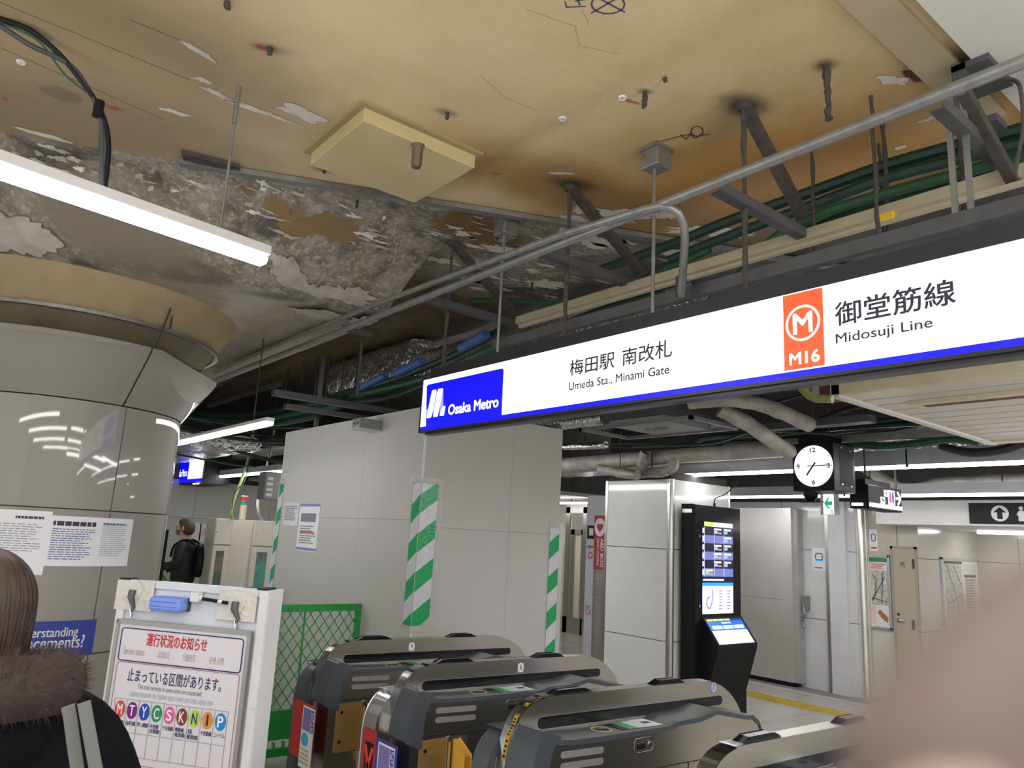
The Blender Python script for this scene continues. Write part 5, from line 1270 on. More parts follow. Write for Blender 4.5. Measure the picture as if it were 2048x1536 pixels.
struct(MB().box(10.62, 5.0, 0, 10.7, -a1-.05, 2.6).build('wall_passage', M_wallb)); struct(MB().box(10.62, -a0, 0, 10.7, 13.3, 2.6).build('wall_passage_far', tilemat('wall_tile_pass', (.62, .58, .50), (.3, .28, .25), 1.0, .7, .3, 'YZ', .004)))
struct(MB().box(4.75, 9.3, 2.50, 10.7, 13.3, 2.56).build('ceiling_passage', mat('passage_ceiling', (.66, .63, .58), .4)))

# ------------------------------------------------------------------ FAR LEFT HALL: cabinets, stack light, second sign
kp = faceY(11.0); c0, _ = kp.uv(432, 1040); c1, _ = kp.uv(556, 1040); CW = c1-c0; CZt = 1.81
M_cabd = mat('cabinet_joint', (.30, .28, .23), .5)
for i, (f0, f1, lab, frac) in enumerate(((0, .27, 'cream steel cabinet in the far hall, left one of the pair', .05), (.62, 1.0, 'cream steel cabinet in the far hall, right one with a taller window', -.02))):
    a0, a1 = c0+CW*f0, c0+CW*f1
    t = thing('steel_cabinet', lab, 'cabinet', ((a0+a1)/2, 11.15, 0), 'cream cabinets in the far hall')
    MB().box(a0, 11.0, 0, a1, 11.4, CZt).build('body', M_cab, t, bevel=.004)
    UD = slab(kp, a0+.01, 1.45, a1-.01, CZt-.01, .0, .012).build('upper_door', M_cab, t, bevel=.003); LD = slab(kp, a0+.01, .08, a1-.01, 1.43, .0, .012).build('lower_door', M_cab, t, bevel=.003)
    slab(kp, a0, 1.43, a1, 1.45, .0, .004).build('gap', M_cabd, t)
    ww = a1-a0
    slab(kp, a0+ww*.22, .86, a0+ww*.68, 1.36, .012, .003).build('window', mat('cab_glass%d' % i, ((.20, .17, .17), (.16, .25, .22))[i], .12, var=.5, scale=9), LD)
    slab(kp, a0+ww*.25, .88, a0+ww*.66, 1.08 if i == 0 else 1.2, .015, .001).build('window_content', mat('cab_in%d' % i, ((.10, .15, .12), (.08, .32, .24))[i], .3, var=.4, scale=12), LD)
    disc(kp, a0+ww*.1, 1.62, .012, .012, .02, 10).build('knob', M_chrome, UD)
    slab(kp, a0+ww*.40, .72, a0+ww*.56, .80, .012, .006).build('latch', M_paper, LD)
a0, a1 = c0+CW*.27, c0+CW*.62
tag(MB().box(a0, 11.06, 0, a1, 11.38, CZt-.01).build('steel_cabinet', M_cab, bevel=.004), 'plain cream cabinet front between the two windowed cabinets', 'cabinet', 'cream cabinets in the far hall')
sx_ = kp.uv(495, 1030)[0]
sl = thing('stack_light', 'signal stack light with red and green bands on the cream cabinets', 'signal light', (sx_, 11.2, CZt))
for z0, z1, mm in ((0, .21, M_cream), (.21, .27, mat('signal_green', (.02, .38, .22), .3)), (.27, .33, mat('signal_red', (.60, .03, .03), .3)), (.33, .35, M_cream)):
    MB().lathe((sx_, 11.2, CZt), [(0, z0), (.05, z0), (.05, z1), (0, z1)], 16).build('lens' if z0 > .1 and z0 < .3 else 'body', mm, sl, smooth=True)
# cables dropping into the cabinets
M_cy = mat('cable_lime', (.45, .52, .22), .5); M_cw = mat('cable_white', (.68, .67, .60), .5)
def cable(label, pts, r, mm, group='hanging cables', name='cable', cat='cable', n=6):
    return tag(MB().tube(smoothpath(pts, 6), r, n).build(name, mm, smooth=True), label, cat, group)
yk = lambda x, y, Y=10.9: atY(x, y, Y)
cable('yellow-green cable bundle dropping to the left cream cabinet', [yk(508, 850), yk(502, 900), yk(485, 955), yk(467, 1000), yk(462, 1030), yk(467, 1040, 11.1)], .022, M_cy)
cable('pale cable bundle dropping to the right cream cabinet', [yk(549, 860), yk(542, 900), yk(526, 960), yk(516, 1000), yk(517, 1025), yk(524, 1040, 11.1)], .02, M_cw)
cable('white cable swagged between the two hanging cable bundles', [yk(503, 893), yk(515, 899), yk(528, 897), yk(542, 884)], .010, M_paper)
cable('thin green wire beside the yellow-green cable bundle', [yk(504, 890), yk(490, 960, 10.85), yk(470, 985, 10.85), yk(464, 1018, 10.85)], .009, M_cableb)
# papers on the back wall
bw = faceY(BW)
t, a0, b0, a1, b1 = sheet('wall_notice', 'white notice with red text on the far back wall beside the cabinets', bw, 401, 1047, 428, 1084)
textlines(bw, a0+.04, b0+.1, a1-.04, b1-.08, 7, mat('print_red', (.6, .15, .08), .6), t, off=.0045)
t, a0, b0, a1, b1 = sheet('wall_notice', 'plain white sheet on the far back wall, just left of the red-text notice', bw, 385, 1045, 399, 1082)
# second lit sign
S2X = 3.6; s2 = faceX(S2X); a1, z1 = s2.uv(410, 908); _, z0 = s2.uv(408, 962); a0 = a1-2.6
t = thing('station_sign', 'smaller lit white and blue station sign far off, beyond the round column', 'sign', (S2X, -(a0+a1)/2, z0))
MB().box(S2X+.01, -a1-.02, z0-.03, S2X+.42, -a0, z1+.03).build('case', M_black, t)
slab(s2, a0, z0+.05, a1, z1, .0, .004).build('lit_panel', M_signw, t); slab(s2, a0, z0, a1, z0+.05, .0, .004).build('blue_band', M_signb, t)
b_, zq = s2.uv(354, 930); b2_, _ = s2.uv(378, 940)
slab(s2, b_-.05, z0+.04, b2_, zq+.03, .005, .002).build('logo_block', M_signb, t); text('Osaka Metro', s2, (b_+.1, z0+.10, b2_-.05, z0+.22), M_signw, t, off=.008)
slab(s2, b_-.0, z0+.08, b_+.12, zq-.02, .007, .001).build('logo_stroke', M_signw, t)
slab(s2, a1-.35, z0-.04, a1-.1, z0-.03, .0, .02).build('end_light', M_led, t)
b = atY(548, 975, 9.6)
t = thing('wall_box', 'grey louvred box hanging high beside the white enclosure left edge', 'box', b)
MB().box(b.x-.12, 9.6, b.z-.16, b.x+.25, 9.85, b.z+.20).build('case', M_galv, t, bevel=.01); 
for k in range(4): slab(faceY(9.6), b.x-.10, b.z-.12+k*.07, b.x-.02, b.z-.08+k*.07, 0, .006).build('louvre', M_alu, t)
# distant gate tops
for i, (yy, x0g, lab) in enumerate(((9.0, 1.55, 'nearer of two distant ticket gates whose tops show above the service board'), (9.9, 1.55, 'farther of two distant ticket gates, in front of the man'))):
    t = thing('ticket_gate', lab, 'ticket gate', (x0g+.8, yy, 0), 'automatic ticket gates')
    MB().prism([Vector((x0g+x, yy, z)) for x, z in ((0, 0), (0, .8), (.1, .97), (.25, 1.02), (1.3, 1.02), (1.75, .93), (1.85, .8), (1.85, 0))], (0, .09, 0)).build('fin', M_gate, t)
    MB().prism([Vector((x0g+x, yy-.2, z)) for x, z in ((0, 0), (0, .8), (.1, .89), (1.2, .90), (1.45, .95), (1.75, .86), (1.8, 0))], (0, .2, 0)).build('body', M_gate, t)
    MB().prism([Vector((x0g+x, yy-.2, z)) for x, z in ((.1, .892), (1.2, .902), (1.45, .952), (1.75, .862), (1.75, .882), (1.45, .972), (1.2, .92), (.1, .91))], (0, .2, 0)).build('reader_deck', M_gdark, t)
    slab(faceY(yy), x0g+.9, .95, x0g+1.15, 1.015, .0, .002).build('blue_lamp', mat('gate_lamp', (.18, .12, .9), .3, emit=.8), t)
# ------------------------------------------------------------------ THINGS FIXED TO THE CEILING
def T(name, label, cat, mb, mm, group=None, smooth=False, bevel=0): return tag(mb.build(name, mm, smooth=smooth, bevel=bevel), label, cat, group)
# shallow painted access box with a stub pipe
bx0, by0 = 1.357, 2.89
ab = thing('access_box', 'square cream painted box on the ceiling with a short pipe stub', 'ceiling box', (1.67, 3.18, 3.57))
M_boxp = mat('box_paint', (.60, .49, .25), .4, var=.05, scale=3)
MB().box(bx0, by0, 3.57, 1.985, 3.465, CZ+.01).build('box', M_boxp, ab, bevel=.004)
MB().box(bx0-.03, by0-.035, CZ-.014, 2.01, 3.49, CZ+.01).build('flange', mat('box_flange', (.38, .30, .16), .5), ab)
s0 = atZ(836, 291, 3.57)
MB().lathe((s0.x, s0.y, 3.57), [(.0, -.115), (.021, -.115), (.026, -.10), (.026, -.01), (.034, 0)], 16).build('pipe_stub', mat('stub_bronze', (.16, .12, .075), .5, .4), ab, smooth=True)
# rail along the crease
rl = MB(); P0, P1 = RA+(RB-RA)*0, RB+(RB-RA)*.45
for k in range(24):
    a = P0+(P1-P0)*k/24; b = P0+(P1-P0)*(k+1)/24
    a = Vector((a.x, a.y, CZ-.008)); b = Vector((b.x, b.y, CZ-.008)); rl.bar(a-Vector((0, 0, .012)), b-Vector((0, 0, .012)), .050, .03)
T('ceiling_rail', 'long dull metal rail screwed along the crease of the peeling ceiling', 'rail', rl, M_galv)
r2 = MB(); a = atZ(365, 310, CZ-.02); b = atZ(480, 338, CZ-.02)
for o_ in (-.03, .0, .03): r2.bar(a+_rn*o_, b+_rn*o_, .014, .02)
T('rail_bracket', 'short three-ribbed metal strip at the left end of the ceiling rail', 'bracket', r2, M_dusty)
# row of hanger rods over the sign, each with a sloping brace
RODX = 2.57
def dirty_rod(x, y, z0, z1, r=.012):
    n = 14; P = [Vector((x+random.uniform(-.003, .003), y+random.uniform(-.003, .003), z1+(z0-z1)*k/n)) for k in range(n+1)]
    return MB().tube(P, [r*random.uniform(.7, 1.25) for _ in P], 7)
TXT = ['first from the right', 'second from the right', 'third from the right', 'fourth from the right']
rods = [(1487, 210), (1140, 370), (905, 485), (735, 570)]; wh = []
for k, (x, y) in enumerate(rods):
    p = atX(x, y, RODX); zc = ceilz(p.x, p.y)
    T('hanger_rod', 'dust-caked hanger rod above the big sign, %s in the row' % TXT[k], 'rod', dirty_rod(RODX, p.y, 2.76, CZ), M_dusty, 'hanger rods over the sign')
    T('rod_anchor', 'black sooty anchor head where a hanger rod meets the ceiling, %s' % TXT[k], 'anchor', MB().lathe((RODX, p.y, CZ), [(0, -.03), (.025, -.028), (.034, -.008), (.036, .0)], 12), M_dusty, 'rod anchors')
    wh.append(p.y)
for k, (y, ex_, ey_) in enumerate(((wh[0], 1602, 437), (wh[1], 1333, 612), (wh[2], 1052, 662), (wh[3], 786, 606))):
    e = atY(ex_, ey_, y); T('brace', 'sloping steel angle brace running back from the hanger rods, %s' % TXT[k], 'brace', MB().angle((RODX+.0, y, CZ-.03), e, .042, .006), M_dusty, 'sloping angle braces')
for k, ((x0, y0), (x1, y1), lab) in enumerate((((1430, 378), (1642, 503), 'level steel angle crossing the first hanger rod from the right'), ((1085, 510), (1275, 583), 'level steel angle crossing the second hanger rod from the right'), ((850, 600), (1052, 664), 'level steel angle crossing the third hanger rod from the right'), ((683, 658), (742, 676), 'short level steel angle stub at left of the hanger rods'), ((1872, 207), (2045, 385), 'level steel angle at the upper right corner below the pale soffit'))):
    y = (wh+[.93])[k]; p, q = atY(x0, y0, y), atY(x1, y1, y); z = (p.z+q.z)/2; p.z = q.z = z
    T('cross_angle', lab, 'angle bar', MB().angle(p, q, .045, .005), M_channel, 'level angle bars')
# grey boxes with rods
for (bx, by), (rx, ry), lab in (((1310, 285), (1298, 600), 'grey box with a rod between the two right hanger rods'), ((1010, 440), (1001, 690), 'grey box with a rod between the second and third hanger rods')):
    p = atX(bx, by, RODX+.02); t = thing('rod_box', lab+' on the ceiling', 'box', (p.x, p.y, CZ-.1), 'grey ceiling boxes')
    MB().box(p.x-.045, p.y-.055, CZ-.11, p.x+.06, p.y+.05, CZ-.0).build('box', M_galv, t, bevel=.006)
    MB().box(p.x-.06, p.y-.06, CZ-.02, p.x+.07, p.y+.055, CZ).build('flange', M_galv, t)
    MB().tube([(p.x, p.y, CZ-.11), (p.x, p.y, 2.74)], .009, 8).build('rod', M_galv, t)
# loose anchors and stubs
for (x, y0, y1, r, lab) in ((1290, 183, 215, .011, 'rusty bolt stub beside a red mark on the ceiling'), (1653, 130, 240, .014, 'long encrusted rusty rod hanging free from the ceiling'), (895, 225, 237, .008, 'small corroded bolt right of the cream access box'), (540, 95, 106, .010, 'bolt in the red-ringed hole at upper left ceiling'), (1330, 155, 162, .008, 'tiny bolt head near the right hanger rod'), (455, 3, 12, .012, 'bolt end at the very top edge of the ceiling'), (715, 400, 414, .008, 'small bolt hanging in the grey peeled area'), (650, 335, 345, .008, 'bolt at left of the access box corner')):
    p = atZ(x, y0, CZ); e = atX(x, y1, p.x); T('ceiling_bolt', lab, 'bolt', dirty_rod(p.x, p.y, e.z, CZ, r), M_dusty, 'ceiling bolts')
for (x, y, lab) in ((1125, 237, 'white washer ring with a dark hole right of the access box'), (42, 124, 'white washer ring at the far left of the ceiling'), (1245, 195, 'pale plug by the red paint mark')):
    p = atZ(x, y, CZ); T('ceiling_washer', lab, 'washer', MB().lathe((p.x, p.y, CZ-.006), [(.006, .005), (.006, 0), (.017, 0), (.019, .006)], 18), M_paper, 'washers in the ceiling')
# survey marks drawn on the slab
cp_ = Pl((0, 0, CZ), (math.cos(YAW-math.pi/2), math.sin(YAW-math.pi/2), 0), (-math.cos(YAW), -math.sin(YAW), 0))
cp_ = Pl((0, 0, CZ), (math.sin(YAW), -math.cos(YAW), 0), (-math.cos(YAW), -math.sin(YAW), 0))
def drawn(label, polys, wd, mm):
    mb = MB()
    for pp in polys: strokes(cp_, [cp_.uv(*q) for q in pp], wd, .001, .0008, mb)
    return T('pen_mark', label, 'pen mark', mb, mm, None)
M_pen2 = mat('marker_blue', (.05, .06, .14), .6)
el = lambda cx, cy, rx, ry: [(cx+rx*math.cos(2*math.pi*k/20), cy+ry*math.sin(2*math.pi*k/20)) for k in range(21)]
drawn('marker circle with a cross inside drawn at the top of the ceiling', [el(1216, 8, 33, 19), [(1182, 26), (1248, -12)], [(1186, -10), (1250, 24)]], .006, M_pen2)
drawn('marker box and letters drawn left of the crossed circle', [[(1130, 2), (1133, 14), (1172, 12)], [(1155, -4), (1160, 10)], [(1150, 2), (1172, -2)]], .005, M_pen2)
drawn('small scribbled marks near the first hanger rod', [el(1394, 262, 12, 10), [(1322, 282), (1360, 272), (1385, 266)], [(1360, 268), (1372, 278), (1380, 268), (1390, 276), (1402, 270), (1420, 268)]], .006, mat('marker_dark', (.06, .05, .04), .6))
# black cables looped at left
for k, (pts, r) in enumerate((([(-40, 20), (0, 38), (60, 60), (120, 110), (165, 165), (192, 205), (210, 245), (217, 290), (213, 350), (204, 402)], .011), ([(-40, 40), (0, 52), (60, 90), (140, 130), (180, 185), (196, 225), (204, 260), (204, 330), (204, 402)], .010), ([(-40, 30), (0, 45), (75, 80), (130, 150), (185, 195), (200, 230), (199, 300), (206, 402)], .004))):
    z_ = [3.25+.0*i for i in range(len(pts))]
    cable(('thicker black cable looping down at the upper left ceiling', 'second black cable taped to the thicker black one', 'thin green wire running with the two black cables')[k], [atY(x, y, 3.34) for x, y in pts], r, (M_black, M_dark, M_cableb)[k], 'looped cables at upper left')
q_ = atY(197, 218, 3.33); T('tape_wrap', 'black tape wrap binding the looped cables at upper left', 'tape', MB().tube([q_+Vector((0, 0, .035)), q_-Vector((0, 0, .035))], .02, 10), M_black)

# ------------------------------------------------------------------ CONDUITS AND TRAYS ALONG THE SIGN
CXA = 2.25
pa, pb = atX(430, 744, CXA), atX(1325, 421, CXA); zA_ = (pa.z+pb.z)/2; pe = atX(1362, 590, CXA)
ca_ = [atX(430, 744, CXA), atX(600, 669, CXA), atX(780, 598, CXA), atX(1129, 468, CXA), atX(1290, 419, CXA), atX(1318, 413, 2.27), atX(1340, 415, 2.30), atX(1358, 427, 2.34), atX(1367, 447, 2.38), atX(1370, 475, 2.42), atX(1366, 540, 2.52), atX(1362, 592, 2.58)]
t = thing('conduit', 'steel conduit that bends down to the top of the big sign', 'conduit', (CXA, pe.y, pe.z))
MB().tube(ca_, .018, 12).build('pipe', M_galv, t, smooth=True)
for q in ((735, 616), (960, 530), (1129, 468)): q = atX(*q, CXA); MB().box(CXA-.024, q.y-.012, q.z-.024, CXA+.024, q.y+.012, q.z+.024).build('clip', M_galv, t)
MB().tube([ca_[-1]+Vector((0, 0, .09)), ca_[-1]], .024, 10).build('connector', M_dusty, t)
pa, pb = atX(600, 690, 2.28), atX(2048, 127, 2.28); zB_ = (pa.z+pb.z)/2
T('conduit', 'straight grey conduit crossing the whole ceiling to the upper right', 'conduit', MB().tube([(2.28, pa.y+2.2, zB_-.01), (2.28, -2, zB_)], .021, 12), M_galv, None, True)
def along(label, name, x, p0, p1, hh, wd, mm, cat, group=None, ext=(0, 0), chan=False, smooth=False):
    a, b = atX(*p0, x), atX(*p1, x); z = (a.z+b.z)/2; a.z = b.z = z; a.y += ext[0]; b.y -= ext[1]
    mb = MB()
    (mb.channel(a, b, wd, hh) if chan else mb.bar(a, b, wd, hh))
    return T(name, label, cat, mb, mm, group)
along('long grey steel channel just above the big sign carrying its hangers', 'steel_channel', 2.66, (990, 685), (2048, 420), .055, .04, M_channel, 'channel', ext=(0, 1.5))
along('beige ribbed cable trunking above and behind the big sign', 'cable_trunking', 3.05, (1040, 632), (2048, 365), .05, .07, M_beige, 'trunking', ext=(0, 1.5))
along('second thin beige rail under the cable trunking', 'trunking_rail', 3.0, (1040, 645), (2048, 381), .014, .03, M_beige, 'trunking', ext=(0, 1.5))
along('grey channel along the far ceiling beyond the round column', 'steel_channel', 3.4, (418, 813), (560, 765), .05, .06, M_channel, 'channel')
# green conduits
def pxtube(label, pts, x, r, mm, name='conduit', cat='conduit', group=None, n=8):
    P = [atX(a, b, x) if len(c_) == 0 else atX(a, b, c_[0]) for a, b, *c_ in pts]
    return cable(label, P, r, mm, group, name, cat, n)
G1 = 'green conduits in the ceiling'
pxtube('uppermost dark green conduit at upper right', [(2700, 40), (2120, 235), (2048, 258), (1900, 295), (1760, 335), (1600, 392), (1450, 445), (1340, 490), (1200, 540)], 3.25, .030, M_cableg, group=G1)
pxtube('second dark green conduit at upper right, under the uppermost', [(2700, 68), (2120, 262), (2048, 285), (1900, 322), (1760, 360), (1600, 420), (1450, 475), (1340, 520)], 3.22, .028, M_cableg, group=G1)
pxtube('lighter green conduit dipping across behind the sloping brace at right', [(2700, 95), (2120, 290), (2048, 310), (1900, 352), (1760, 390), (1650, 425), (1560, 470), (1510, 515), (1470, 560), (1400, 620)], 3.12, .026, M_cableb, group=G1)
pxtube('third dark green conduit low at upper right', [(2700, 125), (2120, 318), (2048, 335), (1900, 375), (1750, 410), (1600, 470), (1500, 510)], 3.3, .028, M_cableg, group=G1)
pxtube('lower green conduit just over the beige trunking', [(1600, 480), (1450, 530), (1300, 585), (1150, 640), (1060, 680)], 3.2, .024, M_cableg, group=G1)
pxtube('wavy green conduit in the dark left of the second rod', [(940, 602), (1000, 600), (1100, 606), (1180, 602), (1260, 572), (1340, 535), (1420, 500)], 3.2, .020, M_cableb, group=G1)
pxtube('dark green conduit sagging above the foil ducts, upper of the bundle', [(1060, 640, 3.2), (1000, 662, 3.2), (930, 700, 3.2), (850, 735, 3.3), (760, 768, 3.4), (690, 785, 3.6), (620, 800, 3.8)], 3.2, .030, M_cableg, group=G1)
pxtube('green conduit sagging above the foil ducts, middle of the bundle', [(1060, 665, 3.15), (1000, 690, 3.15), (930, 722, 3.15), (850, 757, 3.25), (760, 780, 3.4), (690, 794, 3.6), (620, 806, 3.8)], 3.2, .030, M_cableb, group=G1)
pxtube('green conduit sagging above the foil ducts, lowest of the bundle', [(1030, 690, 3.1), (950, 730, 3.1), (870, 762, 3.2), (780, 795, 3.4), (700, 804, 3.6)], 3.2, .026, M_cableg, group=G1)
for k, pts in enumerate(([(690, 800), (600, 812), (520, 828), (440, 832), (380, 822), (340, 815)], [(680, 812), (600, 826), (520, 842), (440, 842), (370, 832)], [(640, 830), (560, 846), (480, 850), (400, 840)])):
    pxtube(('upper', 'middle', 'lowest')[k]+' green cable of the sagging bundle left of the white enclosure', pts, 3.5, .040, (M_cableg, M_cableb, M_cableg)[k], group='sagging green cables')
for (x0, y0, x1, y1, X_), lab in (((922, 697, 973, 668, 3.12), 'bright blue sleeve on the green conduits left of the sign'), ((722, 775, 772, 750, 3.38), 'dull blue sleeve on the green conduits in front of the foil duct'), ((790, 748, 845, 722, 3.26), 'darker blue sleeve on the upper green conduit')):
    T('sleeve', lab, 'sleeve', MB().tube([atX(x0, y0, X_), atX(x1, y1, X_)], .036, 12), M_sleeve, 'blue conduit sleeves', True)
# foil wrapped ducts (crumpled boxes and tubes)
def crumple(mb, amp, sc=9):
    mb.v = [tuple(Vector(v)+Vector(noise.noise_vector(Vector(v)*sc))*amp) for v in mb.v]; return mb
def ductbox(x0, y0, z0, x1, y1, z1, n=26):
    r = []; cxm, czm = (x0+x1)/2, (z0+z1)/2; mb = MB(); ring = []
    for i in range(n+1):
        y = y0+(y1-y0)*i/n
        k = 40
        for j in range(k):
            a = 2*math.pi*j/k; c_, s_ = math.cos(a), math.sin(a); p = 5
            d = (abs(c_)**p+abs(s_)**p)**(-1/p); ring.append((cxm+c_*d*(x1-x0)/2, y, czm+s_*d*(z1-z0)/2))
    mb.v = ring
    for i in range(n):
        for j in range(40): j2 = (j+1) % 40; mb.f.append((i*40+j, i*40+j2, (i+1)*40+j2, (i+1)*40+j))
    mb.f += [tuple(range(40)), tuple(range(n*40+39, n*40-1, -1))]
    return crumple(mb, .014, 11)
p0, p1 = atX(655, 775, 3.6), atX(812, 668, 3.6); q0 = atX(812, 750, 3.6)
T('foil_duct', 'large crumpled silver foil duct left of the big sign', 'duct', ductbox(3.6, q0.y-.0, q0.z-.02, 4.0, p0.y, p1.z-.03, 40), M_foil, 'foil wrapped ducts', True)
T('foil_duct', 'darker foil duct running on behind the green conduits and sign', 'duct', ductbox(3.65, 3.0, q0.z-.08, 4.1, q0.y-.02, q0.z+.24, 40), M_foil, 'foil wrapped ducts', True)
T('foil_duct', 'low foil duct under the sagging green cables left of the enclosure', 'duct', ductbox(4.0, 6.0, 2.80, 4.5, 13.0, 3.02, 60), M_foil, 'foil wrapped ducts', True)
T('foil_duct', 'foil duct hanging above the far left hall', 'duct', ductbox(2.4, 9.2, 2.62, 3.4, 12.6, 2.80, 50), M_foil, 'foil wrapped ducts', True)
T('foil_duct', 'foil duct crossing behind the clock and the grey lights', 'duct', ductbox(7.6, .5, 2.72, 8.2, 9.0, 2.98, 70), M_foil, 'foil wrapped ducts', True)
def ftube(label, P, r, mm=M_lag, name='lagged_pipe', cat='pipe', group='lagged pipes', n=14):
    P = smoothpath(P, 6); mb = MB().tube(P, [r*(1+.08*noise.noise(Vector(p)*6)) for p in P], n); t = thing(name, label, cat, P[len(P)//2], group)
    crumple(mb, .006, 14).build('lagging', mm, t, smooth=True); c_ = P[len(P)//2]
    MB().tube([c_, Vector((c_.x, c_.y, CZ+.01))], .006, 6).build('hanger', M_dusty, t); return t
a, b = atX(1120, 930, 6.6), atX(1600, 893, 6.6)
ftube('thick lagged pipe running from the enclosure to behind the clock', [Vector((6.6, a.y+1.2, a.z)), a, (a+b)/2, b, Vector((6.6, b.y-.12, b.z))], .086)
e1 = [atX(x, y, 6.42) for x, y in ((1290, 905), (1282, 925), (1290, 942), (1320, 945), (1345, 935), (1348, 915))]
ftube('short bent lagged elbow under the thick lagged pipe', e1, .052)
ftube('thin lagged pipe end over the tiled pillar, left of the elbow', [atX(1200, 938, 6.2), atX(1240, 945, 6.2), atX(1275, 950, 6.2)], .055)
ftube('thin lagged pipe lying on top of the tiled pillar', [atX(1272, 952, 6.4), atX(1335, 946, 6.4)], .03)
ftube('diagonal lagged pipe dropping toward the clock from the air unit', [atX(1440, 818, 4.9), atX(1500, 850, 5.1), atX(1550, 885, 5.4), atX(1580, 905, 5.6)], .06)
ftube('upper lagged pipe right of the air unit', [atX(1380, 805, 4.7), atX(1460, 800, 4.8), atX(1540, 815, 5.0), atX(1620, 850, 5.4)], .055)
ftube('foil pipe stub left of the air unit, against the enclosure', [atX(1060, 850, 4.6), atX(1130, 846, 4.7), atX(1206, 838, 4.8)], .06, M_foil, 'foil_pipe', 'pipe')
ftube('foil pipe low beside the enclosure right edge', [atX(1130, 893, 5.2), atX(1170, 892, 5.2), atX(1212, 890, 5.2)], .035, M_foil, 'foil_pipe', 'pipe')
ftube('white lagged pipe behind the two long lights at right', [atX(1690, 905, 8.6), atX(1800, 975, 8.8), atX(1900, 965, 8.8), atX(2048, 960, 8.8), atX(2120, 955, 8.8)], .07)
# ceiling air unit with open frame
A1, A2, A3 = atZ(1160, 862, 2.70), atZ(1255, 880, 2.70), atZ(1475, 858, 2.70)
ax0, ax1, ay0, ay1 = A1.x, A2.x, A3.y, (A1.y+A2.y)/2
au = thing('air_unit', 'dark grey ceiling air unit with a square frame and paired handles', 'air conditioner', ((ax0+ax1)/2, (ay0+ay1)/2, 2.70))
MB().box(ax0+.08, ay0+.22, 2.76, ax1+.25, ay1-.22, 3.05).build('body', M_channel, au)
f = MB()
for q in ((ax0, ay0, ax0+.03, ay1), (ax1-.03, ay0, ax1, ay1), (ax0, ay0, ax1, ay0+.03), (ax0, ay1-.03, ax1, ay1)): f.box(q[0], q[1], 2.70, q[2], q[3], 2.73)
f.build('frame', M_galv, au)
MB().box(ax0+.02, ay0+.28, 2.715, ax1-.02, ay1-.35, 2.76).build('access_panel', mat('unit_panel', (.26, .26, .26), .5), au)
for k in (.45, .55): MB().lathe((ax0+(ax1-ax0)*.5, ay0+(ay1-ay0)*k, 2.708), [(.045, .008), (.045, 0), (.055, 0), (.055, .008)], 18).build('handle', M_galv, au)
# cable trays and channels left of the enclosure
p, q = atZ(545, 785, 2.86), atZ(765, 828, 2.86); T('steel_channel', 'upper of two grey channels crossing over the white enclosure top', 'channel', MB().channel((p.x, 6.2, 2.86), (q.x+.3, 6.2, 2.86), .06, .05), M_channel, 'channels over the enclosure')
p, q = atZ(570, 812, 2.80), atZ(745, 838, 2.80); T('steel_channel', 'lower of two grey channels crossing over the white enclosure top', 'channel', MB().channel((p.x, p.y, 2.80), (q.x+.2, p.y, 2.80), .06, .04), M_channel, 'channels over the enclosure')
for k, (x, y0, y1) in enumerate(((728, 590, 770), (662, 690, 800), (640, 690, 790), (578, 720, 780), (585, 745, 812), (612, 690, 770), (1000, 640, 700), (1060, 660, 700), (690, 695, 790))):
    X_ = 3.45 if k != 4 else 3.9; a, b = atX(x, y0, X_), atX(x, y1, X_)
    T('hanger_rod', 'thin dark hanger rod left of the sign, %s' % ['by the foil duct front', 'at the foil duct end', 'left of the duct end', 'near the far channel', 'over the far cables', 'beside the grey post', 'behind the sign left end', 'above the blue sleeve', 'crossing the duct corner'][k], 'rod', MB().tube([(X_, a.y, CZ), (X_, a.y, b.z)], .009, 6), M_dusty, 'thin hanger rods')
pp_ = atX(648, 700, 3.5); T('steel_post', 'light grey upright post at the end of the foil duct', 'post', MB().bar((3.5, pp_.y, 2.86), (3.5, pp_.y, CZ), .05, .04, up=(1, 0, 0)), M_galv)
# more wiring in the dark
M_dk2 = mat('dark_cable', (.02, .022, .022), .6)
for k in range(16):
    x = random.uniform(4.2, 8.5); y = random.uniform(3.0, 5.5); z = random.uniform(2.72, 3.3); L_ = random.uniform(1.5, 4)
    P = [Vector((x+random.uniform(-.15, .15)*i, y+L_*(i/4-.5), z+random.uniform(-.06, .06)-.08*math.sin(math.pi*i/4))) for i in range(5)]
    cable('dark cable strung in the shadow of the ceiling space behind the sign', P, random.choice((.012, .018, .028)), random.choice((M_dk2, M_cableg, M_cableg, M_dk2)), 'dark cables in the ceiling space')
for k in range(10):
    x = random.uniform(2.6, 4.6); y = random.uniform(8.5, 11); z = random.uniform(2.55, 3.1); L_ = random.uniform(1.5, 3)
    P = [Vector((x-L_*(i/4-.5), y+random.uniform(-.15, .15), z-.12*math.sin(math.pi*i/4))) for i in range(5)]
    cable('dark cable sagging over the far left hall', P, random.choice((.014, .022)), random.choice((M_dk2, M_cableg)), 'dark cables over the far hall')
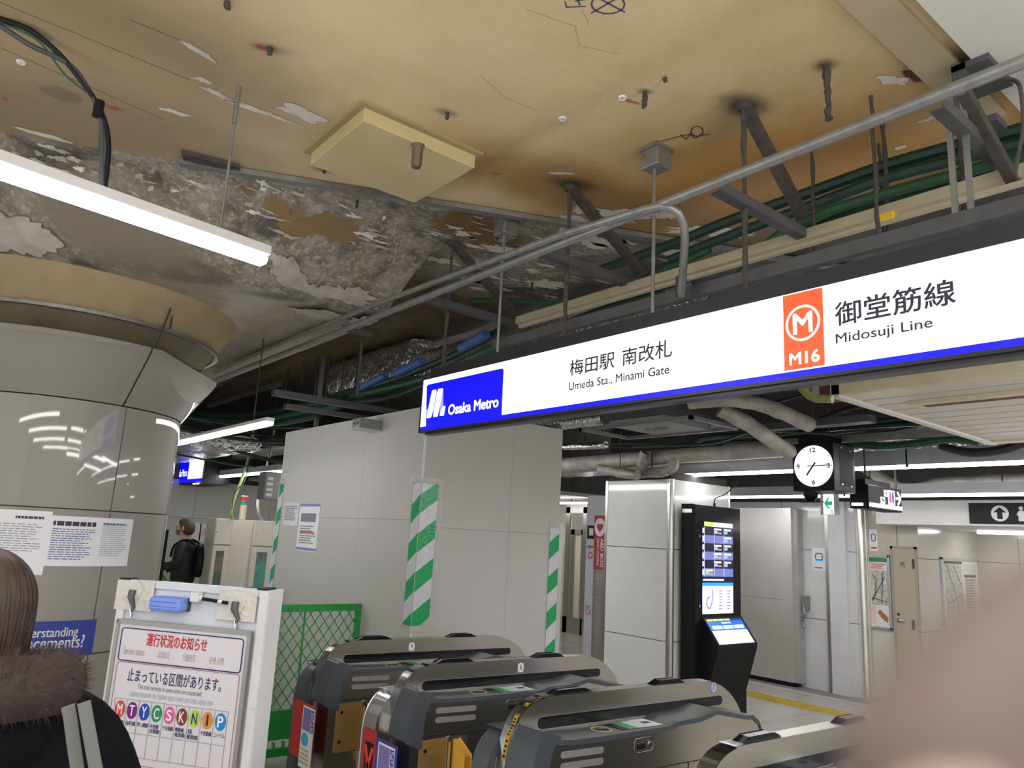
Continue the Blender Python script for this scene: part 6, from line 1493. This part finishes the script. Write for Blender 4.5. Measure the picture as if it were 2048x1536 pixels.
# trays right
along('grey cable tray above the clock', 'cable_tray', 5.6, (1500, 858), (1745, 838), .055, .12, M_channel, 'cable tray', 'cable trays')
along('brighter grey cable tray right of the clock top', 'cable_tray', 6.3, (1690, 879), (1850, 868), .06, .10, M_galv, 'cable tray', 'cable trays', ext=(0, 1.0))
pxtube('green conduit sagging under the brighter tray right of the clock', [(1690, 884), (1760, 893), (1830, 888), (1900, 878), (1960, 884)], 6.35, .035, M_cableb, group=G1)
pxtube('dark cable crossing under the slatted panel at far right', [(1880, 893), (1940, 905), (2000, 900), (2048, 885), (2120, 860)], 6.6, .035, mat('dark_cable', (0, 0, 0)), 'cable', 'cable')
for k in range(4):
    yy = 3.0-k*.55
    T('corrugated_duct', 'grey corrugated duct in the ceiling space right of the clock, %s' % ['leftmost', 'second', 'third', 'rightmost'][k], 'duct', MB().tube([(6.9, yy, 2.95), (9.2, yy, 2.95)], .14, 12), mat('grey_duct', (.16, .16, .16), .6, var=.2), 'grey ducts', True)
ftube('yellow-green flexible pipe end under the big sign at right', [atX(x, y, 3.7) for x, y in ((1598, 770), (1612, 785), (1635, 797), (1665, 800))], .022, mat('flex_yellow', (.30, .30, .12), .5), 'flexible_pipe', 'pipe', None)
# slatted soffit panel at right with steel beam over it
S_ = thing('slat_panel', 'cream-framed panel of white metal slats hanging at right under the sign', 'ceiling panel', (5.0, .6, 2.6))
px0, px1, pyL, pyR = 3.87, 6.12, 2.06, -2.2
MB().box(px0, pyR, 2.60, px0+.05, pyL, 2.70).build('front_rail', M_cream, S_, bevel=.006)
MB().box(px0+.0, pyR, 2.70, px0+.03, pyL-.08, 2.745).build('upper_rail', M_cream, S_)
MB().box(px0, pyL-.05, 2.592, px1, pyL, 2.66).build('side_rail', M_slat, S_)
MB().box(px1-.12, pyR, 2.598, px1, pyL-.05, 2.64).build('rear_rail', M_cream, S_)
n_ = 11
for k in range(n_):
    xa = px0+.055+(px1-.12-px0-.06)*k/n_; xb = px0+.055+(px1-.12-px0-.06)*(k+1)/n_
    sl_ = MB().prism([(xa+.004, pyR, 2.605), (xb-.024, pyR, 2.605), (xb-.018, pyR, 2.620), (xb-.004, pyR, 2.625), (xa+.004, pyR, 2.625)], (0, pyL-.05-pyR, 0)); sl_.build('slat', M_slat, S_)
MB().box(px0+.05, pyR, 2.626, px1-.1, pyL-.05, 2.632).build('backing', M_dkconc, S_)
sl0 = atZ(1822, 806, 2.6)
MB().box(sl0.x-.04, pyR, 2.585, sl0.x+.10, sl0.y, 2.604).build('light_slot_rim', M_cream, S_); MB().box(sl0.x+.03, pyR, 2.5835, sl0.x+.085, sl0.y-.05, 2.586).build('light_slot', M_rust, S_)
a = atX(1650, 792, 4.1)
T('steel_beam', 'dark red painted steel beam above the slatted panel', 'beam', MB().box(4.1, pyR, a.z-.02, 4.22, 2.25, a.z+.085), M_rust)
T('concrete_beam', 'grey beam face directly under the big sign at right', 'beam', MB().box(4.15, pyR, a.z+.085, 4.4, 2.45, a.z+.40), mat('beam_grey', (.22, .22, .21), .7))
# upper right bracket and wires
u0 = atZ(1925, 135, CZ-.035)
t = thing('beam_bracket', 'dark grey steel bracket bolted under the pale soffit at upper right', 'bracket', (u0.x, u0.y, CZ-.2))
MB().box(u0.x-.03, u0.y-.10, CZ-.06, u0.x+.22, u0.y+.03, CZ-.034).build('plate', M_channel, t)
MB().box(u0.x-.03, u0.y-.02, CZ-.26, u0.x+.03, u0.y+.03, CZ-.034).build('web', M_channel, t)
MB().box(u0.x+.0, u0.y-.10, CZ-.30, u0.x+.10, u0.y+.0, CZ-.27).build('foot', M_channel, t)
for k, (x, y0, y1) in enumerate(((1912, 175, 440), (1945, 200, 450))):
    a = atX(x, y1, 2.75); T('hanger_rod', ('left', 'right')[k]+' of two grey rods below the upper right bracket', 'rod', MB().bar((2.75, a.y, a.z), (2.75, a.y, CZ-.2), .02, .012, up=(1, 0, 0)), M_galv, 'rods at the bracket')
e = [atX(1925, 190, 2.7), atX(2035, 388, 3.05)]; T('brace', 'long sloping brace below the upper right bracket', 'brace', MB().angle(e[0], e[1], .035, .005), M_dusty, 'sloping angle braces')
pxtube('thin grey wires hanging at the right frame edge', [(2005, 155), (2035, 165), (2044, 200), (2046, 260), (2038, 300), (2030, 350)], 2.4, .006, M_dusty, 'wire', 'wire')
for k, (x, y0, y1, X_) in enumerate(((1768, 290, 500, 3.15), (1760, 320, 500, 3.3), (1628, 455, 545, 3.1), (1755, 430, 505, 2.9), (1925, 350, 460, 3.1))):
    a, b = atX(x, y0, X_), atX(x, y1, X_); T('hanger_rod', ['rod through the yellow ceiling mark', 'rod just behind the yellow-mark rod', 'rod at the end of the first level angle', 'short rod by the yellow clamp', 'rod behind the upper right bracket'][k]+' by the green conduits', 'rod', dirty_rod(X_, a.y, b.z, CZ, .010), M_dusty, 'conduit hanger rods')
c_ = atX(1775, 435, 3.0); T('pipe_clamp', 'small yellow clamp on the beige trunking', 'clamp', MB().obox(c_, (.02, 0, 0), (0, .035, 0), (0, 0, .02)), M_yel, bevel=.008)
# ------------------------------------------------------------------ PEOPLE
M_hair = mat('hair_brown', (.035, .022, .016), .5, var=.25, scale=120, aniso=(1, 1, .06), bump=.5, bscale=160)
M_coat = mat('black_wool', (.006, .006, .008), .95, var=.2, scale=60, spec=.08)
M_fur = mat('fur_brown', (.045, .030, .026), .9, var=.3, scale=50)
# woman seen from behind, lower left corner
hc = atD(-54, 1192, 1.46); gx, gy = hc.x+.0, hc.y
faced = Vector((.25, 1, 0)).normalized(); side = Vector((faced.y, -faced.x, 0))          # she looks past the column; side = her right hand
wz = hc.z
Wp = lambda s_, f_, z: Vector((gx, gy, 0))+side*s_+faced*f_+Vector((0, 0, z))
J = {'pel': (Wp(0, 0, .92), .13), 'wst': (Wp(0, .01, 1.10), .115), 'chs': (Wp(0, 0, 1.27), .13), 'nkb': (Wp(0, -.01, 1.40), .065), 'nk': (Wp(0, .01, wz-.10), .05), 'hd': (Wp(0, .03, wz-.02), (.075, .09)), 'top': (Wp(0, .025, wz+.06), (.06, .07)),
     'shR': (Wp(.17, 0, 1.35), .06), 'elR': (Wp(.23, .0, 1.08), .045), 'wrR': (Wp(.20, .16, .92), .032), 'haR': (Wp(.19, .22, .90), .028),
     'shL': (Wp(-.17, 0, 1.35), .06), 'elL': (Wp(-.23, .0, 1.08), .045), 'wrL': (Wp(-.18, .18, .96), .032), 'haL': (Wp(-.16, .24, .95), .028),
     'hpR': (Wp(.09, 0, .86), .09), 'knR': (Wp(.10, .02, .48), .06), 'anR': (Wp(.10, -.01, .09), .042), 'toR': (Wp(.11, .14, .04), .038),
     'hpL': (Wp(-.09, 0, .86), .09), 'knL': (Wp(-.10, .02, .48), .06), 'anL': (Wp(-.10, -.01, .09), .042), 'toL': (Wp(-.11, .14, .04), .038)}
for s_, nm in ((1, 'R'), (-1, 'L')):
    for k in range(4):
        J['f%d%s' % (k, nm)] = (Wp(s_*(.19 if s_ > 0 else .16)+(k-1.5)*.02, .285+.01*(1-abs(k-1.5)), .87), .009)
    J['th'+nm] = (Wp(s_*(.19 if s_ > 0 else .16)-s_*.045, .24, .88), .010)
E_ = [('pel', 'wst'), ('wst', 'chs'), ('chs', 'nkb'), ('nkb', 'nk'), ('nk', 'hd'), ('hd', 'top')]
for q in 'RL': E_ += [('chs', 'sh'+q), ('sh'+q, 'el'+q), ('el'+q, 'wr'+q), ('wr'+q, 'ha'+q), ('pel', 'hp'+q), ('hp'+q, 'kn'+q), ('kn'+q, 'an'+q), ('an'+q, 'to'+q), ('ha'+q, 'th'+q)]+[('ha'+q, 'f%d%s' % (k, q)) for k in range(4)]
wo = skin('person', J, E_, M_skin, None)
tag(wo, 'person in black coat with brown fur hood seen from behind in the lower left corner', 'person')
def rr(s_, f_, z, a, b): return (Wp(s_, f_, z), side*a, faced*b)
coat_mb = MB().loft([rr(0, 0, .45, .27, .20), rr(0, 0, .70, .265, .20), rr(0, 0, .95, .255, .19), rr(0, 0, 1.10, .25, .18), rr(0, -.005, 1.22, .265, .175), rr(0, -.01, 1.30, .26, .16), rr(0, -.01, 1.365, .225, .14), rr(0, -.01, 1.41, .165, .115), rr(0, -.005, 1.44, .10, .085)], 32); coat_mb.build('coat', M_coat, wo, smooth=True, subs=1)
for s_, q in ((1, 'R'), (-1, 'L')):
    MB().tube(smoothpath([Wp(s_*.14, -.005, 1.345), Wp(s_*.22, 0, 1.30), Wp(s_*.285, 0, 1.16), Wp(s_*.30, .0, 1.05), Wp(s_*.27, .10, .96), Wp(s_*.20, .18, .92)], 5), [.085]*6+[.085]*6+[.080]*6+[.072]*6+[.062]*6+[.055], 16).build('sleeve', M_coat, wo, smooth=True)
    MB().tube([Wp(s_*.09, 0, .55), Wp(s_*.10, .0, .09)], [.085, .07], 14).build('trouser_leg', M_coat, wo, smooth=True)
    MB().loft([(Wp(s_*.105, .05, .005), side*.05, faced*.14), (Wp(s_*.105, .05, .05), side*.05, faced*.14), (Wp(s_*.105, .0, .12), side*.045, faced*.06)], 16).build('shoe', M_black, wo, smooth=True)
# hair: a rounded bob falling into the hood, with strands
hr = []
prof = [(-.19, .055, .05), (-.15, .088, .078), (-.10, .103, .097), (-.05, .108, .109), (0, .109, .115), (.04, .105, .112), (.075, .092, .099), (.10, .072, .078), (.118, .045, .048), (.126, .015, .016)]
hq = smoothpath([Vector(p) for p in prof], 5)
MB().loft([(Wp(0, -.01, wz-.03+q.x), side*q.y, faced*q.z) for q in hq], 48).build('hair', M_hair, wo, smooth=True)
st = MB()
for k in range(1500):
    t_ = random.uniform(0, 2*math.pi); P = []; tw = random.uniform(-.5, .9); e = 1.004+random.uniform(0, .03)
    for q in list(reversed(hq))[random.randint(0, 12):]:
        P.append(Wp(0, -.01, wz-.03+q.x)+side*(q.y*e*math.cos(t_+q.x*tw))+faced*(q.z*e*math.sin(t_+q.x*tw)))
    P = P[:random.randint(14, len(P))]
    for a, b in zip(P, P[1:]):
        nn = (a-Wp(0, -.01, wz)).normalized(); sd = (b-a).cross(nn).normalized()*.0011; st.add([a-sd, a+sd, b+sd, b-sd], [(0, 1, 2, 3)])
o = st.build('hair_strands', mat('hair_sheen', (.055, .034, .023), .5, var=.35, scale=25), wo, smooth=True); o['kind'] = 'stuff'
# fur trimmed hood lying round the shoulders
def furring(t): return Wp(.175*math.cos(t), -.035+.125*math.sin(t), 1.405+.018*math.sin(t+2.5)), 
core = MB(); cen = [Wp(.165*math.cos(t), -.045+.125*math.sin(t), 1.428-.010*math.sin(t)) for t in [2*math.pi*k/28 for k in range(29)]]
core.tube(cen, .058, 12, caps=False).build('fur_hood_trim', M_fur, wo, smooth=True)
fz = MB()
for k in range(9000):
    t_ = random.uniform(0, 2*math.pi); a_ = random.uniform(0, 2*math.pi)
    c_ = Wp(.165*math.cos(t_), -.045+.125*math.sin(t_), 1.428-.010*math.sin(t_)); rad = (side*math.cos(t_)+faced*math.sin(t_)*.9).normalized()
    d = (rad*math.cos(a_)+Vector((0, 0, 1))*math.sin(a_)); d = (d+Vector((random.uniform(-.35, .35), random.uniform(-.35, .35), random.uniform(-.45, .25)))).normalized()
    p = c_+d*.05; q = p+d*random.uniform(.012, .034); sd = d.cross(Vector((random.random(), random.random(), random.random()))).normalized()*.0011
    fz.add([p-sd, p+sd, q], [(0, 1, 2)])
o = fz.build('fur_hairs', mat('fur_tips', (.075, .048, .043), .8, var=.3, scale=30), wo); o['kind'] = 'stuff'
MB().loft([rr(0, -.10, 1.22, .10, .05), rr(0, -.115, 1.30, .17, .075), rr(0, -.10, 1.37, .19, .10), rr(0, -.06, 1.41, .16, .11)], 24).build('hood', M_coat, wo, smooth=True, subs=1)
# two bag straps over her right shoulder, laid on the coat
from mathutils.bvhtree import BVHTree
bt = BVHTree.FromPolygons([Vector(v) for v in coat_mb.v], coat_mb.f)
def oncoat(x, y, lift=.02):
    d = ray(x, y).normalized(); h = bt.ray_cast(CAM, d); return (h[0] if h[0] else atD(x, y, 1.30))-d*lift
M_strap = mat('strap_grey', (.16, .16, .148), .7)
bg = thing('tote_bag', 'bag with two pale grey straps over the shoulder of the person in black coat', 'bag', Wp(.34, -.02, .55))
SD = 1.20
for pts in ([(136, 1412), (141, 1440), (147, 1485), (155, 1540), (166, 1620)], [(168, 1405), (174, 1440), (182, 1485), (192, 1540), (206, 1620)]):

    P = [atD(*q, SD) for q in pts]; P = smoothpath(P, 6)
    mb = MB()
    for a, b in zip(P, P[1:]): mb.bar(a, b+(b-a)*.12, .019, .005, up=(CAM-a).normalized())
    mb.build('strap', M_strap, bg)
MB().loft([(Wp(.36, -.04, .55), side*.05, faced*.16), (Wp(.37, -.04, .62), side*.08, faced*.19), (Wp(.36, -.05, .90), side*.06, faced*.19), (Wp(.35, -.05, .96), side*.02, faced*.18)], 20).build('bag_body', mat('bag_grey', (.18, .18, .17), .7), bg, smooth=True)

# man far off, facing left, arms forward
mb_ = atY(372, 1100, 11.6); mx, my = mb_.x, mb_.y
mf = Vector((-.80, .60, 0)).normalized(); ms = Vector((mf.y, -mf.x, 0)); hz = atY(372, 1039, 11.6).z
k_ = hz/1.72
Mp = lambda s_, f_, z: Vector((mx, my, 0))+ms*s_*k_+mf*f_*k_+Vector((0, 0, z*k_))
J = {'pel': (Mp(0, 0, .92), .125), 'wst': (Mp(0, 0, 1.08), .115), 'chs': (Mp(0, .01, 1.28), .125), 'nkb': (Mp(0, .02, 1.42), .06), 'nk': (Mp(0, .04, 1.48), .05), 'hd': (Mp(0, .07, 1.575), (.058, .066)), 'top': (Mp(0, .06, 1.63), (.045, .05)), 'chin': (Mp(0, .12, 1.53), .035)}
for q, s_, hx, hz_ in (('R', 1, .36, 1.0), ('L', -1, .46, 1.06)):
    J.update({'sh'+q: (Mp(s_*.17, .0, 1.37), .058), 'el'+q: (Mp(s_*.22, .06, 1.10), .046), 'wr'+q: (Mp(s_*.15, hx-.08, hz_+.02), .030), 'ha'+q: (Mp(s_*.13, hx, hz_), .028),
              'hp'+q: (Mp(s_*.09, 0, .86), .09), 'kn'+q: (Mp(s_*.10, .04, .48), .062), 'an'+q: (Mp(s_*.10, .0, .09), .044), 'to'+q: (Mp(s_*.11, .15, .045), .04)})
    for k in range(4): J['f%d%s' % (k, q)] = (Mp(s_*.13+(k-1.5)*.02, hx+.07, hz_-.01), .009)
    J['th'+q] = (Mp(s_*.08, hx+.03, hz_+.02), .010)
E_ = [('pel', 'wst'), ('wst', 'chs'), ('chs', 'nkb'), ('nkb', 'nk'), ('nk', 'hd'), ('hd', 'top'), ('hd', 'chin')]
for q in 'RL': E_ += [('chs', 'sh'+q), ('sh'+q, 'el'+q), ('el'+q, 'wr'+q), ('wr'+q, 'ha'+q), ('pel', 'hp'+q), ('hp'+q, 'kn'+q), ('kn'+q, 'an'+q), ('an'+q, 'to'+q), ('ha'+q, 'th'+q)]+[('ha'+q, 'f%d%s' % (k, q)) for k in range(4)]
ma = skin('person', J, E_, M_skin, None)
tag(ma, 'person far off in dark jacket and mask facing left at the distant gates', 'person')
M_jack = mat('dark_jacket', (.022, .020, .018), .7, var=.2); M_trou = mat('dark_trousers', (.015, .018, .03), .8)
def mr(s_, f_, z, a, b): return (Mp(s_, f_, z), ms*a*k_, mf*b*k_)
MB().loft([mr(0, 0, .80, .20, .155), mr(0, 0, .95, .205, .16), mr(0, .0, 1.15, .21, .16), mr(0, .0, 1.30, .215, .15), mr(0, .005, 1.38, .17, .12), mr(0, .02, 1.45, .09, .085)], 24).build('jacket', M_jack, ma, smooth=True, subs=1)
for q, s_, hx, hz_ in (('R', 1, .36, 1.0), ('L', -1, .46, 1.06)):
    MB().tube(smoothpath([Mp(s_*.15, 0, 1.37), Mp(s_*.22, .0, 1.30), Mp(s_*.245, .05, 1.10), Mp(s_*.15, hx-.06, hz_+.02)], 5), [.07*k_]*6+[.066*k_]*5+[.055*k_]*5, 12).build('sleeve', M_jack, ma, smooth=True)
    MB().tube(smoothpath([Mp(s_*.09, 0, .90), Mp(s_*.10, .03, .5), Mp(s_*.10, .0, .06)], 4), [.105*k_]*4+[.085*k_]*4+[.075*k_], 12).build('trouser_leg', M_trou, ma, smooth=True)
    MB().loft([(Mp(s_*.11, .07, .003), ms*.05, mf*.14), (Mp(s_*.11, .07, .05), ms*.05, mf*.13), (Mp(s_*.105, .0, .11), ms*.045, mf*.06)], 14).build('shoe', M_black, ma, smooth=True)
sv = MB().tube(smoothpath([Mp(.225, -.06, 1.33), Mp(.29, .02, 1.2), Mp(.31, .05, 1.10), Mp(.235, .26, 1.04)], 5), .012*k_, 6); sv.build('sleeve_stripe', mat('stripe_tan', (.22, .15, .09), .7), ma)
MB().loft([mr(0, .00, 1.50, .06, .05), mr(0, .0, 1.56, .088, .085), mr(0, .02, 1.62, .098, .108), mr(0, .045, 1.68, .092, .108), mr(0, .055, 1.72, .065, .08), mr(0, .055, 1.74, .02, .03)], 20).build('hair', mat('hair_dark_brown', (.09, .055, .03), .6, var=.2), ma, smooth=True, subs=1)
MB().loft([mr(0, .125, 1.50, .035, .025), mr(0, .135, 1.535, .052, .04), mr(0, .13, 1.575, .055, .035), mr(0, .125, 1.595, .045, .025)], 16).build('mask', mat('mask_olive', (.16, .17, .13), .7), ma, smooth=True)
fcb = MB().loft([mr(0, .115, 1.57, .058, .045), mr(0, .118, 1.61, .062, .05), mr(0, .11, 1.65, .058, .045)], 16); fcb.build('face', M_skin, ma, smooth=True)
for s_ in (-1, 1):
    MB().lathe(Mp(s_*.025, .165, 1.615), [(0, -.006), (.009, -.003), (.009, .003), (0, .006)], 10).build('eye', M_black, ma)
    MB().loft([(Mp(s_*.083, .055, 1.565), mf*.012, ms*.008), (Mp(s_*.088, .05, 1.60), mf*.022, ms*.012), (Mp(s_*.085, .045, 1.63), mf*.014, ms*.008)], 10).build('ear', M_skin, ma, smooth=True)
bk = thing('backpack', 'black backpack on the back of the person far off', 'backpack', Mp(0, -.24, .95))
MB().loft([mr(0, -.23, .93, .12, .06), mr(0, -.25, 1.0, .155, .11), mr(0, -.25, 1.18, .16, .12), mr(0, -.22, 1.34, .14, .09), mr(0, -.19, 1.40, .08, .04)], 20).build('pack', M_black, bk, smooth=True, subs=1)
for s_ in (-1, 1): MB().tube(smoothpath([Mp(s_*.10, -.15, 1.38), Mp(s_*.11, -.03, 1.44), Mp(s_*.12, .12, 1.36), Mp(s_*.13, .15, 1.2)], 4), .018, 6).build('shoulder_strap', M_black, bk)
gbk = thing('shopping_bag', 'bright green plastic shopping bag held by the person far off', 'bag', Mp(.10, .32, .70))
MB().loft([(Mp(.10, .32, .68), ms*.07, mf*.09), (Mp(.10, .33, .76), ms*.09, mf*.12), (Mp(.10, .34, .88), ms*.06, mf*.09), (Mp(.11, .35, .96), ms*.02, mf*.03)], 16).build('bag_body', mat('bag_green', (.22, .62, .03), .4, bump=.5), gbk, smooth=True)
MB().tube([Mp(.11, .35, .95), Mp(.13, .36, 1.0)], .012, 6).build('bag_handle', MATS['bag_green'], gbk)
ph = thing('phone', 'small white phone in the hand of the person far off', 'phone', Mp(.13, .39, 1.03))
MB().obox(Mp(.12, .40, 1.045), ms*.035, mf*.012, Vector((0, 0, .06))).build('body', M_paper, ph, bevel=.004)
# black slim screen panel in front of him
b = atY(333, 1085, 11.0)
T('monitor', 'thin black upright panel at the edge of the round column beside the far person', 'screen', MB().box(b.x-.035, 11.0, .0, b.x+.01, 11.3, 1.62), M_black)

# ------------------------------------------------------------------ FINGER of the person holding the camera, close to the lens
def cam(x, y, d): return atD(x, y, d)
J = {'wri': (cam(4600, 2600, .075), (.026, .018)), 'pal': (cam(3500, 1900, .058), (.030, .013)),
     'i0': (cam(2900, 1330, .044), .0092), 'i1': (cam(2420, 1290, .034), .0084), 'i2': (cam(2110, 1600, .030), .0082), 'i3': (cam(1850, 1870, .0300), .0074)}
Eh = [('wri', 'pal'), ('pal', 'i0'), ('i0', 'i1'), ('i1', 'i2'), ('i2', 'i3')]
for k in range(3):
    J['m%d' % k] = (cam(2950+260*k, 1850+330*k, .050+.004*k), .0088); J['n%d' % k] = (cam(2520+300*k, 1980+360*k, .046+.004*k), .0080); J['p%d' % k] = (cam(2560+320*k, 2250+340*k, .056+.004*k), .0070)
    Eh += [('pal', 'm%d' % k), ('m%d' % k, 'n%d' % k), ('n%d' % k, 'p%d' % k)]
J['t0'] = (cam(3900, 1350, .072), .012); J['t1'] = (cam(3600, 900, .078), .0098); J['t2'] = (cam(3250, 700, .078), .0078)
Eh += [('wri', 't0'), ('t0', 't1'), ('t1', 't2')]
fg = skin('person_hand', J, Eh, mat('finger_skin', (.155, .108, .09), .6, var=.03), None)
tag(fg, 'blurred pinkish finger of the person taking the picture, across the lower right corner', 'hand')
nl = cam(1900, 1830, .0240); 
MB().loft([(nl+RT*.0, RT*.004, UP*.0045), (nl-FW*.0006, RT*.0035, UP*.004)], 14).build('fingernail', mat('nail', (.60, .42, .36), .3), fg, smooth=True)
